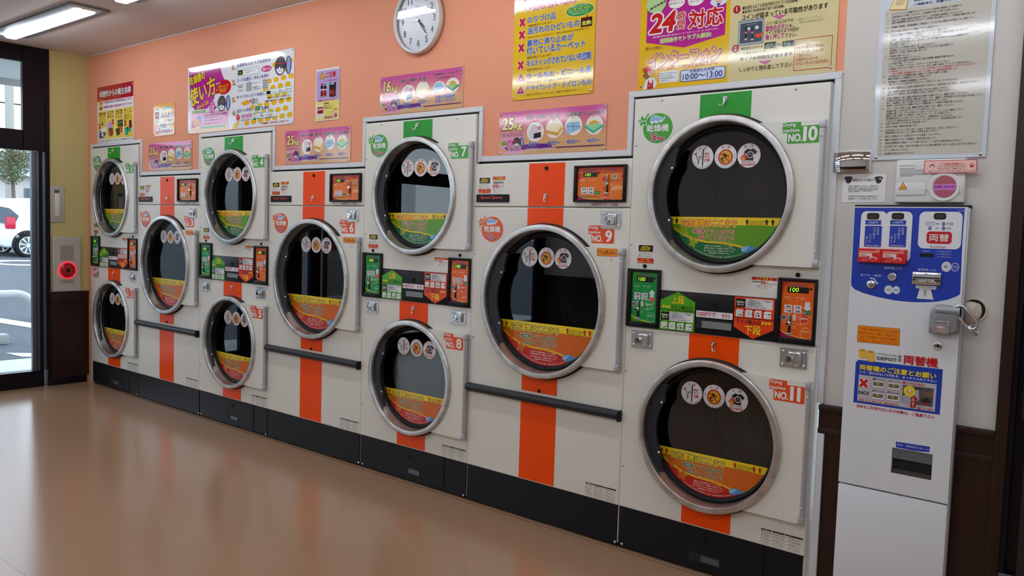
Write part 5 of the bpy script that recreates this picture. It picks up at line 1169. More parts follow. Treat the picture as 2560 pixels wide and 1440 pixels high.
M_UP=[
('G',((.169,.991),(.328,.991),(.328,1.113),(.249,1.151),(.169,1.113)),'#4fa51a',d(l=1)),
('R',.169,1.0725,.328,1.0755,'#14120f',d(l=2)),
('T','上段',.222,1.101,.28,1.135,'#f4d41a',d(b=.03)),
('T','コイン投入口',.219,1.0785,.317,1.096,'#1c1a10',d(b=.03)),
('G',((.177,1.087),(.189,1.094),(.189,1.08)),'#f4d41a',d(l=3)),
('G',((.1905,1.087),(.2025,1.094),(.2025,1.08)),'#f4d41a',d(l=3)),
('G',((.204,1.087),(.216,1.094),(.216,1.08)),'#f4d41a',d(l=3)),
('R',.175,1.031,.213,1.065,'#16140f',d(l=2)),
('T','乾燥機の',.178,1.048,.21,1.056,'W',d(b=.02)),
('T','使い方',.181,1.038,.207,1.046,'W',d(b=.02)),
('R',.214,1.029,.323,1.067,'#dfe0e2',d(l=2)),
('T','①洗濯物を入れ、ドアを閉める',.219,1.0575,.317,1.0645,'#222',d(b=.015)),
('T','②乾燥温度を選ぶ',.219,1.0487,.279,1.0557,'#222',d(b=.015)),
('T','③使用料金を入れる',.219,1.0399,.285,1.0469,'#222',d(b=.015)),
('T','④スタートボタンを押す',.219,1.0311,.297,1.0381,'#222',d(b=.015)),
('R',.176,.995,.204,1.023,'#e8e8e4',d(l=2)),
('C',.1755,1.024,.0035,.0035,'#16140f',d(l=3)),
('G',((.2125,1.009),(.206,1.012),(.206,1.006)),'#2a1a10',d(l=3)),
('R',.214,.995,.242,1.023,'#e8e8e4',d(l=2)),
('C',.2135,1.024,.0035,.0035,'#16140f',d(l=3)),
('G',((.2505,1.009),(.244,1.012),(.244,1.006)),'#2a1a10',d(l=3)),
('R',.252,.995,.28,1.023,'#e8e8e4',d(l=2)),
('C',.2515,1.024,.0035,.0035,'#16140f',d(l=3)),
('G',((.2885,1.009),(.282,1.012),(.282,1.006)),'#2a1a10',d(l=3)),
('R',.29,.995,.318,1.023,'#e8e8e4',d(l=2)),
('C',.2895,1.024,.0035,.0035,'#16140f',d(l=3)),
('C',.19,1.01,.009,.009,'#555',d(l=3)),
('C',.19,1.01,.0075,.0075,'#e8e8e4',d(l=4)),
('L',((.188,1),(.201,1.003)),.003,'#222',d(l=5)),
('L',((.218,1.015),(.238,1.015)),.0012,'#555',d(l=3)),
('L',((.218,1.009),(.238,1.009)),.0012,'#555',d(l=3)),
('L',((.218,1.003),(.238,1.003)),.0012,'#555',d(l=3)),
('L',((.228,1),(.228,1.009)),.0012,'#555',d(l=3)),
('G',((.258,1.017),(.276,1.013),(.264,1.011)),'#222',d(l=3)),
('L',((.258,.998),(.258,1.009)),.003,'#222',d(l=3)),
('R',.265,1,.274,1.007,'#444',d(l=3)),
('L',((.294,1.012),(.306,1.012)),.0015,'#555',d(l=3)),
('R',.307,1.009,.315,1.014,'#333',d(l=3)),
('L',((.304,1),(.313,1.003)),.0015,'#666',d(l=3))]
M_DN=[
('G',((.498,1.151),(.498,1.032),(.5785,.991),(.659,1.032),(.659,1.151)),'#e8420f',d(l=1)),
('R',.498,1.0675,.659,1.0705,'#14120f',d(l=2)),
('T','下段',.543,1.008,.61,1.043,'#f4d41a',d(b=.03)),
('T','コイン投入口',.508,1.0475,.606,1.065,'#1c1a10',d(b=.03)),
('G',((.6245,1.056),(.6125,1.063),(.6125,1.049)),'#f4d41a',d(l=3)),
('G',((.638,1.056),(.626,1.063),(.626,1.049)),'#f4d41a',d(l=3)),
('G',((.6515,1.056),(.6395,1.063),(.6395,1.049)),'#f4d41a',d(l=3)),
('R',.504,1.11,.542,1.144,'#16140f',d(l=2)),
('T','乾燥機の',.507,1.127,.539,1.135,'W',d(b=.02)),
('T','使い方',.51,1.117,.536,1.125,'W',d(b=.02)),
('R',.543,1.108,.652,1.146,'#dfe0e2',d(l=2)),
('T','①洗濯物を入れ、ドアを閉める',.548,1.1365,.646,1.1435,'#222',d(b=.015)),
('T','②乾燥温度を選ぶ',.548,1.1277,.608,1.1347,'#222',d(b=.015)),
('T','③使用料金を入れる',.548,1.1189,.614,1.1259,'#222',d(b=.015)),
('T','④スタートボタンを押す',.548,1.1101,.626,1.1171,'#222',d(b=.015)),
('R',.505,1.074,.533,1.102,'#e8e8e4',d(l=2)),
('C',.5045,1.103,.0035,.0035,'#16140f',d(l=3)),
('G',((.5415,1.088),(.535,1.091),(.535,1.085)),'#2a1a10',d(l=3)),
('R',.543,1.074,.571,1.102,'#e8e8e4',d(l=2)),
('C',.5425,1.103,.0035,.0035,'#16140f',d(l=3)),
('G',((.5795,1.088),(.573,1.091),(.573,1.085)),'#2a1a10',d(l=3)),
('R',.581,1.074,.609,1.102,'#e8e8e4',d(l=2)),
('C',.5805,1.103,.0035,.0035,'#16140f',d(l=3)),
('G',((.6175,1.088),(.611,1.091),(.611,1.085)),'#2a1a10',d(l=3)),
('R',.619,1.074,.647,1.102,'#e8e8e4',d(l=2)),
('C',.6185,1.103,.0035,.0035,'#16140f',d(l=3)),
('C',.519,1.089,.009,.009,'#555',d(l=3)),
('C',.519,1.089,.0075,.0075,'#e8e8e4',d(l=4)),
('L',((.517,1.079),(.53,1.082)),.003,'#222',d(l=5)),
('L',((.547,1.094),(.567,1.094)),.0012,'#555',d(l=3)),
('L',((.547,1.088),(.567,1.088)),.0012,'#555',d(l=3)),
('L',((.547,1.082),(.567,1.082)),.0012,'#555',d(l=3)),
('L',((.557,1.079),(.557,1.088)),.0012,'#555',d(l=3)),
('G',((.587,1.096),(.605,1.092),(.593,1.09)),'#222',d(l=3)),
('L',((.587,1.077),(.587,1.088)),.003,'#222',d(l=3)),
('R',.594,1.079,.603,1.086,'#444',d(l=3)),
('L',((.623,1.091),(.635,1.091)),.0015,'#555',d(l=3)),
('R',.636,1.088,.644,1.093,'#333',d(l=3)),
('L',((.633,1.079),(.642,1.082)),.0015,'#666',d(l=3))]
M_PRICE9=[
('R',.335,1.0565,.492,1.0825,'#e8e4e6',d(l=1,rad=.002)),
('T','100円で',.342,1.06,.422,1.0795,'#b8202a',d(b=.012)),
('T','9分',.446,1.06,.482,1.0795,'#b8202a',d(b=.012))]
K_GR=[
('R',0,0,.123,.213,'#12913f',d(l=1)),
('G',((0,.213),(0,.15),(.012,.195),(.04,.213)),'#3aa01a',d(l=2)),
('T','料金と乾燥時間の目安',.031,.196,.092,.203,'#8a2a6a',d(b=.02,o='#f0b0d0',ow=.05)),
('R',.021,.17,.102,.193,'#171512',d(l=2)),
('R',.104,.184,.114,.191,'#171512',d(l=2)),
('T','料金は',.012,.151,.034,.155,'#cfe8cf'),
('T','コインでどうぞ',.008,.146,.037,.15,'#cfe8cf'),
('T','使用中',.055,.151,.068,.155,'#fff'),
('T','休止中',.073,.151,.088,.155,'#fff'),
('T','ボタン',.073,.146,.088,.149,'#fff'),
('G',((.098,.139),(.114,.125),(.107,.125),(.107,.106),(.089,.106),(.089,.125),(.082,.125)),'#dcdde4',d(l=2)),
('R',.013,.11,.042,.124,'#e8e8ea',d(l=2,rad=.001)),
('T','高温',.019,.113,.038,.121,'#2a2a4a',d(b=.025)),
('R',.048,.11,.077,.124,'#e8e8ea',d(l=2,rad=.001)),
('T','低温',.054,.113,.073,.121,'#2a2a4a',d(b=.025)),
('R',.013,.094,.042,.108,'#e8e8ea',d(l=2,rad=.001)),
('T','中温',.019,.097,.038,.105,'#2a2a4a',d(b=.025)),
('R',.048,.094,.077,.108,'#e8e8ea',d(l=2,rad=.001)),
('T','送風',.054,.097,.073,.105,'#2a2a4a',d(b=.025)),
('R',.084,.091,.113,.107,'#d8483a',d(l=2,rad=.006)),
('T','スタート',.087,.096,.11,.102,'W',d(b=.01)),
('C',.012,.075,.0115,.0115,'#e8c8c0',d(l=2)),
('C',.012,.075,.0095,.0095,'#7a8288',d(l=3)),
('T','100',.005,.071,.019,.079,'#2a2a30',d(b=.02)),
('T','100円硬貨',.002,.056,.022,.06,'#f0e8e0'),
('G',((.03,.04),(.036,.085),(.04,.085),(.04,.04)),'#201c18',d(l=3)),
('G',((.03,.012),(.03,.045),(.04,.045),(.04,.01)),'#17130f',d(l=3)),
('G',((.022,.01),(.046,.006),(.042,.013),(.028,.016)),'#b8b4ac',d(l=3)),
('R',.046,.065,.058,.088,'#e8e8e4',d(l=2,rad=.005)),
('T','中',.049,.077,.055,.083,'#555'),
('T','温',.049,.069,.055,.075,'#555'),
('G',((.1027,.076),(.106,.0787),(.1094,.0826),(.1103,.0869),(.1077,.0896),(.1029,.0899),(.098,.0884),(.0948,.0875),(.0932,.089),(.0917,.093),(.089,.0975),(.0853,.0997),(.0818,.098),(.0801,.0935),(.08,.0884),(.0799,.0851),(.078,.084),(.0737,.0838),(.0686,.0826),(.0653,.0797),(.0658,.076),(.0696,.0729),(.0744,.0713),(.0775,.0702),(.078,.068),(.0768,.0638),(.0764,.0586),(.0781,.0547),(.0818,.054),(.0859,.0566),(.089,.0607),(.091,.0633),(.0932,.063),(.0968,.0607),(.1016,.0586),(.1059,.0591),(.1077,.0624),(.1065,.0671),(.1036,.0713),(.1017,.074)),'#b8d87a',d(l=2)),
('G',((.1006,.076),(.1034,.0783),(.1063,.0816),(.1071,.0852),(.1049,.0875),(.1007,.0877),(.0966,.0865),(.094,.0857),(.0926,.087),(.0913,.0904),(.089,.0942),(.0858,.096),(.0829,.0947),(.0815,.0908),(.0814,.0865),(.0813,.0837),(.0796,.0828),(.076,.0826),(.0717,.0816),(.069,.0792),(.0694,.076),(.0726,.0734),(.0766,.072),(.0793,.071),(.0796,.0692),(.0787,.0657),(.0783,.0613),(.0798,.0579),(.0829,.0573),(.0864,.0596),(.089,.063),(.0907,.0652),(.0926,.065),(.0956,.063),(.0997,.0613),(.1033,.0617),(.1049,.0645),(.1038,.0685),(.1014,.072),(.0998,.0743)),'#12913f',d(l=3)),
('T','DEPOT',.073,.072,.103,.08,'#f0e8d0',d(b=.03)),
('T','取れやすい札は使用不可。',.045,.053,.092,.057,'#e8f0e0'),
('T','返却は',.043,.043,.061,.047,'#e8f0e0'),
('T','ボタン',.043,.036,.061,.04,'#e8f0e0'),
('G',((0,.028),(.02,.014),(.06,.005),(.095,0),(0,0)),'#3aa01a',d(l=2)),
('L',((0,.027),(.02,.014),(.06,.006),(.1,.001)),.004,'#d8c83a',d(l=3)),
('C',.097,.022,.021,.021,'#7fd0a0',d(l=2)),
('C',.097,.022,.019,.019,'#12913f',d(l=3)),
('T','DEPOT',.083,.024,.111,.032,'#bfe8cf',d(b=.02))]
K_OR=[
('R',0,0,.123,.213,'#e8640f',d(l=1)),
('G',((0,.213),(0,.15),(.012,.195),(.04,.213)),'#d8400f',d(l=2)),
('T','料金と乾燥時間の目安',.031,.196,.092,.203,'#8a2a6a',d(b=.02,o='#f0b0d0',ow=.05)),
('R',.021,.17,.102,.193,'#171512',d(l=2)),
('R',.104,.184,.114,.191,'#171512',d(l=2)),
('T','料金は',.012,.151,.034,.155,'#cfe8cf'),
('T','コインでどうぞ',.008,.146,.037,.15,'#cfe8cf'),
('T','使用中',.055,.151,.068,.155,'#fff'),
('T','休止中',.073,.151,.088,.155,'#fff'),
('T','ボタン',.073,.146,.088,.149,'#fff'),
('G',((.099,.103),(.116,.119),(.108,.119),(.108,.139),(.09,.139),(.09,.119),(.082,.119)),'#dcdde4',d(l=2)),
('R',.013,.11,.042,.124,'#e8e8ea',d(l=2,rad=.001)),
('T','高温',.019,.113,.038,.121,'#2a2a4a',d(b=.025)),
('R',.048,.11,.077,.124,'#e8e8ea',d(l=2,rad=.001)),
('T','低温',.054,.113,.073,.121,'#2a2a4a',d(b=.025)),
('R',.013,.094,.042,.108,'#e8e8ea',d(l=2,rad=.001)),
('T','中温',.019,.097,.038,.105,'#2a2a4a',d(b=.025)),
('R',.048,.094,.077,.108,'#e8e8ea',d(l=2,rad=.001)),
('T','送風',.054,.097,.073,.105,'#2a2a4a',d(b=.025)),
('R',.084,.091,.113,.107,'#0f7a3a',d(l=2,rad=.006)),
('T','スタート',.087,.096,.11,.102,'W',d(b=.01)),
('C',.012,.075,.0115,.0115,'#e8c8c0',d(l=2)),
('C',.012,.075,.0095,.0095,'#7a8288',d(l=3)),
('T','100',.005,.071,.019,.079,'#2a2a30',d(b=.02)),
('T','100円硬貨',.002,.056,.022,.06,'#f0e8e0'),
('G',((.03,.04),(.036,.085),(.04,.085),(.04,.04)),'#201c18',d(l=3)),
('G',((.03,.012),(.03,.045),(.04,.045),(.04,.01)),'#17130f',d(l=3)),
('G',((.022,.01),(.046,.006),(.042,.013),(.028,.016)),'#b8b4ac',d(l=3)),
('R',.046,.065,.058,.088,'#e8e8e4',d(l=2,rad=.005)),
('T','中',.049,.077,.055,.083,'#555'),
('T','温',.049,.069,.055,.075,'#555'),
('G',((.1027,.076),(.106,.0787),(.1094,.0826),(.1103,.0869),(.1077,.0896),(.1029,.0899),(.098,.0884),(.0948,.0875),(.0932,.089),(.0917,.093),(.089,.0975),(.0853,.0997),(.0818,.098),(.0801,.0935),(.08,.0884),(.0799,.0851),(.078,.084),(.0737,.0838),(.0686,.0826),(.0653,.0797),(.0658,.076),(.0696,.0729),(.0744,.0713),(.0775,.0702),(.078,.068),(.0768,.0638),(.0764,.0586),(.0781,.0547),(.0818,.054),(.0859,.0566),(.089,.0607),(.091,.0633),(.0932,.063),(.0968,.0607),(.1016,.0586),(.1059,.0591),(.1077,.0624),(.1065,.0671),(.1036,.0713),(.1017,.074)),'#f0a080',d(l=2)),
('G',((.1006,.076),(.1034,.0783),(.1063,.0816),(.1071,.0852),(.1049,.0875),(.1007,.0877),(.0966,.0865),(.094,.0857),(.0926,.087),(.0913,.0904),(.089,.0942),(.0858,.096),(.0829,.0947),(.0815,.0908),(.0814,.0865),(.0813,.0837),(.0796,.0828),(.076,.0826),(.0717,.0816),(.069,.0792),(.0694,.076),(.0726,.0734),(.0766,.072),(.0793,.071),(.0796,.0692),(.0787,.0657),(.0783,.0613),(.0798,.0579),(.0829,.0573),(.0864,.0596),(.089,.063),(.0907,.0652),(.0926,.065),(.0956,.063),(.0997,.0613),(.1033,.0617),(.1049,.0645),(.1038,.0685),(.1014,.072),(.0998,.0743)),'#d8301a',d(l=3)),
('T','DEPOT',.073,.072,.103,.08,'#f0e8d0',d(b=.03)),
('T','取れやすい札は使用不可。',.045,.053,.092,.057,'#e8f0e0'),
('T','返却は',.043,.043,.061,.047,'#e8f0e0'),
('T','ボタン',.043,.036,.061,.04,'#e8f0e0'),
('G',((0,.028),(.02,.014),(.06,.005),(.095,0),(0,0)),'#a8103a',d(l=2)),
('L',((0,.027),(.02,.014),(.06,.006),(.1,.001)),.004,'#f4b04a',d(l=3)),
('C',.097,.022,.021,.021,'#f4b080',d(l=2)),
('C',.097,.022,.019,.019,'#e8640f',d(l=3)),
('T','DEPOT',.083,.024,.111,.032,'#f8c8a0',d(b=.02))]
K_W=[
('R',0,0,.244,.143,'#ea7410',d(l=1)),
('R',0,.118,.244,.143,'#d84a12',d(l=2)),
('G',((.0252,.1048),(.0249,.1069),(.0273,.1098),(.0302,.1141),(.0311,.1187),(.0288,.1216),(.0242,.1216),(.0195,.1194),(.0161,.1174),(.0141,.1177),(.012,.1209),(.0088,.125),(.0047,.1272),(.0012,.1259),(-.0002,.1216),(.0004,.1164),(.0013,.1126),(.0003,.1108),(-.0033,.1098),(-.0082,.108),(-.0116,.1048),(-.0114,.1011),(-.0077,.0984),(-.0026,.0973),(.0013,.097),(.0027,.0955),(.0026,.0918),(.0027,.0866),(.0047,.0824),(.0083,.0814),(.012,.0841),(.0146,.0886),(.0161,.0922),(.018,.0931),(.0214,.0918),(.0264,.0904),(.0311,.0909),(.0331,.094),(.0317,.0984),(.0282,.1022)),'#f0a05a',d(l=2)),
('G',((.0232,.1048),(.023,.1065),(.025,.109),(.0274,.1127),(.0282,.1165),(.0262,.119),(.0223,.119),(.0183,.1172),(.0155,.1155),(.0137,.1158),(.012,.1184),(.0093,.1219),(.0058,.1238),(.0029,.1227),(.0017,.119),(.0022,.1146),(.0029,.1114),(.0021,.1098),(-.001,.109),(-.0051,.1075),(-.008,.1048),(-.0078,.1017),(-.0047,.0994),(-.0004,.0985),(.0029,.0982),(.0041,.0969),(.004,.0938),(.0041,.0894),(.0058,.0858),(.0089,.085),(.012,.0872),(.0142,.0911),(.0155,.0941),(.017,.0949),(.02,.0938),(.0242,.0926),(.0282,.0931),(.0299,.0957),(.0287,.0994),(.0257,.1026)),'#d8301a',d(l=3)),
('G',((.1303,.1342),(.1302,.1354),(.1316,.1372),(.1333,.1398),(.1338,.1425),(.1325,.1443),(.1297,.1443),(.1269,.143),(.1249,.1418),(.1236,.142),(.1224,.1438),(.1205,.1463),(.118,.1476),(.1159,.1469),(.1151,.1443),(.1154,.1412),(.116,.1389),(.1154,.1378),(.1132,.1372),(.1103,.1361),(.1083,.1342),(.1083,.132),(.1106,.1304),(.1136,.1297),(.116,.1295),(.1168,.1286),(.1167,.1264),(.1168,.1233),(.118,.1208),(.1202,.1201),(.1224,.1218),(.1239,.1245),(.1249,.1266),(.126,.1272),(.1281,.1264),(.1311,.1255),(.1338,.1259),(.1351,.1277),(.1342,.1304),(.1321,.1327)),'#f0a05a',d(l=2)),
('G',((.1291,.1342),(.129,.1352),(.1302,.1367),(.1316,.1389),(.1321,.1412),(.1309,.1427),(.1286,.1427),(.1262,.1416),(.1245,.1406),(.1234,.1408),(.1224,.1424),(.1208,.1444),(.1187,.1456),(.1169,.1449),(.1162,.1427),(.1165,.1401),(.117,.1382),(.1165,.1372),(.1146,.1367),(.1122,.1358),(.1104,.1342),(.1105,.1323),(.1124,.1309),(.115,.1304),(.117,.1302),(.1177,.1295),(.1176,.1276),(.1177,.125),(.1187,.1228),(.1205,.1223),(.1224,.1237),(.1237,.126),(.1245,.1278),(.1254,.1283),(.1272,.1276),(.1297,.1269),(.1321,.1272),(.1331,.1287),(.1324,.1309),(.1306,.1329)),'#d8301a',d(l=3)),
('G',((.1506,.0921),(.1504,.0935),(.152,.0956),(.154,.0986),(.1546,.1018),(.153,.1038),(.1498,.1038),(.1465,.1023),(.1442,.1009),(.1427,.1012),(.1413,.1034),(.1391,.1062),(.1362,.1078),(.1338,.1069),(.1328,.1038),(.1332,.1002),(.1338,.0976),(.1331,.0963),(.1306,.0956),(.1272,.0943),(.1248,.0921),(.1249,.0895),(.1275,.0876),(.1311,.0869),(.1338,.0866),(.1348,.0856),(.1347,.083),(.1348,.0794),(.1362,.0764),(.1387,.0757),(.1413,.0776),(.1431,.0808),(.1442,.0833),(.1455,.0839),(.1479,.083),(.1514,.082),(.1546,.0824),(.1561,.0846),(.1551,.0876),(.1526,.0903)),'#f0a05a',d(l=2)),
('G',((.1492,.0921),(.149,.0933),(.1504,.095),(.1521,.0976),(.1526,.1003),(.1512,.102),(.1485,.1021),(.1457,.1008),(.1437,.0996),(.1425,.0998),(.1413,.1016),(.1394,.1041),(.137,.1054),(.1349,.1046),(.1341,.1021),(.1344,.099),(.1349,.0967),(.1344,.0956),(.1322,.095),(.1293,.094),(.1273,.0921),(.1274,.0899),(.1296,.0883),(.1326,.0877),(.1349,.0875),(.1358,.0866),(.1357,.0844),(.1358,.0813),(.137,.0788),(.1391,.0782),(.1413,.0798),(.1428,.0825),(.1437,.0846),(.1448,.0852),(.1469,.0844),(.1499,.0835),(.1526,.0839),(.1538,.0857),(.153,.0883),(.1509,.0906)),'#d8301a',d(l=3)),
('G',((.2445,.1021),(.2443,.1034),(.2458,.1053),(.2477,.1081),(.2483,.1111),(.2468,.113),(.2438,.113),(.2407,.1116),(.2386,.1103),(.2372,.1105),(.2359,.1125),(.2338,.1152),(.2312,.1167),(.2289,.1158),(.228,.113),(.2284,.1096),(.2289,.1072),(.2283,.106),(.226,.1053),(.2228,.1042),(.2206,.1021),(.2207,.0997),(.2231,.0979),(.2264,.0973),(.2289,.097),(.2299,.0961),(.2298,.0936),(.2299,.0903),(.2312,.0875),(.2335,.0869),(.2359,.0886),(.2376,.0916),(.2386,.0939),(.2398,.0945),(.242,.0936),(.2453,.0927),(.2483,.0931),(.2496,.0951),(.2487,.0979),(.2464,.1004)),'#f0a05a',d(l=2)),
('G',((.2432,.1021),(.243,.1032),(.2443,.1048),(.2459,.1072),(.2464,.1097),(.2451,.1113),(.2426,.1113),(.24,.1102),(.2382,.109),(.237,.1092),(.2359,.111),(.2341,.1132),(.2319,.1144),(.23,.1137),(.2292,.1113),(.2295,.1085),(.23,.1064),(.2295,.1054),(.2275,.1048),(.2248,.1039),(.2229,.1021),(.223,.1001),(.225,.0986),(.2278,.098),(.23,.0978),(.2308,.097),(.2307,.0949),(.2308,.0921),(.2319,.0898),(.2339,.0892),(.2359,.0907),(.2373,.0932),(.2382,.0952),(.2392,.0957),(.2411,.0949),(.2438,.0942),(.2464,.0945),(.2475,.0962),(.2468,.0986),(.2448,.1007)),'#d8301a',d(l=3)),
('G',((.1489,.0489),(.1487,.0498),(.1498,.0511),(.1511,.0531),(.1515,.0551),(.1504,.0564),(.1484,.0565),(.1463,.0555),(.1447,.0546),(.1438,.0547),(.1429,.0561),(.1415,.058),(.1396,.059),(.1381,.0584),(.1374,.0565),(.1377,.0541),(.1381,.0524),(.1376,.0516),(.136,.0511),(.1338,.0503),(.1323,.0489),(.1324,.0472),(.134,.046),(.1363,.0455),(.1381,.0454),(.1387,.0447),(.1386,.043),(.1387,.0407),(.1396,.0388),(.1412,.0384),(.1429,.0396),(.1441,.0416),(.1447,.0432),(.1456,.0436),(.1472,.043),(.1494,.0424),(.1515,.0427),(.1524,.0441),(.1518,.046),(.1502,.0477)),'#f0a05a',d(l=2)),
('G',((.148,.0489),(.1478,.0497),(.1487,.0508),(.1498,.0524),(.1502,.0542),(.1493,.0553),(.1475,.0553),(.1457,.0545),(.1445,.0537),(.1437,.0538),(.1429,.055),(.1417,.0566),(.1401,.0574),(.1388,.057),(.1383,.0553),(.1385,.0533),(.1388,.0519),(.1384,.0512),(.1371,.0508),(.1352,.0501),(.1339,.0489),(.134,.0475),(.1354,.0465),(.1373,.0461),(.1388,.0459),(.1394,.0454),(.1393,.0439),(.1394,.042),(.1401,.0404),(.1415,.04),(.1429,.041),(.1439,.0427),(.1445,.0441),(.1452,.0444),(.1465,.0439),(.1484,.0434),(.1502,.0436),(.151,.0448),(.1504,.0465),(.1491,.0479)),'#d8301a',d(l=3)),
('G',((.1716,.1323),(.1714,.1332),(.1725,.1345),(.1738,.1365),(.1742,.1385),(.1731,.1398),(.1711,.1399),(.169,.1389),(.1674,.138),(.1665,.1381),(.1656,.1395),(.1642,.1414),(.1623,.1424),(.1608,.1418),(.1601,.1399),(.1604,.1375),(.1608,.1358),(.1603,.135),(.1587,.1345),(.1565,.1337),(.155,.1323),(.1551,.1306),(.1567,.1294),(.159,.1289),(.1608,.1288),(.1614,.1281),(.1613,.1264),(.1614,.1241),(.1623,.1222),(.1639,.1218),(.1656,.123),(.1668,.125),(.1674,.1266),(.1683,.127),(.1699,.1264),(.1721,.1258),(.1742,.1261),(.1751,.1275),(.1745,.1294),(.1729,.1311)),'#f0a05a',d(l=2)),
('G',((.1707,.1323),(.1705,.1331),(.1714,.1342),(.1725,.1358),(.1729,.1376),(.172,.1387),(.1702,.1387),(.1684,.1379),(.1672,.1371),(.1664,.1372),(.1656,.1384),(.1644,.14),(.1628,.1408),(.1615,.1404),(.161,.1387),(.1612,.1367),(.1615,.1353),(.1611,.1346),(.1598,.1342),(.1579,.1335),(.1566,.1323),(.1567,.1309),(.1581,.1299),(.16,.1295),(.1615,.1293),(.1621,.1288),(.162,.1273),(.1621,.1254),(.1628,.1238),(.1642,.1234),(.1656,.1244),(.1666,.1261),(.1672,.1275),(.1679,.1278),(.1692,.1273),(.1711,.1268),(.1729,.127),(.1737,.1282),(.1731,.1299),(.1718,.1313)),'#d8301a',d(l=3)),
('T','料金と乾燥時間の目安',.0268,.1259,.1066,.1333,'#5a2a6a',d(b=.02,o='#f0b0c8',ow=.05)),
('T','コイン投入口',.1534,.1266,.212,.1342,'#5a2a6a',d(b=.02,o='#f0b0c8',ow=.05)),
('T','コインはゆっくり入れてください',.1333,.1161,.2316,.1221,'#6a2a10',d(b=.01)),
('R',.0285,.1006,.1065,.1213,'#171512',d(l=3)),
('R',.1097,.1141,.1195,.1211,'#171512',d(l=3)),
('C',.1963,.1013,.0128,.0109,'#e8d8d0',d(l=3)),
('C',.1963,.1013,.0105,.0086,'#8a9a98',d(l=4)),
('T','100',.1891,.098,.2045,.1053,'#1a4a44',d(b=.03)),
('T','100円硬貨専用です',.1751,.0798,.2324,.0864,'#8a2a4a',d(b=.01,o='#f4c8c0',ow=.05)),
('R',.0215,.0397,.0529,.0544,'#e8e8ea',d(l=3)),
('T','高温',.0267,.0434,.0481,.0506,'#1f2a5a',d(b=.03)),
('R',.0575,.0399,.0886,.0545,'#e8e8ea',d(l=3)),
('T','低温',.0627,.0436,.0838,.0508,'#1f2a5a',d(b=.03)),
('R',.0221,.025,.0536,.0396,'#e8e8ea',d(l=3)),
('T','中温',.0274,.0287,.0488,.0359,'#1f2a5a',d(b=.03)),
('R',.0582,.0251,.0893,.0397,'#e8e8ea',d(l=3)),
('T','送風',.0634,.0288,.0845,.0359,'#1f2a5a',d(b=.03)),
('R',.0896,.0251,.1251,.0386,'#0f7a3a',d(l=3,rad=.006)),
('T','スタート',.0956,.0294,.1205,.0343,'W',d(b=.02)),
('T','乾燥温度を選んでスタート',.0158,.0112,.1261,.0183,'#1f8a3a',d(b=.03,o='#f4e8d0',ow=.06)),
('T','料金は',.0136,.0853,.0401,.0917,'#f8e0c0',d(b=.01)),
('T','コインでどうぞ',.0168,.0802,.0434,.0846,'#f8e0c0',d(b=.01)),
('T','使用中',.0604,.0853,.0741,.0895,'#f8e0c0',d(b=.01)),
('T','休止中',.0787,.0855,.0932,.09,'#f8e0c0',d(b=.01)),
('T','返却は',.1722,.0648,.19,.0697,'#f8e0c0',d(b=.01)),
('T','ボタン',.1725,.0586,.1885,.0627,'#f8e0c0',d(b=.01)),
('G',((0,.026),(.03,.01),(.07,.003),(.13,0),(0,0)),'#a8103a',d(l=3)),
('L',((0,.025),(.03,.01),(.07,.004),(.15,.001)),.004,'#f4b04a',d(l=4)),
('G',((.1595,.0096),(.1624,.0119),(.1653,.0152),(.166,.0188),(.1638,.0212),(.1597,.0214),(.1556,.0201),(.1529,.0193),(.1515,.0206),(.1502,.0241),(.1479,.0279),(.1447,.0297),(.1418,.0283),(.1403,.0244),(.1402,.0201),(.1402,.0173),(.1385,.0164),(.1349,.0162),(.1305,.0152),(.1278,.0128),(.1282,.0096),(.1315,.007),(.1355,.0056),(.1382,.0046),(.1385,.0028),(.1375,-.0008),(.1372,-.0052),(.1387,-.0085),(.1418,-.0091),(.1453,-.0068),(.1479,-.0034),(.1496,-.0012),(.1515,-.0014),(.1545,-.0034),(.1586,-.0052),(.1623,-.0048),(.1638,-.002),(.1627,.002),(.1603,.0056),(.1587,.0079)),'#f0a05a',d(l=4)),
('G',((.1577,.0096),(.1602,.0115),(.1626,.0144),(.1633,.0174),(.1614,.0194),(.1579,.0196),(.1544,.0185),(.1521,.0179),(.1509,.019),(.1498,.0219),(.1479,.0251),(.1452,.0266),(.1427,.0255),(.1415,.0222),(.1414,.0185),(.1413,.0162),(.1399,.0154),(.1368,.0152),(.1332,.0144),(.1309,.0123),(.1312,.0096),(.134,.0074),(.1374,.0062),(.1396,.0054),(.1399,.0038),(.1391,.0008),(.1388,-.0029),(.1401,-.0058),(.1427,-.0063),(.1457,-.0043),(.1479,-.0014),(.1494,.0004),(.1509,.0002),(.1535,-.0015),(.157,-.0029),(.1601,-.0026),(.1614,-.0002),(.1605,.0032),(.1584,.0062),(.1571,.0081)),'#d8301a',d(l=5)),
('T','DEPOT',.1369,.0056,.1589,.0136,'#f4e0d0',d(b=.02,l=7)),
('C',.213,.028,.036,.034,'#f4b080',d(l=3)),
('C',.213,.026,.033,.031,'#ea7410',d(l=4)),
('T','DEPOT',.183,.042,.238,.056,'#f8d0a8',d(b=.02,l=6))]
M_BRAND=[
('T','Speed Queen',.03,.012,.172,.03,'#c8382a',d(b=.045,l=2))]
M_PRICE7=[
('R',.704,1.497,.848,1.519,'#d8d2d2',d(l=1)),
('T','100円で',.708,1.5,.785,1.517,'#a82a3a',d(b=.012)),
('T','7分',.808,1.5,.844,1.517,'#a82a3a',d(b=.012))]
M_CLOTH=[
('R',.76,1.283,.866,1.317,'#d8281a',d(l=1)),
('R',.762,1.285,.864,1.315,'#f0a01a',d(l=2)),
('T','ドラム用ふきん',.766,1.29,.86,1.31,'#a81a10',d(b=.03))]
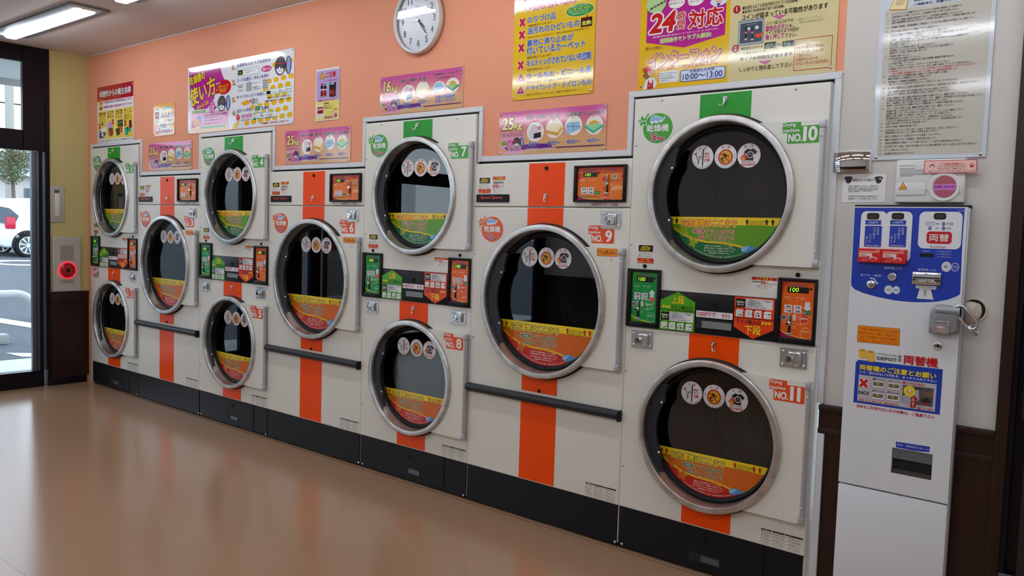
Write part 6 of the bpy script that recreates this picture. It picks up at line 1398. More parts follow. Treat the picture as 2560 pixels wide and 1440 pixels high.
N_GR=[
('R',-.002,-.002,.121,.0665,'#e8ece4',d(l=1,rad=.006)),
('R',-.021,.038,.053,.081,'#e8ece4',d(l=1,rad=.003)),
('R',0,0,.119,.0645,'#3fa02a',d(l=2,rad=.005)),
('R',-.019,.04,.051,.079,'#3fa02a',d(l=2,rad=.003)),
('T','Drying',-.016,.06,.031,.077,'W',d(b=.03)),
('T','machine',-.016,.043,.046,.056,'W',d(b=.03)),
('T','NO.',.005,.007,.058,.036,'W',d(b=.06))]
N_OR=[
('R',-.002,-.002,.121,.0665,'#e8ece4',d(l=1,rad=.006)),
('R',-.021,.038,.053,.081,'#e8ece4',d(l=1,rad=.003)),
('R',0,0,.119,.0645,'#e8501a',d(l=2,rad=.005)),
('R',-.019,.04,.051,.079,'#e8501a',d(l=2,rad=.003)),
('T','Drying',-.016,.06,.031,.077,'W',d(b=.03)),
('T','machine',-.016,.043,.046,.056,'W',d(b=.03)),
('T','NO.',.005,.007,.058,.036,'W',d(b=.06))]
X_BLUE=[
('G',((.0017,1.4993),(.3493,1.4999),(.3484,1.404),(.3524,1.2261),(.3513,1.2164),(.3397,1.2079),(.3161,1.1964),(.2814,1.1871),(.2459,1.1823),(.2023,1.1797),(.15,1.1817),(.0961,1.1889),(.0447,1.2004),(.0171,1.2109),(.0056,1.2226),(.0035,1.237)),'#1f3fae',d(l=1)),
('R',.025,1.3166,.111,1.4872,'#e4e6e8',d(l=2,rad=.018)),
('R',.1063,1.3156,.1928,1.487,'#e4e6e8',d(l=2,rad=.018)),
('R',.2143,1.3638,.3447,1.4874,'#e4e6e8',d(l=2,rad=.018)),
('R',.0442,1.4582,.0858,1.4812,'#17130f',d(l=3,rad=.008)),
('R',.05,1.4637,.0801,1.4747,'#3a3230',d(l=4,rad=.003)),
('R',.1259,1.4593,.1661,1.4819,'#17130f',d(l=3,rad=.008)),
('R',.1316,1.4648,.1606,1.4756,'#3a3230',d(l=4,rad=.003)),
('R',.2579,1.4612,.2959,1.4831,'#17130f',d(l=3,rad=.008)),
('R',.2633,1.4665,.2907,1.477,'#3a3230',d(l=4,rad=.003)),
('R',.0406,1.4405,.093,1.4559,'#1f3fae',d(l=3)),
('T','100円',.0513,1.4435,.0821,1.452,'W',d(b=.01)),
('R',.0405,1.3626,.0968,1.4363,'#1f3fae',d(l=3,rad=.003)),
('V','ソフター',.0657,1.3904,.0782,1.4327,'W',d(b=.01)),
('V','シート',.0546,1.3766,.0659,1.4101,'W',d(b=.01)),
('V','香料入り',.0449,1.3753,.0519,1.4004,'W'),
('V','柔軟剤用',.0805,1.4048,.0882,1.431,'W'),
('T','Softener Sheet',.0442,1.3644,.0905,1.3718,'W',d(b=.005)),
('R',.1225,1.442,.1731,1.4571,'#1f3fae',d(l=3)),
('T','100円',.1329,1.445,.1625,1.4532,'W',d(b=.01)),
('R',.1225,1.3654,.1769,1.4378,'#1f3fae',d(l=3,rad=.003)),
('V','ソフター',.1468,1.3927,.1589,1.4343,'W',d(b=.01)),
('V','シート',.1361,1.3792,.147,1.4121,'W',d(b=.01)),
('V','香料入り',.1268,1.3779,.1336,1.4026,'W'),
('V','柔軟剤用',.161,1.4069,.1685,1.4326,'W'),
('T','Softener Sheet',.1262,1.3672,.1709,1.3745,'W',d(b=.005)),
('T','→',.2674,1.4431,.2766,1.4499,'K'),
('R',.2351,1.4413,.2626,1.4525,'#1f3fae',d(l=3)),
('R',.2363,1.4424,.2615,1.4513,'#e4e6e8',d(l=4)),
('T','1000',.2399,1.4443,.2581,1.4502,'#1f3fae'),
('L',((.2669,1.4468),(.2757,1.4465)),.002,'#222',d(l=3)),
('C',.2891,1.4468,.0055,.0065,'#4a5aae',d(l=3)),
('T','100',.2847,1.4445,.2934,1.449,'W'),
('T','×10',.2971,1.4431,.3178,1.4519,'#333',d(b=.01)),
('C',.2489,1.4317,.0057,.0062,'#4a5aae',d(l=3)),
('T','500',.2445,1.4294,.2533,1.4339,'W'),
('L',((.266,1.432),(.2755,1.4318)),.002,'#222',d(l=3)),
('C',.2899,1.4321,.0056,.0066,'#4a5aae',d(l=3)),
('T','100',.2856,1.4299,.2943,1.4344,'W'),
('T','×5',.2981,1.4284,.3118,1.4365,'#333',d(b=.01)),
('R',.2402,1.3808,.3168,1.4213,'#c4141f',d(l=3,rad=.01)),
('T','両替',.2479,1.3883,.3087,1.4137,'W',d(b=.02)),
('T','Exchange',.2542,1.3653,.3017,1.3741,'#7a2a4a',d(b=.005)),
('T','営業中',.2319,1.3521,.2519,1.3568,'#c8d0e8'),
('R',.2223,1.3347,.2655,1.347,'#0f0d0c',d(l=2)),
('T','100円受付中止',.274,1.3528,.3188,1.3576,'#c8d0e8'),
('T','500円受付中止',.2746,1.3439,.3193,1.3487,'#c8d0e8'),
('T','1000円受付中止',.2751,1.3355,.3199,1.3394,'#c8d0e8'),
('T','硬貨投入口',.1129,1.2882,.1692,1.2965,'#d8dcf0',d(b=.01)),
('T','おつり・返却',.0349,1.2596,.1028,1.2677,'#d8dcf0',d(b=.01)),
('T','紙幣挿入口',.2192,1.2879,.2747,1.2959,'#d8dcf0',d(b=.01)),
('C',.306,1.3055,.0146,.017,'#d4d8e0',d(l=2)),
('C',.3321,1.3057,.012,.0142,'#d4d8e0',d(l=2)),
('C',.3321,1.3057,.0103,.0119,'#2a4ab4',d(l=3)),
('L',((.299,1.3059),(.3099,1.3103)),.002,'#333',d(l=4)),
('L',((.299,1.3059),(.3097,1.3018)),.002,'#333',d(l=4)),
('T','両替後',.3225,1.3053,.3413,1.3098,'W',d(l=6)),
('T','お釣り無',.3229,1.3004,.3417,1.3033,'W',d(l=6)),
('C',.1309,1.2166,.014,.0153,'#d8dce4',d(l=2)),
('C',.1554,1.2175,.012,.0136,'#d8dce4',d(l=3)),
('T','500',.1235,1.2131,.1383,1.2202,'#333',d(b=.01,l=5)),
('T','100',.1485,1.2136,.1631,1.2207,'#333',d(b=.01,l=5)),
('L',((.0672,1.2533),(.0808,1.252),(.0914,1.2364)),.0035,'#d8dcf0',d(l=2)),
('G',((.0875,1.2381),(.0955,1.2403),(.0936,1.232)),'#d8dcf0',d(l=2)),
('G',((.2301,1.2345),(.2615,1.2343),(.274,1.1932),(.222,1.1932)),'#dcdfe0',d(l=2)),
('G',((.2164,1.2392),(.2812,1.2387),(.2798,1.2269),(.2163,1.2281)),'#dcdfe0',d(l=2)),
('L',((.2284,1.2332),(.2715,1.2334)),.001,'#777',d(l=3)),
('T','1000',.2359,1.2108,.2579,1.2188,'#444',d(l=6,rot=90)),
('T','MACHINE',.33,1.4886,.3493,1.4921,'#c8d0e8')]
X_ORANGE=[
('G',((.0353,1.0845),(.1756,1.0856),(.1768,1.0262),(.036,1.0246)),'#3a2a10',d(l=1)),
('G',((.0361,1.0835),(.1747,1.0845),(.1758,1.0271),(.037,1.0258)),'#f08a10',d(l=2)),
('T','“中止”の表示が出ているときは',.0439,1.0683,.1686,1.0782,'#a83a10',d(b=.01)),
('T','両替できません。別途、ご両立下さい。',.0389,1.0546,.1716,1.0642,'#a83a10',d(b=.01)),
('T','また、5000円札・1万円札の両替は',.0475,1.0413,.1682,1.0508,'#a83a10',d(b=.01)),
('T','できません。あしからずご了承下さい。',.0404,1.0291,.1722,1.0383,'#a83a10',d(b=.01))]
X_SHEET=[
('G',((.0358,.808),(.0362,.9519),(.0442,.9618),(.3163,.9628),(.3159,.8088)),'#1f3fae',d(l=1)),
('G',((.0487,.816),(.0491,.9098),(.3009,.91),(.3005,.8166)),'#b8b8bc',d(l=2)),
('C',.059,.9742,.0134,.0066,'#8a6414',d(l=2)),
('C',.0589,.9753,.0134,.0067,'#e8b84a',d(l=3)),
('C',.0582,.9808,.0138,.0067,'#8a6414',d(l=2)),
('C',.0582,.982,.0138,.0067,'#e8b84a',d(l=3)),
('C',.0575,.9874,.0141,.0067,'#8a6414',d(l=2)),
('C',.0574,.9886,.0142,.0067,'#e8b84a',d(l=3)),
('C',.0567,.9941,.0146,.0067,'#8a6414',d(l=2)),
('C',.0566,.9953,.0146,.0066,'#e8b84a',d(l=3)),
('L',((.051,.9984),(.0544,.9954),(.0576,.9985),(.0607,.9961),(.064,.9989)),.002,'#6a4410',d(l=5)),
('C',.0869,.965,.0132,.0066,'#8a6414',d(l=2)),
('C',.0868,.9661,.0133,.0067,'#e8b84a',d(l=3)),
('C',.0861,.9716,.0136,.0066,'#8a6414',d(l=2)),
('C',.086,.9727,.0137,.0067,'#e8b84a',d(l=3)),
('C',.0854,.9782,.014,.0066,'#8a6414',d(l=2)),
('C',.0853,.9793,.014,.0067,'#e8b84a',d(l=3)),
('C',.0846,.9848,.0144,.0066,'#8a6414',d(l=2)),
('C',.0845,.9859,.0144,.0067,'#e8b84a',d(l=3)),
('C',.0838,.9914,.0148,.0066,'#8a6414',d(l=2)),
('C',.0838,.9925,.0147,.0067,'#e8b84a',d(l=3)),
('L',((.0786,.9957),(.0819,.9927),(.0851,.9958),(.0882,.9934),(.0914,.9962)),.002,'#6a4410',d(l=5)),
('T','CoinLaundry',.1068,.9869,.1716,.9945,'#4a4a4c',d(b=.02)),
('T','DEPOT',.1066,.9702,.1715,.9819,'#4a4a4c',d(b=.04)),
('V','専用',.1734,.9709,.187,.9952,'#4a4a4c',d(b=.02)),
('T','両替機',.1925,.9656,.3005,.9984,'#c4141f',d(b=.045)),
('T','両替機のご注意とお願い',.0507,.9276,.2984,.9474,'#f0d41a',d(b=.04)),
('T','シワ・折れのない千円札を、まっすぐ入れて下さい',.051,.9151,.3003,.9248,'W',d(b=.02)),
('L',((.0558,.869),(.0788,.894)),.0158,'W',d(l=4)),
('L',((.0558,.894),(.0788,.869)),.0158,'W',d(l=4)),
('L',((.0558,.869),(.0788,.894)),.0105,'R',d(l=5)),
('L',((.0558,.894),(.0788,.869)),.0105,'R',d(l=5)),
('T','NO!',.0519,.84,.0875,.8534,'K',d(b=.05)),
('T','濡れている',.097,.8984,.1355,.9054,'K',d(b=.02)),
('G',((.0948,.8977),(.1381,.8984),(.1384,.8705),(.0949,.8706)),'#b03a4a',d(l=3)),
('G',((.096,.8962),(.1371,.8971),(.1372,.8719),(.0959,.872)),'#d8d4dc',d(l=4)),
('G',((.0993,.891),(.1339,.8914),(.1329,.8781),(.0988,.8781)),'#6a6a4c',d(l=5)),
('C',.1159,.8861,.0045,.0042,'#a89a6a',d(l=6)),
('T','しわくちゃ',.1484,.8988,.186,.9057,'K',d(b=.02)),
('G',((.1463,.898),(.1886,.8988),(.1889,.8712),(.1464,.8713)),'#b03a4a',d(l=3)),
('G',((.1475,.8966),(.1876,.8975),(.1878,.8726),(.1474,.8726)),'#d8d4dc',d(l=4)),
('G',((.1507,.8914),(.1845,.8918),(.1835,.8787),(.1502,.8787)),'#6a6a4c',d(l=5)),
('C',.1669,.8866,.0044,.0042,'#a89a6a',d(l=6)),
('T','切れている',.0975,.8571,.1361,.8641,'K',d(b=.02)),
('G',((.0954,.8563),(.1386,.8574),(.139,.8295),(.0954,.8292)),'#b03a4a',d(l=3)),
('G',((.0966,.8549),(.1376,.8561),(.1378,.8309),(.0965,.8306)),'#d8d4dc',d(l=4)),
('G',((.0998,.8497),(.1345,.8504),(.1334,.8371),(.0993,.8367)),'#6a6a4c',d(l=5)),
('C',.1164,.8449,.0046,.0043,'#a89a6a',d(l=6)),
('T','折れている',.1475,.8586,.1852,.8656,'K',d(b=.02)),
('G',((.1454,.8579),(.1877,.859),(.1881,.8314),(.1455,.8311)),'#b03a4a',d(l=3)),
('G',((.1465,.8565),(.1867,.8577),(.1869,.8327),(.1465,.8324)),'#d8d4dc',d(l=4)),
('G',((.1497,.8513),(.1836,.852),(.1826,.8388),(.1492,.8385)),'#6a6a4c',d(l=5)),
('C',.166,.8466,.0044,.0042,'#a89a6a',d(l=6)),
('T','詰まってしまうので、使えません!!',.0554,.8167,.1872,.8254,'R',d(b=.03)),
('T','小さな折れ曲がり',.2041,.8978,.2667,.9062,'R',d(b=.03)),
('L',((.1955,.8987),(.2025,.9057)),.004,'R',d(l=5)),
('L',((.1955,.9057),(.2025,.8987)),.004,'R',d(l=5)),
('G',((.196,.894),(.2928,.8947),(.2928,.8314),(.1952,.8311)),'#5a5458',d(l=3)),
('G',((.1973,.8566),(.2466,.8851),(.2503,.8513),(.2222,.8239),(.197,.8314)),'#a8a4ac',d(l=4)),
('G',((.2542,.8748),(.2914,.8841),(.2916,.8672),(.2633,.8666)),'#7a5a48',d(l=4)),
('G',((.2538,.8518),(.2756,.8628),(.2903,.8462),(.2598,.8375)),'#2a2826',d(l=4)),
('L',((.2062,.8859),(.2569,.8866)),.003,'#161414',d(l=5)),
('G',((.2388,.8752),(.2344,.8789),(.2368,.8841),(.2312,.8855),(.2311,.8912),(.2255,.8901),(.2229,.8952),(.2183,.8917),(.2137,.8952),(.2111,.8901),(.2055,.8912),(.2054,.8855),(.1998,.8841),(.2022,.8789),(.1978,.8752),(.2022,.8715),(.1998,.8663),(.2054,.8649),(.2055,.8592),(.2111,.8603),(.2137,.8552),(.2183,.8587),(.2229,.8552),(.2255,.8603),(.2311,.8592),(.2312,.8649),(.2368,.8663),(.2344,.8715)),'#f0dc2a',d(l=6)),
('C',.2183,.8752,.011,.011,'#d8a83a',d(l=7)),
('G',((.2153,.8814),(.2239,.8856),(.2206,.8669)),'#f0f0f0',d(l=8)),
('G',((.2331,.862),(.2478,.8509),(.2417,.85),(.2417,.8212),(.2234,.8192),(.2251,.8493),(.2207,.8496)),'#a8201a',d(l=7)),
('V','まっ直ぐ',.2271,.8224,.2372,.8544,'W',d(b=.02,l=8)),
('L',((.2579,.841),(.2702,.8373),(.2801,.8445)),.003,'R',d(l=6)),
('T','ナナメ挿入',.2579,.8182,.296,.8258,'R',d(b=.03)),
('L',((.2481,.8174),(.2551,.8244)),.004,'R',d(l=5)),
('L',((.2481,.8244),(.2551,.8174)),.004,'R',d(l=5)),
('T','当店をご利用でない方の両替は、ご遠慮下さい',.0475,.7923,.3008,.8038,'#c4141f',d(b=.03))]
X_SLOT=[
('G',((.1847,.6932),(.2928,.696),(.2921,.6766),(.2446,.6723),(.2154,.6734),(.1859,.6737)),'#1f3fae',d(l=1)),
('T','商品・硬貨取り出し口',.1891,.6813,.289,.6885,'#d8dcf0',d(b=.01))]
X_BOX=[
('R',.003,.0255,.045,.03,'#e89a8a',d(l=1)),
('R',.003,.014,.03,.024,'#f0e0dc',d(l=1)),
('T','柔軟剤シート',.005,.018,.028,.022,'#b83a3a',d(b=.02)),
('L',((.005,.016),(.026,.016)),.0015,'#c8201a',d(l=3)),
('C',.041,.031,.005,.004,'#e87a6a',d(l=2)),
('C',.033,.01,.008,.0055,'#f0d0c8',d(l=1)),
('C',.033,.009,.0065,.004,'#d8302a',d(l=2)),
('T','ふんわり仕上げ',.008,.007,.024,.01,'#f0c8c0'),
('T','30枚入',.008,.003,.022,.0055,'#f0c8c0')]
# ---------------------------------------------------------------- the room
XL, YB, ZC, XR, YF = -1.1473, .0196, 2.7144, 7.6, -6.3
TX = [(-1.0327, -.2358), (.66, 1.4901), (2.4031, 3.2358), (4.1429, 4.9643)]     # stacked dryers, left and right edge
SX = [(-.2358, .66), (1.4901, 2.4031), (3.2358, 4.1429)]                        # single dryers
b = MB(); b.box(XL-.12, XR+.1, YF-.1, 1.1, -.06, 0, floor_mat()); struct(b, 'floor')
b = MB(); b.box(XL-.12, XR+.1, YF-.1, 1.1, ZC, ZC+.08, ceiling_mat()); struct(b, 'ceiling')
b = MB(); zt, zs = 1.983, 1.736; w = X['ora_wall']
b.box(XL-.12, 5.0, YB, YB+.09, zt, ZC, w)
for (a, c), z in [(t, zs) for t in SX]: b.box(a+.021, c-.024, YB, YB+.09, z, zt, w)
b.box(XL-.12, TX[0][0]-.024, YB, YB+.09, 0, zt, w); b.box(XL-.12, 5.0, 1.0, 1.05, 0, ZC, X['dark'])  # last box: unseen black panel added behind the dryers to keep their gaps dark
struct(b, 'wall_back')
b = MB(); b.box(5.0, 5.5555, YB, YB+.09, 0, ZC, X['cream_wall']); b.box(4.987, 5.0, YB, YB+.09, 0, 1.978, X['cream_wall']); b.box(5.5555, XR+.1, YB+.05, YB+.12, 0, ZC, X['dark']); struct(b, 'wall_back_right')
b = MB(); b.box(XL-.12, XL, -.303, YB, 0, ZC, X['yel_wall']); struct(b, 'wall_left')
b = MB(); b.box(XL-.12, XR+.1, YF-.1, YF, 0, ZC, X['cream_wall']); struct(b, 'wall_front')
b = MB(); b.box(XR, XR+.1, YF, YB+.1, 0, ZC, X['cream_wall']); struct(b, 'wall_right')
# white moulding that steps along over the machines
b = MB(); m = X['wframe']; y0, y1 = YB-.010, YB+.004; T = .0255
for i, (a, c) in enumerate(TX):
    a2 = a-.012; c2 = c+.0085
    b.box(a2-.01, c2+.01, y1, y1+.01, 1.957, 1.984, X['dark'])  # black filler strips: shade of the gaps over the dryers, put in as colour
    if i < 3: b.box(c2, TX[i+1][0], y1, y1+.01, 1.709, 1.737, X['dark'])
    b.box(a2-T, c2+T, y0, y1, 1.9655, 1.991, m, .002, 1)
    b.box(a2-T, a2, y0, y1, 1.718 if i else 0, 1.9657, m, .002, 1)
    b.box(c2, c2+T, y0, y1, 1.718 if i < 3 else .778, 1.9657, m, .002, 1)
    if i < 3: b.box(c2+T, TX[i+1][0]-.012-T, y0, y1, 1.718, 1.744, m, .002, 1)
struct(b, 'trim_1')
b = MB(); b.box(XL, 5.5555, YB-.006, YB, ZC-.006, ZC, X['wframe']); struct(b, 'trim_2')
# dark wood wainscot right of the dryers, and on the left end wall
b = MB(); w = X['wood']
b.box(5.010, 5.5555, YB-.012, YB, 0, .670, w); b.box(4.985, 5.5555, YB-.018, YB, .668, .690, w, .002); b.box(4.985, 5.5555, YB-.010, YB, .690, .756, w); b.box(4.985, 5.5555, YB-.022, YB, .755, .776, w, .003)
b.box(4.984, 5.0105, YB-.020, YB, 0, .668, X['wframe'], .002); struct(b, 'trim_3')
b = MB(); b.box(XL, XL+.010, -.300, YB, .06, .670, w); b.box(XL, XL+.014, -.300, YB, .670, .771, w, .002); b.box(XL, XL+.018, -.300, YB, .755, .772, w, .002); struct(b, 'trim_4')
b = MB(); b.box(XL, XL+.020, -.300, YB-.02, 0, .060, X['bronze'], .002); struct(b, 'baseboard_left')
# front wall wainscot and right wall wainscot (seen only in reflections)
b = MB(); b.box(XL, XR, YF, YF+.015, 0, .776, w); struct(b, 'baseboard_front')
# ---------------------------------------------------------------- glazed entrance wall, left
k = X['bronze']; gy = X['greyalu']; GX = XL-.014
POSTS = [(-2.12, -1.40), (-2.36, -2.23), (-2.445, -2.42), (-3.5, -3.3), (-4.95, -4.86), (YF, -6.1)]; BAYS = [(-2.23, -2.12), (-2.42, -2.36), (-3.3, -2.445), (-4.86, -3.5), (-6.1, -4.95)]
b = MB()
b.box(XL-.10, XL+.016, -.306, -.283, 0, ZC, k); b.box(XL-.035, XL+.004, -.475, -.300, 1.902, ZC, k)
b.box(XL-.08, XL+.002, -.331, -.307, .133, 1.902, gy, .004); b.box(XL-.08, XL-.012, -.358, -.329, .02, 1.902, k); b.box(XL-.06, XL-.006, -.373, -.356, .131, 1.9, gy, .003); b.box(XL-.060, XL-.010, -.3765, -.3725, .131, 1.9, k)
b.box(XL-.10, XL+.000, -.62, -.33, .0, .131, k)
for z0, z1 in ((2.588, ZC), (1.900, 2.057)): b.box(XL-.035, XL+.004, YF, -.47, z0, z1, k)
b.box(XL-.06, XL, YF, -.62, 0, .131, k)
for ya, yb in POSTS: b.box(XL-.05, XL+.004, ya, yb, 0, ZC, k)
struct(b, 'window_1')
b = MB()
for ya, yb in [(-1.40, -.474)]+BAYS: b.box(GX-.006, GX, ya, yb, 2.055, 2.59, X['pane'])
for ya, yb in BAYS: b.box(GX-.006, GX, ya, yb, .13, 1.90, X['pane'])
struct(b, 'window_2')
b = MB(); b.box(XL-.045, XL-.008, -.411, -.376, .131, 1.9, gy, .002); b.box(GX-.006, GX, -1.40, -.411, .13, 1.90, X['pane']); struct(b, 'door_1')
t = thing('window_sign', 'red banded sign on the entrance window, seen mirrored in dryer 6', 'sign', (GX-.0085, -2.46, .62), math.pi/2)
q = MB(); q.box(-.80, .0, -.0006, .0006, .50, .66, ink('R')); q.box(-.80, .0, -.0006, .0006, 0, .50, ink('#d8dadc')); q.build('sheet', t)
# ---------------------------------------------------------------- dark doorway, right
b = MB(); b.box(5.5555, 5.592, YB-.018, YB+.06, 0, ZC, X['wood'], .003); b.box(5.592, 5.606, YB-.006, YB+.06, 0, ZC, k)
b.box(5.606, 5.640, YB+.02, YB+.05, 0, ZC, k); b.box(5.640, 6.55, YB-.004, YB+.045, 0.006, ZC, mat('black_door', (.014, .011, .010), .35), .003)
b.box(5.622, 5.640, YB+.012, YB+.03, .82, ZC, X['dark']); b.box(5.592, 5.68, YB-.014, YB-.003, .285, .312, X['greyalu'], .002); b.box(5.592, 5.72, YB-.012, YB-.003, .006, .286, mat('kick_plate', (.10, .11, .11), .35, .4), .002)
struct(b, 'door_2')
# ---------------------------------------------------------------- ceiling lights
lampm = mat('lit_diffuser', (.9, .9, .9), .4, emit=('#eef4ff', LAMP*1.15)); pan = mat('light_pan', (.17, .18, .19), .5)
def light(x, y, lab):
    t = thing('ceiling_light', lab, 'ceiling light', (x, y, ZC), 0, 'ceiling lights in rows')
    q = MB(); q.box(-.67, .67, -.122, .122, -.012, 0, pan, .002); q.build('pan', t)
    q = MB(); q.box(-.655, .655, -.038, .038, -.042, -.013, lampm, .012, 3); q.build('diffuser', t)
    for sx in (-1, 1):
        q = MB(); q.box(sx*.655-.02, sx*.655+.012, -.105, -.045, -.026, -.011, X['wplast'], .003); q.box(sx*.655-.004, sx*.655+.012, -.05, .05, -.03, -.011, X['wplast'], .002); q.build('end_bracket', t)
    return t
L0 = light(-.11, -.69, 'long white ceiling light over the far left dryers by the glass entrance')
rowname = ['row closest to dryers', 'middle row', 'row furthest from dryers']; posname = ['second light from the glass entrance', 'third light from the glass entrance', 'fourth light from the glass entrance', 'fifth light from the glass entrance']
for j, yy in enumerate((-.69, -2.58, -4.5)):
    for i in range(5):
        if i == j == 0: continue
        c = dup(L0); c.location = (-.11+1.72*i, yy, ZC); c['label'] = '%s, %s' % (posname[i-1] if i else 'first light from the glass entrance', rowname[j])
# ---------------------------------------------------------------- tumble dryers
def front_panel(mb, x0, x1, z0, z1, m, holes=(), bev=.006, y=0.0, depth=.03):
    """flat sheet-metal front in y with rounded edges; holes = ((cx, cz, r, zlo, zhi), ...) each inside its own band of z"""
    fx0, fx1 = x0+bev, x1-bev; fz0, fz1 = z0+bev, z1-bev
    bands = []; lo = fz0
    for cx, cz, r, a, c in holes:
        if a > lo+1e-6: bands.append((lo, a, None))
        bands.append((max(a, lo), min(c, fz1), (cx, cz, r))); lo = min(c, fz1)
    if lo < fz1-1e-6: bands.append((lo, fz1, None))
    for a, c, h in bands:
        if not h: mb.add([(fx0, y, a), (fx1, y, a), (fx1, y, c), (fx0, y, c)], [(0, 1, 2, 3)], m); continue
        cx, cz, r = h; angs = sorted({2*math.pi*i/96 for i in range(96)} | {math.atan2(q-cz, p-cx) % (2*math.pi) for p in (fx0, fx1) for q in (a, c)})
        n = len(angs); ci = []; bo = []
        for t in angs:
            dx, dz = math.cos(t), math.sin(t); ci.append((cx+r*dx, y, cz+r*dz))
            k1 = ((fx1 if dx > 0 else fx0)-cx)/dx if abs(dx) > 1e-9 else 1e9; k2 = ((c if dz > 0 else a)-cz)/dz if abs(dz) > 1e-9 else 1e9
            kk = min(k1, k2); bo.append((cx+kk*dx, y, cz+kk*dz))
        mb.add(ci+bo, [(i, (i+1) % n, n+(i+1) % n, n+i) for i in range(n)], m)
        mb.add(ci+[(p[0], y+.05, p[2]) for p in ci], [(i, (i+1) % n, n+(i+1) % n, n+i) for i in range(n)], m, True)
    # rounded rim
    loops = []
    for q in range(5):
        t = math.pi/2*q/4; e = bev*math.sin(t); yy = y+bev*(1-math.cos(t))
        loops.append([(fx0-e, yy, fz0-e), (fx1+e, yy, fz0-e), (fx1+e, yy, fz1+e), (fx0-e, yy, fz1+e)])
    loops.append([(p[0], y+depth, p[2]) for p in loops[-1]])
    vs = sum(loops, []); fs = [(j*4+i, j*4+(i+1) % 4, j*4+4+(i+1) % 4, j*4+4+i) for j in range(5) for i in range(4)]
    mb.add(vs, fs, m, True)
def screw_bm(p, r=.0045, m=None):
    q = MB(); q.lathe([(r, 0), (r*.98, -r*.35), (r*.7, -r*.62), (.0001, -r*.72)], (0, 0), m or X['chrome'], 16); q.box(-r*.6, r*.6, -r*.76, -r*.6, -r*.12, r*.12, X['dark']); q.box(-r*.12, r*.12, -r*.76, -r*.6, -r*.6, r*.6, X['dark']); return q
SCREW = {}
def screw(parent, x, y, z, r=.0045, name='screw'):
    key = r
    if key not in SCREW: o = screw_bm(None, r).build(name, parent, (x, y, z)); SCREW[key] = o.data; return o
    o = bpy.data.objects.new(name, SCREW[key]); C.objects.link(o); o.parent = parent; o.location = (x, y, z); return o
def number_mesh(n, green):
    q = MB(); q.ink(N_GR if green else N_OR, 0); s = str(n)
    if len(s) == 1: q.text(s, *((.082, .007, .101, .059) if s == '1' else (.073, .007, .108, .059)), 'W', y=0, b=.05)
    else:
        w = (('1', .058, .076), (s[1], .079, .113)) if s[1] == '0' else (('1', .060, .082), ('1', .086, .108))
        for ch, a, c in w: q.text(ch, a, .007, c, .061, 'W', y=0, b=.05)
    q.box(-.001, .118, .0001, .0004, 0, .064, ink('W')); return q
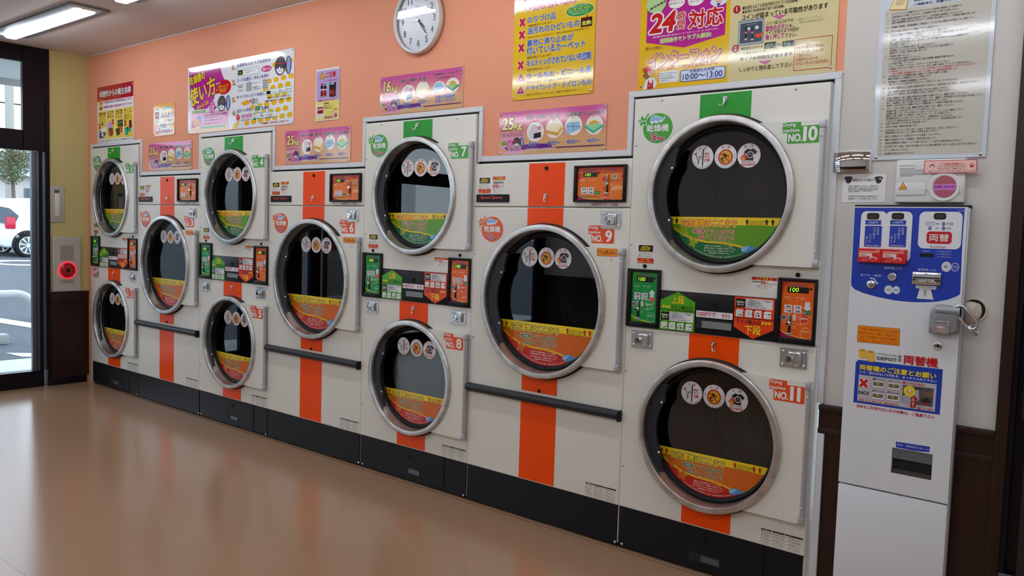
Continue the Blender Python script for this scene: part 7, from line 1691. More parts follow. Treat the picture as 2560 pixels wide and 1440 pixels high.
def build_door(root, cx, cz, R, plate, num, green, sk, stk):
    """round glass door: plate = (x0,x1,z0,z1) hinge plate; R = outer radius of the steel ring"""
    x0, x1, z0, z1 = plate; q = MB()
    # hinge plate, its ring side cut to the circle
    a1 = math.asin(min(1, (z1-cz)/(R-.01))); a0 = math.asin(max(-1, (z0-cz)/(R-.01))); pts = [(x1, z0), (x1, z1)]
    pts += [(cx+(R-.01)*math.cos(a1+(a0-a1)*i/24), cz+(R-.01)*math.sin(a1+(a0-a1)*i/24)) for i in range(25)]
    n = len(pts); q.prism(pts, -.0245, -.004, X['cream'])
    door = q.build('door', root)
    q = MB(); q.lathe([(R-.006, -.002), (R-.006, -.006), (R-.001, -.012), (R, -.030), (R-.0015, -.0360), (R-.0045, -.0390), (R-.006, -.0394), (R-.0235, -.0400), (R-.0255, -.0396), (R-.0270, -.0378), (R-.028, -.033), (R-.0345, .022), (R-.036, .030), (R-.045, .031)], (cx, cz), X['steel'], 128); q.build('door_ring', door)
    q = MB(); q.lathe([(R+.006, .0), (R+.006, -.006), (R+.001, -.009), (R-.012, -.009), (R-.012, .002)], (cx, cz), X['rubber'], 96)
    G = R-.0345; q.lathe([(G, .026), (G-.004, .018), (G-.010, .016), (G-.016, .019), (G-.019, .029), (G-.030, .031)], (cx, cz), X['rubber'], 96); q.build('gasket', door)
    g = G-.017; q = MB(); q.disc((cx, cz), g, .030, X['glass'], 96); q.build('glass', door)
    # grip: dark crescent in the left of the recess
    Ro = R-.026; pts = []; hw = .187/.31*R
    for i in range(25):
        z = -hw+2*hw*i/24; pts.append((cx-math.sqrt(max(Ro*Ro-z*z, 0)), cz+z))
    inner = [(-.176, hw), (-.186, hw*.88), (-.192, hw*.72), (-.190, hw*.62), (-.200, hw*.52), (-.213, hw*.40), (-.224, hw*.2), (-.227, 0), (-.225, -hw*.2), (-.216, -hw*.40), (-.205, -hw*.52), (-.197, -hw*.62), (-.200, -hw*.74), (-.194, -hw*.88), (-.182, -hw*.99)]
    kx = R/.31
    q = MB(); q.prism(pts+[(cx+a*kx-.002, cz+c) for a, c in inner], -.022, -.010, X['plast']); q.ball((cx-.207*kx, -.023, cz+hw*.57), .006, X['chrome'], (1, .5, 1)); q.ball((cx-.210*kx, -.023, cz-hw*.57), .006, X['chrome'], (1, .5, 1)); q.build('grip', door)
    xh = x1+.0065
    q = MB(); q.tube([(xh, -.015, z0+.03), (xh, -.015, z1-.031)], .0115, X['alum'], 20); q.ball((xh, -.0265, z1-.058), .0045, X['chrome'], (1, .6, 1)); q.ball((xh, -.0265, z0+.061), .0045, X['chrome'], (1, .6, 1)); q.build('hinge', door)
    for a, c in ((z0, z0+.030), (z1-.031, z1)):
        q = MB(); q.box(x1-.006, xh+.0118, -.0285, -.001, a, c, X['alum'], .004); q.build('hinge_cap', door)
    if stk:
        q = number_mesh(num, green); o = q.build('number_label', door, stk, fix=False); o['label'] = 'number label reading NO. %d' % num
    dx, dz = sk
    for i, D in enumerate((C_PEN, C_OIL, C_FIRE)):
        q = MB(); q.ink(D, 0, fin='vinyl'); o = q.build('caution_sticker', door, (cx+dx+(-.0995, 0, .0975)[i], .0295, cz+dz), fix=False)
    q = MB(); q.ink(F_GR if green else F_OR, 0, 0, 0, (g+.001)/.252*.985); o = q.build('fill_line_sticker', door, (cx, .0295, cz), fix=False); o['label'] = 'green fill line sticker' if green else 'orange fill line sticker'
    return door
def build_drum(root, cx, cz, r):
    q = MB(); prof = [(r-.012, .055), (r, .066), (r, .60), (r-.03, .63), (.0005, .64)]; q.lathe(prof, (cx, cz), X['drum'], 64); n = 64
    o = q.build('drum', root, fix=False); me = o.data; uv = me.uv_layers.new(name='UVMap')
    L = [0]
    for i in range(1, len(prof)): L.append(L[-1]+math.hypot(prof[i][0]-prof[i-1][0], prof[i][1]-prof[i-1][1]))
    for p in me.polygons:
        idx = [me.loops[l].vertex_index for l in p.loop_indices]; wrap = max(i % n for i in idx) == n-1 and min(i % n for i in idx) == 0
        for l, vi in zip(p.loop_indices, idx):
            j, i = divmod(vi, n); v = me.vertices[vi].co
            if min(k//n for k in idx) >= 3: uv.data[l].uv = (v.x-cx, v.z-cz)
            else: uv.data[l].uv = (((i if not (wrap and i == 0) else n)/n)*2*math.pi*r, L[j])
    return o
def shell(mb, w, h, z0, dep=.86):
    m = X['cream']; mb.box(0, .012, .012, dep, z0, h-.004, m); mb.box(w-.012, w, .012, dep, z0, h-.004, m); mb.box(.012, w-.012, .012, dep, h-.016, h-.004, m); mb.box(.012, w-.012, dep-.01, dep, z0, h-.016, m)
def coat_hook(root, x, z, tilt=0):
    q = MB(); q.prism([(-.010, .004), (-.006, .011), (0, .008), (.006, .011), (.010, .004), (.007, -.008), (0, -.013), (-.007, -.008)], -.004, 0, X['chrome'])
    q.ball((-.0055, -.0045, .005), .0028, X['chrome']); q.ball((.0055, -.0045, .005), .0028, X['chrome'])
    ctl = [(0, -.004, .003), (0, -.0125, .0), (0, -.0145, -.010), (tilt*.001, -.015, -.020), (tilt*.006, -.018, -.028), (tilt*.013, -.022, -.0285), (tilt*.018, -.026, -.023), (tilt*.020, -.028, -.016)]
    path = []
    for i in range(len(ctl)-1):
        p0, p1, p2, p3 = [Vector(ctl[max(0, min(len(ctl)-1, i+j))]) for j in (-1, 0, 1, 2)]
        for u in (0, .25, .5, .75): path.append(.5*((2*p1)+(p2-p0)*u+(2*p0-5*p1+4*p2-p3)*u*u+(3*p1-p0-3*p2+p3)*u**3))
    path.append(Vector(ctl[-1]))
    q.tube(path, .0026, X['chrome'], 10); return q.build('coat_hook', root, (x, 0, z))
def lock(root, x, z, w=.105, h=.073):
    q = MB(); q.box(0, w, -.0035, 0, 0, h, X['zinc'], .0012, 1)
    for a in (.012, w-.012):
        for c in (.012, h-.012): q.ball((a, -.004, c), .0055, X['chrome'], (1, .55, 1))
    o = q.build('lock', root, (x, 0, z))
    q = MB(); q.box(w*.30, w*.80, -.013, -.003, h*.16, h*.88, X['chrome'], .008, 3); q.box(w*.36, w*.74, -.0135, -.0125, h*.24, h*.80, X['zinc'], .0004, 1); q.lathe([(.0145, -.005), (.0145, -.021), (.0125, -.0235), (.0065, -.0235), (.006, -.022), (.0001, -.022)], (w*.40, h*.46), X['chrome'], 28); q.box(w*.40-.0012, w*.40+.0012, -.0226, -.0218, h*.46-.005, h*.46+.005, X['dark']); q.build('lock_cylinder', o)
    return o
def digits(parent, x, z, w, h, y):
    q = MB(); q.text('100', x, z, x+w, z+h, 'W', y=y, sh=.12)
    for i in range(len(q.mats)): q.mats[i] = X['led']
    o = q.build('lit_display', parent, fix=False); o['label'] = 'green lit digits 100'; return o
def coin_slot(parent, x, z, y, s=1):
    q = MB(); q.box(x-.0045*s, x+.0045*s, y-.010, y, z+.020*s, z+.055*s, X['zinc'], .002); q.lathe([(.010*s, y), (.010*s, y-.011), (.006*s, y-.014), (.0001, y-.014)], (x-.001, z+.013*s), X['chrome'], 20); q.box(x-.0015*s, x+.0015*s, y-.0104, y-.0099, z+.024*s, z+.052*s, X['dark']); q.box(x-.012*s, x+.012*s, y-.006, y, z-.034*s, z-.028*s, X['zinc'], .0015); q.box(x-.0045*s, x+.0045*s, y-.004, y, z-.028*s, z+.004*s, X['rubber'], .001); return q.build('coin_slot', parent)
def keyhole(root, x, z, r=.0055, y=0):
    q = MB(); q.lathe([(r, y), (r, y-.004), (r-.001, y-.0055), (r*.55, y-.0055), (r*.5, y-.003), (.0001, y-.003)], (0, 0), X['rubber'], 20); return q.build('keyhole', root, (x, 0, z))
def sticker(root, name, D, x, z, y=0.0, fin='vinyl'):
    q = MB(); q.ink(D, 0, fin=fin); return q.build(name, root, (x, y, z), fix=False)
def stripe(root, x0, x1, z0, z1, m, y=-.0006):
    q = MB(); q.box(x0-.004, x1+.004, y+.0002, 0.0002, z0, z1, X['line']); q.box(x0, x1, y-.0002, y+.0003, z0, z1, m); return q.build('stripe', root)
def arc_stripe(root, x0, x1, z, cx, cz, r, up, m):
    """short stripe whose inner end follows the ring"""
    q = MB()
    for a, c, yy, mm in ((x0-.004, x1+.004, -.0003, X['line']), (x0, x1, -.0007, m)):
        n = 16; xs = [a+(c-a)*i/n for i in range(n+1)]; s = 1 if up else -1
        q.add([(x, yy, cz+s*math.sqrt(r*r-(x-cx)**2)) for x in xs]+[(x, yy, z) for x in xs], [(i, i+1, n+2+i, n+1+i) for i in range(n)], mm)
    return q.build('stripe', root, fix=False)
# --- stacked pair
W1, HT = .8214, 1.955
def make_stack(n1, n2):
    t = thing('stacked_dryer', '', 'dryer'); cx = W1/2; R = .3105; zu, zl = 1.550, .578
    q = MB(); shell(q, W1, HT, .02)
    front_panel(q, 0, W1, .989, HT, X['cream'], ((cx, zu, R-.010, 1.22, 1.90),)); front_panel(q, 0, W1, .190, .987, X['cream'], ((cx, zl, R-.010, .25, .905),)); q.build('cabinet', t)
    q = MB(); q.box(.001, .8135, .006, .05, .012, .1895, X['base'], .001, 1); q.box(.02, .8, .03, .05, 0, .013, X['rubber']); q.build('base_panel', t)
    # hatch with slot handle in the base
    q = MB(); front_panel(q, .165, .661, .018, .188, X['base'], (), .0015, .003, .006)
    hatch = q.build('base_hatch', t)
    q = MB(); q.box(.345, .487, .0015, .003, .046, .082, X['dark'], .0007, 1); q.box(.40, .480, .0011, .002, .052, .076, X['greyalu'], .0004, 1); q.build('slot_handle', hatch); keyhole(hatch, .412, .142, .008, .003)
    for x, z in ((.022, .022), (.80, .020)):
        q = MB(); q.ball((x, .004, z), .006, X['zinc'], (1, .5, 1)); q.build('bolt', t)
    build_drum(t, cx, zu, .30); build_drum(t, cx, zl, .30)
    build_door(t, cx, zu, R, (.60, .8015, 1.279, 1.818), n1, True, (.001, .1525), (.679, -.0248, 1.7345))
    build_door(t, cx, zl, R, (.60, .8015, .316, .856), n2, False, (.001, .157), (.679, -.0248, .7705))
    arc_stripe(t, .305, .522, HT-.007, cx, zu, R+.004, True, X['green']); arc_stripe(t, .305, .522, .986, cx, zl, R+.004, True, X['orange']); arc_stripe(t, .305, .522, .1965, cx, zl, R+.004, False, X['orange'])
    o = sticker(t, 'capacity_sticker', L_16, .1165, 1.8265); o['label'] = 'green 16kg sticker'
    coat_hook(t, .414, 1.925, -1); coat_hook(t, .414, .954, 1)
    for x, z in ((.133, 1.940), (.694, 1.939), (.016, 1.758), (.012, 1.339), (.012, .793), (.014, .373)): screw(t, x, 0, z)
    sticker(t, 'door_notice', M_DOOR, .042, 1.260); sticker(t, 'time_notice', M_99T, .558, 1.186)
    for x in (.083, .739): keyhole(t, x, 1.249, .0085)
    for x0, x1, D, nm in ((.005, .166, K_GR, 'green control panel'), (.667, .818, K_OR, 'orange control panel')):
        q = MB(); fx0 = x0+.022 if x0 < .1 else x0+.016; fx1 = fx0+.123
        q.box(x0, fx0, -.014, 0, .989, 1.236, X['blackp'], .003); q.box(fx1, x1, -.014, 0, .989, 1.236, X['blackp'], .003); q.box(x0+.001, x1-.001, -.014, 0, 1.2235, 1.2358, X['blackp'], .003); q.box(x0+.001, x1-.001, -.014, 0, .9892, 1.0115, X['blackp'], .003)
        o = q.build('control_panel', t); o['label'] = nm
        q = MB(); q.ink(D, -.004, fx0, 1.011); q.box(fx0-.001, fx1+.001, -.0042+.0002, 0, 1.010, 1.225, X['blackp']); q.build('panel_face', o)
        digits(o, fx0+.030, 1.011+.174, .034, .016, -.0045); coin_slot(o, fx0+.035, 1.011+.042, -.0045, .85)
    q = MB(); q.box(.166, .667, -.008, 0, .9893, 1.154, X['blackp'], .003); q.box(.170, .663, -.0086, -.0075, 1.1395, 1.141, mat('red_line', (.12, .02, .02), .4) if 'red_line' not in bpy.data.materials else bpy.data.materials['red_line'])
    mid = q.build('coin_panel', t)
    sticker(mid, 'upper_guide_sticker', M_UP, 0, 0, -.0082)['label'] = 'green upper tier guide'; sticker(mid, 'lower_guide_sticker', M_DN, 0, 0, -.0082)['label'] = 'orange lower tier guide'; sticker(mid, 'price_label', M_PRICE9, 0, 0, -.0082)
    keyhole(mid, .414, 1.108, .009, -.008)
    q = MB(); q.box(.338, .491, -.0095, -.0078, 1.012, 1.048, X['dark'], .0008, 1); q.box(.362, .489, -.0102, -.009, 1.014, 1.042, mat('slot_tray', (.20, .21, .20), .4) if 'slot_tray' not in bpy.data.materials else bpy.data.materials['slot_tray'], .0005, 1); q.build('slot_handle', mid)
    lock(t, .032, .898); lock(t, .687, .897)
    sticker(t, 'warning_label', M_WARN, .649, .1945)
    return t
W2, HS = .9065, 1.7065
def make_single(n):
    t = thing('tumble_dryer', '', 'dryer'); cx = W2/2; R = .3605; cz = 1.0555
    q = MB(); shell(q, W2, HS, .02); front_panel(q, 0, W2, 1.497, HS, X['cream']); front_panel(q, 0, W2, .596, 1.4945, X['cream'], ((cx, cz, R-.010, .64, 1.47),)); front_panel(q, 0, W2, .190, .594, X['cream']); q.build('cabinet', t)
    q = MB(); q.box(.001, .8985, .004, .05, .012, .1895, X['base'], .001, 1); q.box(.02, .88, .03, .05, 0, .013, X['rubber']); q.build('base_panel', t)
    q = MB(); q.ball((.894, .003, .022), .007, X['zinc'], (1, .5, 1)); q.build('bolt', t)
    build_drum(t, cx, cz, .345)
    build_door(t, cx, cz, R, (.70, .8755, .785, 1.320), n, False, (-.012, .2055), None)
    o = number_mesh(n, False).build('number_label', t, (.712, -.0002, 1.3375), fix=False); o['label'] = 'number label reading NO. %d' % n
    sticker(t, 'cloth_label', M_CLOTH, 0, 0, -.0248)
    q = MB(); q.box(.832, .843, -.0285, -.0245, 1.258, 1.277, X['cover'], .003); q.build('clear_hook', t)
    stripe(t, .3455, .5545, 1.5, HS-.007, X['orange']); arc_stripe(t, .3445, .5535, 1.492, cx, cz, R+.004, True, X['orange']); arc_stripe(t, .3415, .5525, .623, cx, cz, R+.004, False, X['orange']); stripe(t, .340, .5515, .1965, .588, X['orange'])
    q = MB(); q.box(0.002, .8985, -.012, .0, .570, .612, X['plast'], .003); q.prism([], 0, 0, X['plast']) if 0 else None
    q.tube([(0.002, -.016, .593), (.8985, -.016, .593)], .0175, X['plast'], 20); q.box(.8955, .905, -.028, .002, .566, .614, X['rubber'], .002); q.build('bar_handle', t)
    keyhole(t, .449, 1.675, .0095); keyhole(t, .448, .632, .0085); coat_hook(t, .449, 1.548, 1)
    q = MB(); q.box(.613, .6295, -.016, 0, 1.519, 1.681, X['blackp'], .003); q.box(.8715, .886, -.016, 0, 1.519, 1.681, X['blackp'], .003); q.box(.614, .885, -.016, 0, 1.6715, 1.6808, X['blackp'], .003); q.box(.614, .885, -.016, 0, 1.5192, 1.5295, X['blackp'], .003); o = q.build('control_panel', t); o['label'] = 'orange control panel in black frame'
    q = MB(); q.ink(K_W, -.004, .6285, 1.529); q.box(.628, .873, -.004, 0, 1.528, 1.673, X['blackp']); q.build('panel_face', o); digits(o, .6285+.040, 1.529+.1045, .030, .013, -.0045); coin_slot(o, .6285+.160, 1.529+.058, -.0045, .95)
    sticker(t, 'door_notice', M_DOOR, .027, 1.560); sticker(t, 'time_notice', M_99S, .118, 1.560)
    q = MB(); q.box(.0195, .230, -.006, 0, 1.518, 1.556, X['blackp'], .0015, 1); o = q.build('brand_plate', t); sticker(o, 'lettering', M_BRAND, .0195, 1.518, -.0062)
    sticker(t, 'price_label', M_PRICE7, 0, 0); o = sticker(t, 'capacity_sticker', L_25, .1265, 1.386); o['label'] = 'orange 25kg sticker'
    q = MB(); q.box(.039, .071, -.0012, 0, 1.301, 1.318, X['cream'], .0005, 1); q.build('blank_tag', t)
    lock(t, .757, 1.407); sticker(t, 'warning_label', M_WARN, .729, .1945)
    for x, z in ((.018, 1.262), (.022, .845)): screw(t, x, 0, z)
    return t
def set_number(root, old, n, green):
    for o in [o for o in root.children_recursive if o.name.split('.')[0] == 'number_label' and o['label'].endswith(' %d' % old)]:
        o.data = number_mesh(n, green).build('tmp', fix=False).data; bpy.data.objects.remove([q for q in bpy.data.objects if q.name.startswith('tmp')][0]); o['label'] = 'number label reading NO. %d' % n
ORD = ('in the far left corner by the yellow wall', 'under the wide how-to-use board', 'under the 16kg guide board', 'nearest the coin change machine')
for i, (x0, x1) in enumerate(TX):
    a, c = 1+3*i, 2+3*i
    if i == 0: t0 = t = make_stack(1, 2)
    else: t = dup(t0); set_number(t, 1, a, True); set_number(t, 2, c, False)
    t.location = (x0, 0, 0); t.scale = ((x1-x0)/W1, 1, 1); t['group'] = 'stacked pairs of dryers'
    t['label'] = 'stacked cream dryers %d and %d, %s' % (a, c, ORD[i])
for i, (x0, x1) in enumerate(SX):
    if i == 0: s0 = t = make_single(3)
    else: t = dup(s0); set_number(t, 3, 3+3*i, False)
    t.location = (x0, 0, 0); t.scale = ((x1-x0)/W2, 1, 1); t['group'] = 'single large dryers'
    t['label'] = 'single cream dryer %d with black bar handle, between dryers %d and %d' % (3+3*i, 2+3*i, 4+3*i)
# ---------------------------------------------------------------- posters on the wall
def poster(name, label, D, x, z, w, h, pins=(), paper='W', fin='gloss', th=.004, cat='poster', group=None):
    t = thing(name, label, cat, (x, YB, z), 0, group)
    q = MB(); q.box(0, w, -th, -.0003, 0, h, ink(paper, fin), .0008, 1); q.ink(D, -th, fin=fin); q.build('printed_board', t, fix=False)
    for px, pz in pins: screw(t, px, -th, pz, .0055)
    return t
E4 = lambda w, h, e=.012: ((e, e), (w-e, e), (e, h-e), (w-e, h-e))
poster('hygiene_poster', 'red headed poster with yellow boxes of banned laundry, top left of the wall', P_HYG, -.955, 1.9925, .612, .45, ((.014, .43), (.596, .43)))
poster('softener_poster', 'small pale orange softener sheet poster right of the red hygiene poster', P_SOFT, -.03, 2.0025, .31, .236, E4(.31, .236), '#f0b45e')
poster('instruction_board', 'wide white how-to-use board with yellow dots and magenta title', P_HOW, .465, 1.9985, 1.243, .4575, E4(1.243, .4575), '#e4e6e8')
poster('caution_poster', 'narrow lilac and yellow poster warning about ski boots', P_BOOT, 1.927, 1.996, .221, .304, (), '#e8e4e6')
poster('drying_guide_board', '25kg drying guide board over dryer number 3, leftmost of the three', P_25, -.099, 1.748, .616, .202, E4(.618, .202, .010), '#d8a888', group='drying guide boards')
poster('drying_guide_board', '25kg drying guide board over dryer number 6', P_25, 1.6265, 1.7485, .628, .203, E4(.618, .2045, .010), '#d8a888', group='drying guide boards')
poster('drying_guide_board', '25kg drying guide board over dryer number 9, rightmost of the three', P_25, 3.375, 1.7455, .618, .2045, E4(.618, .2045, .010), '#d8a888', group='drying guide boards')
poster('drying_guide_board', '16kg drying guide board below the wall clock', P_16, 2.502, 1.9945, .625, .2055, ((.01, .193), (.614, .193)), '#d8a888', group='drying guide boards')
poster('warning_poster', 'tall yellow poster of items not to dry, with red crosses', P_NG, 3.448, 2.003, .467, .66, E4(.467, .66), '#e6bf28')
poster('help_poster', 'yellow and beige poster about 24 hour intercom help, over dryer number 10', P_SOS, 4.145, 1.9925, .826, .583, E4(.826, .583, .016), '#e8bd22')
poster('rules_board', 'tall white board of 22 numbered shop rules on the cream wall', P_RULE, 5.114, 1.668, .358, .64, ((.016, .010), (.342, .010)), '#cfd6dc', th=.005)
poster('camera_notice', 'small white security camera notice beside the intercom', P_CAM, 5.019, 1.52, .149, .101, (), '#e6e6e4', 'matte', .001, 'notice')
# ---------------------------------------------------------------- wall clock
t = thing('wall_clock', 'round white wall clock above the 16kg guide board', 'clock', (2.812, YB-.0085, 2.4665)); t.rotation_euler.x = .046; Rk = .1735
q = MB(); q.lathe([(Rk-.004, 0), (Rk, -.008), (Rk, -.026), (Rk-.004, -.034), (Rk-.010, -.036), (Rk-.0155, -.033), (Rk-.019, -.022)], (0, 0), X['wplast'], 96); q.build('rim', t)
q = MB(); q.disc((0, 0), Rk-.018, -.016, mat('clock_dial', (.62, .65, .68), .35, .25), 96)
for h in range(12):
    a = math.pi/2-2*math.pi*(h or 12)/12; s = str(h or 12); cx, cz = .118*math.cos(a), .118*math.sin(a); hw = .0085*len(s)+.001*(s == '11')*-2
    q.text(s, cx-hw, cz-.0165, cx+hw, cz+.0165, '#26262a', y=-.016, b=.0)
    q.ink([('C', .145*math.cos(a), .145*math.sin(a), .002, .002, '#4a4a50', {})], -.016)
q.text('CASIO', -.020, .066, .020, .072, '#33343a', y=-.016, b=.03); q.text('QUARTZ', -.011, -.072, .011, -.069, '#55565c', y=-.016)
q.build('dial', t, fix=False)
def hand(name, deg, L, w, tail, y, m):
    q = MB(); a = math.radians(90-deg); c, s = math.cos(a), math.sin(a); pr = lambda u, v: (u*c-v*s, u*s+v*c)
    q.prism([pr(-tail, -w*.5), pr(L*.25, -w), pr(L*.8, -w*.8), pr(L, 0), pr(L*.8, w*.8), pr(L*.25, w), pr(-tail, w*.5)], y-.0012, y, m); q.lathe([(.007, y), (.007, y-.002), (.0001, y-.002)], (0, 0), m, 20); return q.build(name, t)
hm = mat('clock_hand', (.02, .02, .022), .3)
hand('hour_hand', 131.5, .070, .0042, .016, -.0185, hm); hand('minute_hand', 141, .108, .0030, .018, -.0205, hm); hand('second_hand', 262, .045, .0012, .03, -.0225, X['zinc'])
q = MB(); q.disc((0, 0), Rk-.017, -.0265, X['cover'], 96); q.build('clear_cover', t)
# ---------------------------------------------------------------- convex mirror card, intercom
t = thing('convex_mirror', 'small rectangular mirror with white edge, left of the intercom', 'mirror', (4.984, YB, 1.6262))
q = MB(); q.box(0, .1325, -.012, -.001, 0, .0755, X['wplast'], .002); q.build('frame', t)
q = MB(); n = 16; rad = .16; vs = []; fs = []
for j in range(n+1):
    for i in range(n+1):
        u, v = .0035+.1255*i/n, .0035+.0685*j/n; dx, dz = u-.06625, v-.03775; vs.append((u, -.0124-(math.sqrt(rad*rad-dx*dx-dz*dz)-math.sqrt(rad*rad-.0627**2-.0343**2)), v))
for j in range(n):
    for i in range(n): fs.append((j*(n+1)+i, j*(n+1)+i+1, (j+1)*(n+1)+i+1, (j+1)*(n+1)+i))
q.add(vs, fs, mat('mirror', (.80, .80, .80), .03, 1), True); q.build('mirror_face', t)
q = MB(); q.tube([(.050+.004*k, -.010, .0755+.003*math.sin(k*math.pi/7)) for k in range(8)], .0015, X['zinc'], 8); q.build('clip', t)
t = thing('wall_intercom', 'white wall intercom with round pink call button above the change machine', 'intercom', (5.204, YB, 1.518))
q = MB(); q.box(0, .2165, -.024, 0, 0, .147, X['wplast'], .006, 3); q.box(.002, .112, -.0275, -.02, .042, .145, X['wplast'], .003); q.box(.002, .098, -.0278, -.02, .026, .070, X['wplast'], .002); q.build('body', t)
q = MB(); q.lathe([(.050, -.02), (.050, -.026), (.046, -.029), (.038, -.0285), (.037, -.027), (.0001, -.027)], (.155, .053), X['wplast'], 64); bz = q.build('call_button', t); bz['label'] = 'round pink call button'
q = MB(); q.ink(P_INT, -.0282); q.build('print', t, fix=False)
q = MB(); q.ink(P_TEL, 0, fin='matte'); q.build('phone_sticker', t, (.091, -.0290, .098), fix=False)
# ---------------------------------------------------------------- coin change machine
MX = 5.0808
t = thing('change_machine', 'tall white coin change machine with blue front panel', 'change machine', (MX, YB, 0)); y = -.050; CW = .3576; wm = X['white']
q = MB(); q.box(.002, CW-.002, y+.0192, -.002, .005, 1.503, wm); q.box(CW-.004, CW+.006, -.044, -.020, .02, 1.50, X['alum'], .002); q.box(-.003, CW+.004, -.036, -.002, 1.496, 1.510, X['dark']); q.build('body', t)
# front leaf with a pocket for the take-out mouth
sx0, sx1, sz0, sz1 = .1745, .303, .581, .671
q = MB()
for a, c, e, f in ((0, sx0, .513, 1.503), (sx1, CW, .513, 1.503)): q.box(a, c, y, y+.018, e, f, wm)
q.box(sx0, sx1, y, y+.018, .513, sz0, wm); q.box(sx0, sx1, y, y+.018, sz1, 1.503, wm); up = q.build('upper_door', t); up['label'] = 'upper door with blue coin panel'
q = MB(); q.box(0, CW, y, y+.018, .010, .5065, wm, .003); lo = q.build('lower_door', t)
q = MB(); q.box(sx0, sx1, y+.017, y+.019, sz0, sz1, X['dark']); q.box(sx0, sx1, y+.003, y+.008, .634, sz1, mat('smoke_flap', (.12, .13, .14), .15)); q.box(sx0, sx1, y+.006, y+.016, sz0, .596, mat('take_out_tray', (.05, .045, .035), .4)); q.build('take_out_mouth', up)
for nm, D in (('coin_panel', X_BLUE), ('notice_sticker', X_ORANGE), ('instruction_sheet', X_SHEET), ('slot_label', X_SLOT)):
    q = MB(); q.ink(D, y); o = q.build(nm, up, fix=False); o['label'] = {'coin_panel': 'blue printed coin panel', 'notice_sticker': 'orange notice sticker', 'instruction_sheet': 'blue framed instruction sheet', 'slot_label': 'blue slot label'}[nm]
yy = y-.001
q = MB(); q.lathe([(.0145, yy), (.0145, yy-.004), (.011, yy-.006), (.0001, yy-.006)], (.0725, 1.2325), X['chrome'], 32); q.box(.0705, .0750, yy-.016, yy-.005, 1.221, 1.2445, X['chrome'], .0018); q.build('return_knob', up)
q = MB(); q.lathe([(.0145, yy), (.0142, yy-.004), (.012, yy-.006), (.0001, yy-.006)], (.1405, 1.262), X['zinc'], 32); q.box(.131, .150, yy-.0068, yy-.0055, 1.2625, 1.2645, X['dark']); [q.box(.1345+.005*k, .1365+.005*k, yy-.0068, yy-.0055, 1.250, 1.2605, X['alum']) for k in range(3)]; q.build('coin_slot', up)
q = MB(); q.box(.206, .294, yy-.010, yy, 1.242, 1.284, X['chrome'], .002); q.box(.2085, .2915, yy-.0108, yy-.0095, 1.263, 1.2675, X['dark']); q.text('1000円札', .219, 1.250, .281, 1.262, 'W', y=yy-.0115, b=.02); q.build('bill_slot', up)
q = MB(); q.lathe([(.0125, y), (.0125, y-.003), (.010, y-.004), (.0065, y-.003), (.006, y-.001), (.0001, y-.001)], (.2965, 1.0385), X['chrome'], 32); q.box(.2955, .2975, y-.0022, y-.0008, 1.033, 1.044, X['dark']); q.build('key_lock', up)
for i, (bx, lab) in enumerate(((.0265, 'red softener sheet box, left one of the pair on the blue panel'), (.1055, 'red softener sheet box, right one of the pair on the blue panel'))):
    o = thing('softener_box', lab, 'box', (MX+bx, YB+y-.0012, 1.3085), 0, 'softener sheet boxes'); q = MB(); q.box(0, .079, -.018, 0, 0, .0485, ink('#d01c20'), .0015, 1); q.build('carton', o)
    q = MB(); q.ink(X_BOX, 0, 0, 0, 1); pr = q.build('print', o, (0, -.0182, 0), fix=False); pr.scale = (1.6, 1, 1.35)
# shackle lock on the machine
o = thing('hasp_padlock', 'grey boxy padlock on the right edge of the change machine', 'padlock', (MX+.272, YB+y-.001, 1.083)); gm = mat('grey_cast', (.30, .32, .34), .42, .5)
q = MB(); pts = [(.002, 0), (.060, 0), (.086, .010), (.086, .058), (.089, .062), (.089, .092), (.030, .097), (.016, .094), (.006, .084), (0, .066), (-.001, .004)]
bq = bmesh.new(); vsf = [bq.verts.new((p[0], -.034, p[1])) for p in pts]; f = bq.faces.new(vsf); r = bmesh.ops.extrude_face_region(bq, geom=[f]); 
for v in [v for v in r['geom'] if isinstance(v, bmesh.types.BMVert)]: v.co.y = 0
bmesh.ops.recalc_face_normals(bq, faces=list(bq.faces)); bmesh.ops.bevel(bq, geom=[e for e in bq.edges if all(v.co.y < -.03 for v in e.verts)], offset=.007, segments=3, profile=.5, affect='EDGES'); q.bm(bq, gm, True)
q.tube([(.018, -.022, .078), (.089, -.022, .078)], .0155, gm, 24); q.build('case', o)
q = MB(); q.box(.010, .062, -.0365, -.034, .003, .044, X['zinc'], .0006, 1); q.text('TOYOLOCK', .016, .036, .056, .040, '#3a4678', y=-.0366, b=.03); q.ink([('C', .036, .023, .013, .005, '#c87a8a', d(l=1)), ('C', .036, .023, .010, .0035, '#c8c4d0', d(l=2)), ('L', [(.016, .023), (.056, .021)], .002, '#c87a8a', d(l=1)), ('R', .026, .010, .052, .014, '#d89a8a', d(l=2))], -.0365); q.build('maker_plate', o)
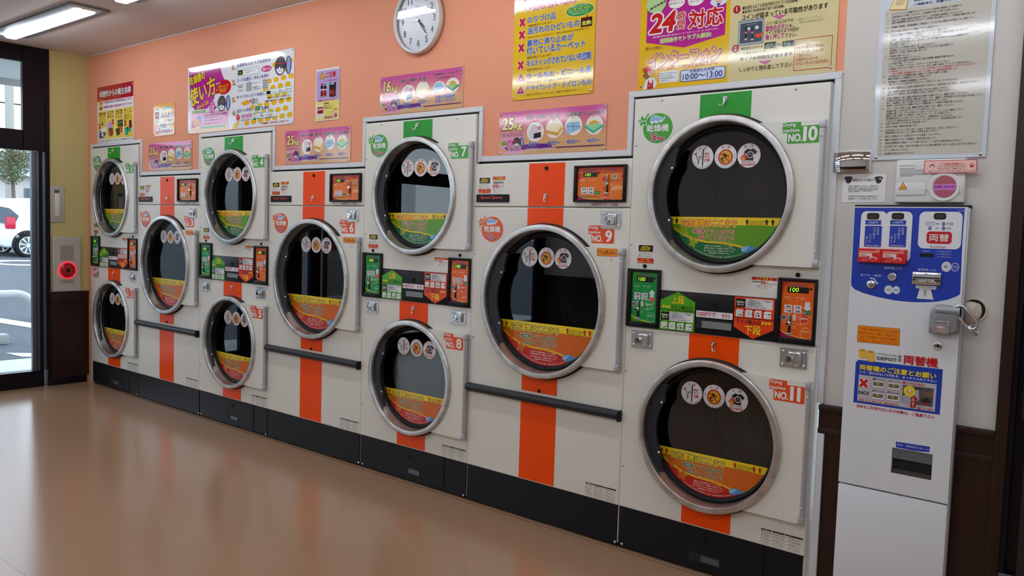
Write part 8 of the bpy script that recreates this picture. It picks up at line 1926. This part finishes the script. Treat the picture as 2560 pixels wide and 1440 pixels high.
# chain from the padlock into the wall
o = thing('steel_chain', 'short steel chain from the padlock into the round wall sleeve', 'chain', (MX+.352, YB-.050, 1.150))
def link(c, ax, L, w, r, m, name='chain_link'):
    q = MB(); ax = Vector(ax).normalized(); sd = Vector(w[1]).normalized(); ww = w[0]; P = []
    for i in range(41):
        a = 2*math.pi*i/40; s = math.sin(a); cc = math.cos(a); P.append(Vector(c)+ax*((L/2-ww/2)*(1 if cc > 0 else -1)*min(1, abs(cc)*3)+ww/2*cc)+sd*(ww/2*s))
    q.tube(P, r, m, 10, cap=False); return q.build(name, o)
link((.025, -.022, -.006), (.66, .16, -.75), .088, (.034, (.75, .1, .66)), .0048, X['chrome'])
link((.047, -.006, -.047), (.45, .6, -.55), .040, (.024, (.1, -.75, -.55)), .0048, X['chrome'])
q = MB(); q.tube([(.0, -.028, .016), (-.022, -.028, .016)], .006, X['chrome'], 14); q.build('pin', o)
o = thing('wall_sleeve', 'round cream cable sleeve in the wall stuffed with a pale cloth', 'wall sleeve', (5.468, YB, 1.166))
q = MB(); q.lathe([(.042, 0), (.0415, -.004), (.039, -.006), (.0345, -.0055), (.0335, -.002)], (0, 0), mat('cream_plastic', (.60, .54, .45), .45), 56); q.disc((0, 0), .034, -.0016, X['dark'], 40); q.build('collar', o)
bq = bmesh.new(); bmesh.ops.create_icosphere(bq, subdivisions=4, radius=1)
rnd = random.Random(5)
from mathutils import noise as NZ
for v in bq.verts:
    p = v.co.copy(); s = 1+.22*NZ.noise(p*1.7+Vector((3, 1, 2))); zz = p.z
    x = p.x*.026*(1.0 if zz > 0 else .9)*s-.003-.010*max(0, zz)*0; z = zz*.036*s-.006-.006*(zz < 0); yq = -.010+p.y*.020*s
    if zz < -.2: x += .006*zz; 
    if p.x < -.3 and zz > .1: x -= .010*(-p.x-.3)
    v.co = Vector((x, min(yq, -.0018), z))
q = MB(); q.bm(bq, mat('pale_cloth', (.60, .52, .44), .8, bump=(60, .5, .004)), True); q.build('cloth_plug', o)
# ---------------------------------------------------------------- left wall: switch and call panel
RZ = math.pi/2
t = thing('light_switch', 'white wall switch plate beside the entrance frame', 'light switch', (XL, -.288, 1.341), RZ)
q = MB(); q.box(0, .120, -.008, 0, 0, .297, mat('ivory_plate', (.50, .46, .38), .45), .002); q.build('plate', t)
q = MB(); q.box(.042, .082, -.016, -.006, .048, .232, X['wplast'], .004); q.build('rocker', t); q = MB(); q.box(.040, .079, -.010, -.007, .236, .262, ink('#6a6a6a'), .001, 1); q.ink([('C', .052, .249, .004, .004, '#222', {}), ('C', .067, .249, .004, .004, '#222', {})], -.010); q.build('switch_label', t)
t = thing('emergency_call_panel', 'ivory wall panel with a red lit ring button below the switch', 'call panel', (XL, -.268, .773), RZ); iv = mat('ivory_enamel', (.52, .48, .42), .4)
q = MB(); q.box(0, .220, -.024, 0, 0, .4495, iv, .003); q.box(.006, .214, -.0255, -.023, .006, .4435, iv, .001, 1); q.build('case', t)
for nm, z0, z1 in (('speaker_grille', .251, .377), ('lower_grille', .066, .096)):
    q = MB(); n = 13
    for k in range(n): a = .058+.106*k/n; q.box(a, a+.0048, -.0262, -.025, z0, z1, ink('#8a8478', 'matte'))
    q.build(nm, t)
q = MB(); c = (.111, .1745); q.lathe([(.068, -.024), (.068, -.034), (.065, -.036), (.0615, -.034)], c, mat('lit_red_ring', (.8, .02, .04), .4, emit=('#ff1a30', 1.7)), 56); q.lathe([(.0615, -.034), (.050, -.040), (.030, -.043), (.0001, -.043)], c, mat('red_dome', (.36, .006, .014), .18, emit=('#b00412', .10)), 56); q.knob(c, .016, -.042, -.048, X['rubber']); o = q.build('call_button', t); o['label'] = 'red lit ring button'
q = MB(); q.lathe([(.007, -.024), (.007, -.030), (.0001, -.030)], (.018, .221), X['chrome'], 16); q.build('key_lock', t)
# ---------------------------------------------------------------- outside the glass door
def gz(x): return -.08+max(0, -x-4)*.0375
b = MB(); asp = mat('asphalt', (.115, .125, .14), .85, noise=((30, 30, 30), '#4c5054', .3, .7)); xs = [XL-.11, -4, -8, -20, -40, -70]
b.add([(x, y, gz(x)) for x in xs for y in (-40, 40)], [(2*i, 2*i+1, 2*i+3, 2*i+2) for i in range(5)], asp); o = b.build('ground', fix=False); o['kind'] = 'structure'
b = MB(); lm = mat('road_paint', (.82, .84, .86), .6)
def strip(x0, y0, x1, y1, w, h=.004):
    dx, dy = x1-x0, y1-y0; L = math.hypot(dx, dy); nx, ny = -dy/L*w/2, dx/L*w/2
    b.add([(x0+nx, y0+ny, gz(x0)+h), (x0-nx, y0-ny, gz(x0)+h), (x1-nx, y1-ny, gz(x1)+h), (x1+nx, y1+ny, gz(x1)+h)], [(0, 1, 2, 3)], lm)
strip(-7.6, .55, -4.2, 1.54, .26)
b.add([(-3.65, .24, -.0755), (-3.28, .27, -.0755), (-3.02, .60, -.0755), (-3.30, .62, -.0755)], [(0, 1, 2, 3)], lm)
n = 40; cx, cy2 = -14.6, 4.35
ring = [(cx+r1*math.cos(2*math.pi*i/n), cy2+r2*math.sin(2*math.pi*i/n)) for r1, r2 in ((.75, .70), (.42, .48)) for i in range(n)]
b.add([(p[0], p[1], gz(p[0])+.006) for p in ring], [(i, (i+1) % n, n+(i+1) % n, n+i) for i in range(n)], lm); o = b.build('road_marking', fix=False); o['kind'] = 'structure'
b = MB(); b.box(-3.06, XL-.10, -8, 3, -.12, -.062, mat('pale_paving', (.62, .66, .70), .55)); j = mat('paving_joint', (.42, .45, .48), .7)
for yy in (-.45, .25, .95): b.box(-3.06, XL-.10, yy-.004, yy+.004, -.062, -.0612, j)
b.box(-2.30, -2.292, -8, 3, -.062, -.0612, j); struct(b, 'path')
b = MB(); b.box(-2.6, XL-.14, -8, 4, 2.66, 3.1, mat('canopy_soffit', (.80, .82, .80), .6)); b.box(-2.66, -2.6, -8, 4, 2.60, 3.1, mat('canopy_edge', (.42, .47, .50), .5)); struct(b, 'roof_canopy')
t = thing('guard_rail', 'low curved grey steel barrier pipe outside the glass door', 'barrier', (-6, 1.1, gz(-6)))
pth = [(0, -1.6, .36), (0, .05, .36)]+[(0, .05+.27*math.sin(a), .09+.27*math.cos(a)) for a in [math.pi/2*i/8 for i in range(1, 9)]]+[(0, .32, 0)]
q = MB(); q.tube(pth, .050, mat('painted_steel', (.52, .53, .50), .4), 16); q.build('pipe', t)
t = thing('wheel_stop', 'pale concrete wheel stop on the parking bay', 'wheel stop', (-4.3, .18, gz(-4.3)))
q = MB(); q.box(-.06, .06, -.32, .30, 0, .115, mat('concrete', (.44, .46, .44), .8), .012); q.build('block', t)
# small white hatchback, rear wheel and tail towards the door
t = thing('car', 'small white hatchback parked beyond the barrier', 'car', (-16.2, 5.04, gz(-16)), .06)
cw = mat('white_car_paint', (.80, .82, .84), .25, coat=.6); cg = mat('car_glass', (.05, .08, .10), .1)
prof = [(-.80, .34), (-.88, .55), (-.86, .95), (-.76, 1.24), (-.58, 1.40), (-.22, 1.45), (.15, 1.47), (.9, 1.47), (1.6, 1.42), (2.2, 1.20), (2.7, .98), (3.2, .88), (3.42, .70), (3.45, .40), (3.2, .24), (-.5, .24)]
q = MB(); bq = bmesh.new(); vs = [bq.verts.new((.0, p[0], p[1])) for p in prof]; f = bq.faces.new(vs); r = bmesh.ops.extrude_face_region(bq, geom=[f])
for v in [v for v in r['geom'] if isinstance(v, bmesh.types.BMVert)]: v.co.x = -1.66
for v in bq.verts:
    if v.co.z > .95: v.co.x += -.16*(v.co.z-.95)/.5 if v.co.x > -.8 else .16*(v.co.z-.95)/.5
bmesh.ops.recalc_face_normals(bq, faces=list(bq.faces)); bmesh.ops.bevel(bq, geom=list(bq.edges), offset=.06, segments=3, profile=.5, affect='EDGES', clamp_overlap=True); q.bm(bq, cw, True); q.build('body', t)
def wheel(y, x):
    q = MB(); vs = [];
    q2 = MB(); 
    for r_, xx in ((.29, -.16), (.30, -.10), (.30, .0), (.285, .03), (.215, .032)): vs.append((r_, xx))
    n = 40; V = [(xx, r_*math.cos(2*math.pi*i/n), r_*math.sin(2*math.pi*i/n)) for r_, xx in vs for i in range(n)]
    q.add(V, [(jj*n+i, jj*n+(i+1) % n, jj*n+n+(i+1) % n, jj*n+n+i) for jj in range(4) for i in range(n)], X['rubber'], True); o = q.build('wheel', t, (x, y, .30))
    q2.add([(.02, .215*math.cos(2*math.pi*i/n), .215*math.sin(2*math.pi*i/n)) for i in range(n)], [tuple(range(n))], mat('hub_shadow', (.10, .11, .12), .5) if 'hub_shadow' not in bpy.data.materials else bpy.data.materials['hub_shadow'])
    al = X['zinc']
    for s in range(9):
        a = 2*math.pi*s/9; pts = [(.05, a-.20), (.20, a+.02), (.205, a+.26), (.05, a+.22)]
        q2.add([(.036, r_*math.cos(e), r_*math.sin(e)) for r_, e in pts], [(0, 1, 2, 3)], al)
    q2.add([(.034, r_*math.cos(2*math.pi*i/n), r_*math.sin(2*math.pi*i/n)) for r_ in (.216, .196) for i in range(n)], [(i, (i+1) % n, n+(i+1) % n, n+i) for i in range(n)], al); q2.add([(.038, .05*math.cos(2*math.pi*i/n), .05*math.sin(2*math.pi*i/n)) for i in range(n)], [tuple(range(n))], al); q2.build('hubcap', o, fix=False)
for yy in (0.0, 2.55): wheel(yy, .0); wheel(yy, -1.52)
for yy in (0.0, 2.55):
    q = MB(); n = 28; q.add([(.006, yy+r_*math.cos(math.pi*i/n-.15*(1-2*i/n)), .30+r_*math.sin(math.pi*i/n-.15*(1-2*i/n))) for r_ in (.37, .285) for i in range(n+1)], [(i, i+1, n+2+i, n+1+i) for i in range(n)], X['dark']); q.build('wheel_arch', t, fix=False)
q = MB(); q.add([(-.06, -.66, 1.25), (-.055, -.38, 1.20), (.006, -.20, 1.02), (.012, -.28, .86), (.012, -.62, .84)], [(0, 1, 2, 3, 4)], cg); q.build('rear_window', t, fix=False)
q = MB(); q.box(-.10, .022, -.50, -.27, .70, .99, mat('tail_red', (.55, .02, .05), .2, emit=('#c01030', .3)), .03); q.build('tail_light', t)
q = MB(); q.add([(.0, .12, 1.10), (-.065, .30, 1.27), (-.07, 1.5, 1.28), (.0, 1.75, 1.02)], [(0, 1, 2, 3)], cg); q.build('side_window', t, fix=False)
q = MB(); q.ball((.012, -.24, .52), .045, mat('fuel_spot', (.3, .3, .3), .5), (.2, 1, 1)); q.build('tow_cover', t)
# tree
t = thing('street_tree', 'leafy green street tree beyond the parked car', 'tree', (-22, 6.75, gz(-22)))
q = MB(); q.tube([(0, 0, 0), (.05, .02, .9), (0, 0, 1.9), (.05, -.05, 2.8)], [.07, .06, .05, .02], mat('bark', (.18, .15, .12), .9), 10); q.build('trunk', t)
q = MB(); rnd = random.Random(11); lfs = [mat('leaf_a', (.07, .12, .05), .6), mat('leaf_b', (.12, .18, .07), .6), mat('leaf_c', (.19, .21, .08), .6)]
for i in range(6500):
    u, v, ww = rnd.gauss(0, 1), rnd.gauss(0, 1), rnd.gauss(0, 1); L = math.sqrt(u*u+v*v+ww*ww); rr = rnd.random()**.45
    c = Vector((u/L*.62*rr, v/L*.58*rr, 2.45+ww/L*.72*rr)); c += Vector((.12*math.sin(c.z*7), .14*math.sin(c.z*5+1), 0)); a = Vector((rnd.gauss(0, 1), rnd.gauss(0, 1), rnd.gauss(0, 1))).normalized(); e = a.cross(Vector((rnd.random(), rnd.random(), 1))).normalized(); s = .022+.02*rnd.random()
    q.add([c-a*s, c+e*s*.5, c+a*s, c-e*s*.5], [(0, 1, 2, 3)], lfs[i % 3])
q.build('crown', t, fix=False)
t = thing('utility_pole', 'tall concrete utility pole seen through the upper pane', 'utility pole', (-25, 7.72, gz(-25)))
q = MB(); q.tube([(0, 0, 0), (0, 0, 10)], [.15, .11], mat('pole_concrete', (.40, .39, .35), .8), 20); q.build('pole', t)
q = MB(); [q.box(-.03, .03, .13, .20, .6*k, .6*k+.03, X['zinc']) for k in range(3, 14)]; q.build('step_bolts', t)
for i, (z, lab) in enumerate(((5.25, 'upper overhead cable crossing behind the utility pole'), (4.35, 'lower overhead cable crossing behind the utility pole'))):
    t = thing('power_line', lab, 'cable', (-25.3, 0, 0), 0, 'overhead cables'); q = MB(); q.tube([(0, -10+2*k, z+.02*((k-8)**2)*.12-.05) for k in range(18)], .022, X['rubber'], 8); q.build('wire', t)
def house(x, y, w, dp, h, rh, wm_, lab, wins):
    t = thing('house', lab, 'house', (x, y, gz(x)), 0, 'houses across the road'); q = MB(); q.box(-dp, 0, 0, w, 0, h, wm_); q.build('walls', t)
    q = MB(); e = .35; q.add([(e, -e, h), (e, w+e, h), (-dp-e, w+e, h), (-dp-e, -e, h), (-dp/2, -e, h+rh), (-dp/2, w+e, h+rh)], [(0, 1, 5, 4), (2, 3, 4, 5), (0, 4, 3), (1, 2, 5), (0, 3, 2, 1)], mat('roof_tile_%s' % lab[:4], (.38, .40, .42), .7)); q.build('roof', t)
    for a, z in wins:
        q = MB(); q.box(0, .05, a, a+.9, z, z+.7, X['greyalu']); o = q.build('window_frame', t); q = MB(); q.box(.05, .055, a+.06, a+.84, z+.06, z+.64, cg); q.build('pane', o)
house(-34, 10.2, 2.6, 6, 2.1, 1.0, mat('house_wall', (.62, .58, .54), .8), 'low house with grey tiled roof behind the car', ((1.2, .9),))
house(-46, 16.2, 9, 7, 2.9, .9, mat('pale_house_wall', (.80, .82, .84), .8), 'large pale house behind the tree', ((5.5, 1.2),))
b = MB(); b.box(-9.0, -8.85, -3.2, 1.93, gz(-9), 3.0, mat('white_fence', (.78, .82, .84), .6)); o = b.build('site_fence'); tag(o, 'tall white fence panel at the left edge of the glass door view', 'fence')
b = MB(); b.box(-62, -60, -60, -6, gz(-60), 6.5, mat('far_block', (.55, .58, .60), .8)); o = b.build('far_building'); tag(o, 'long pale building across the road, reflected in the dryer doors', 'building')
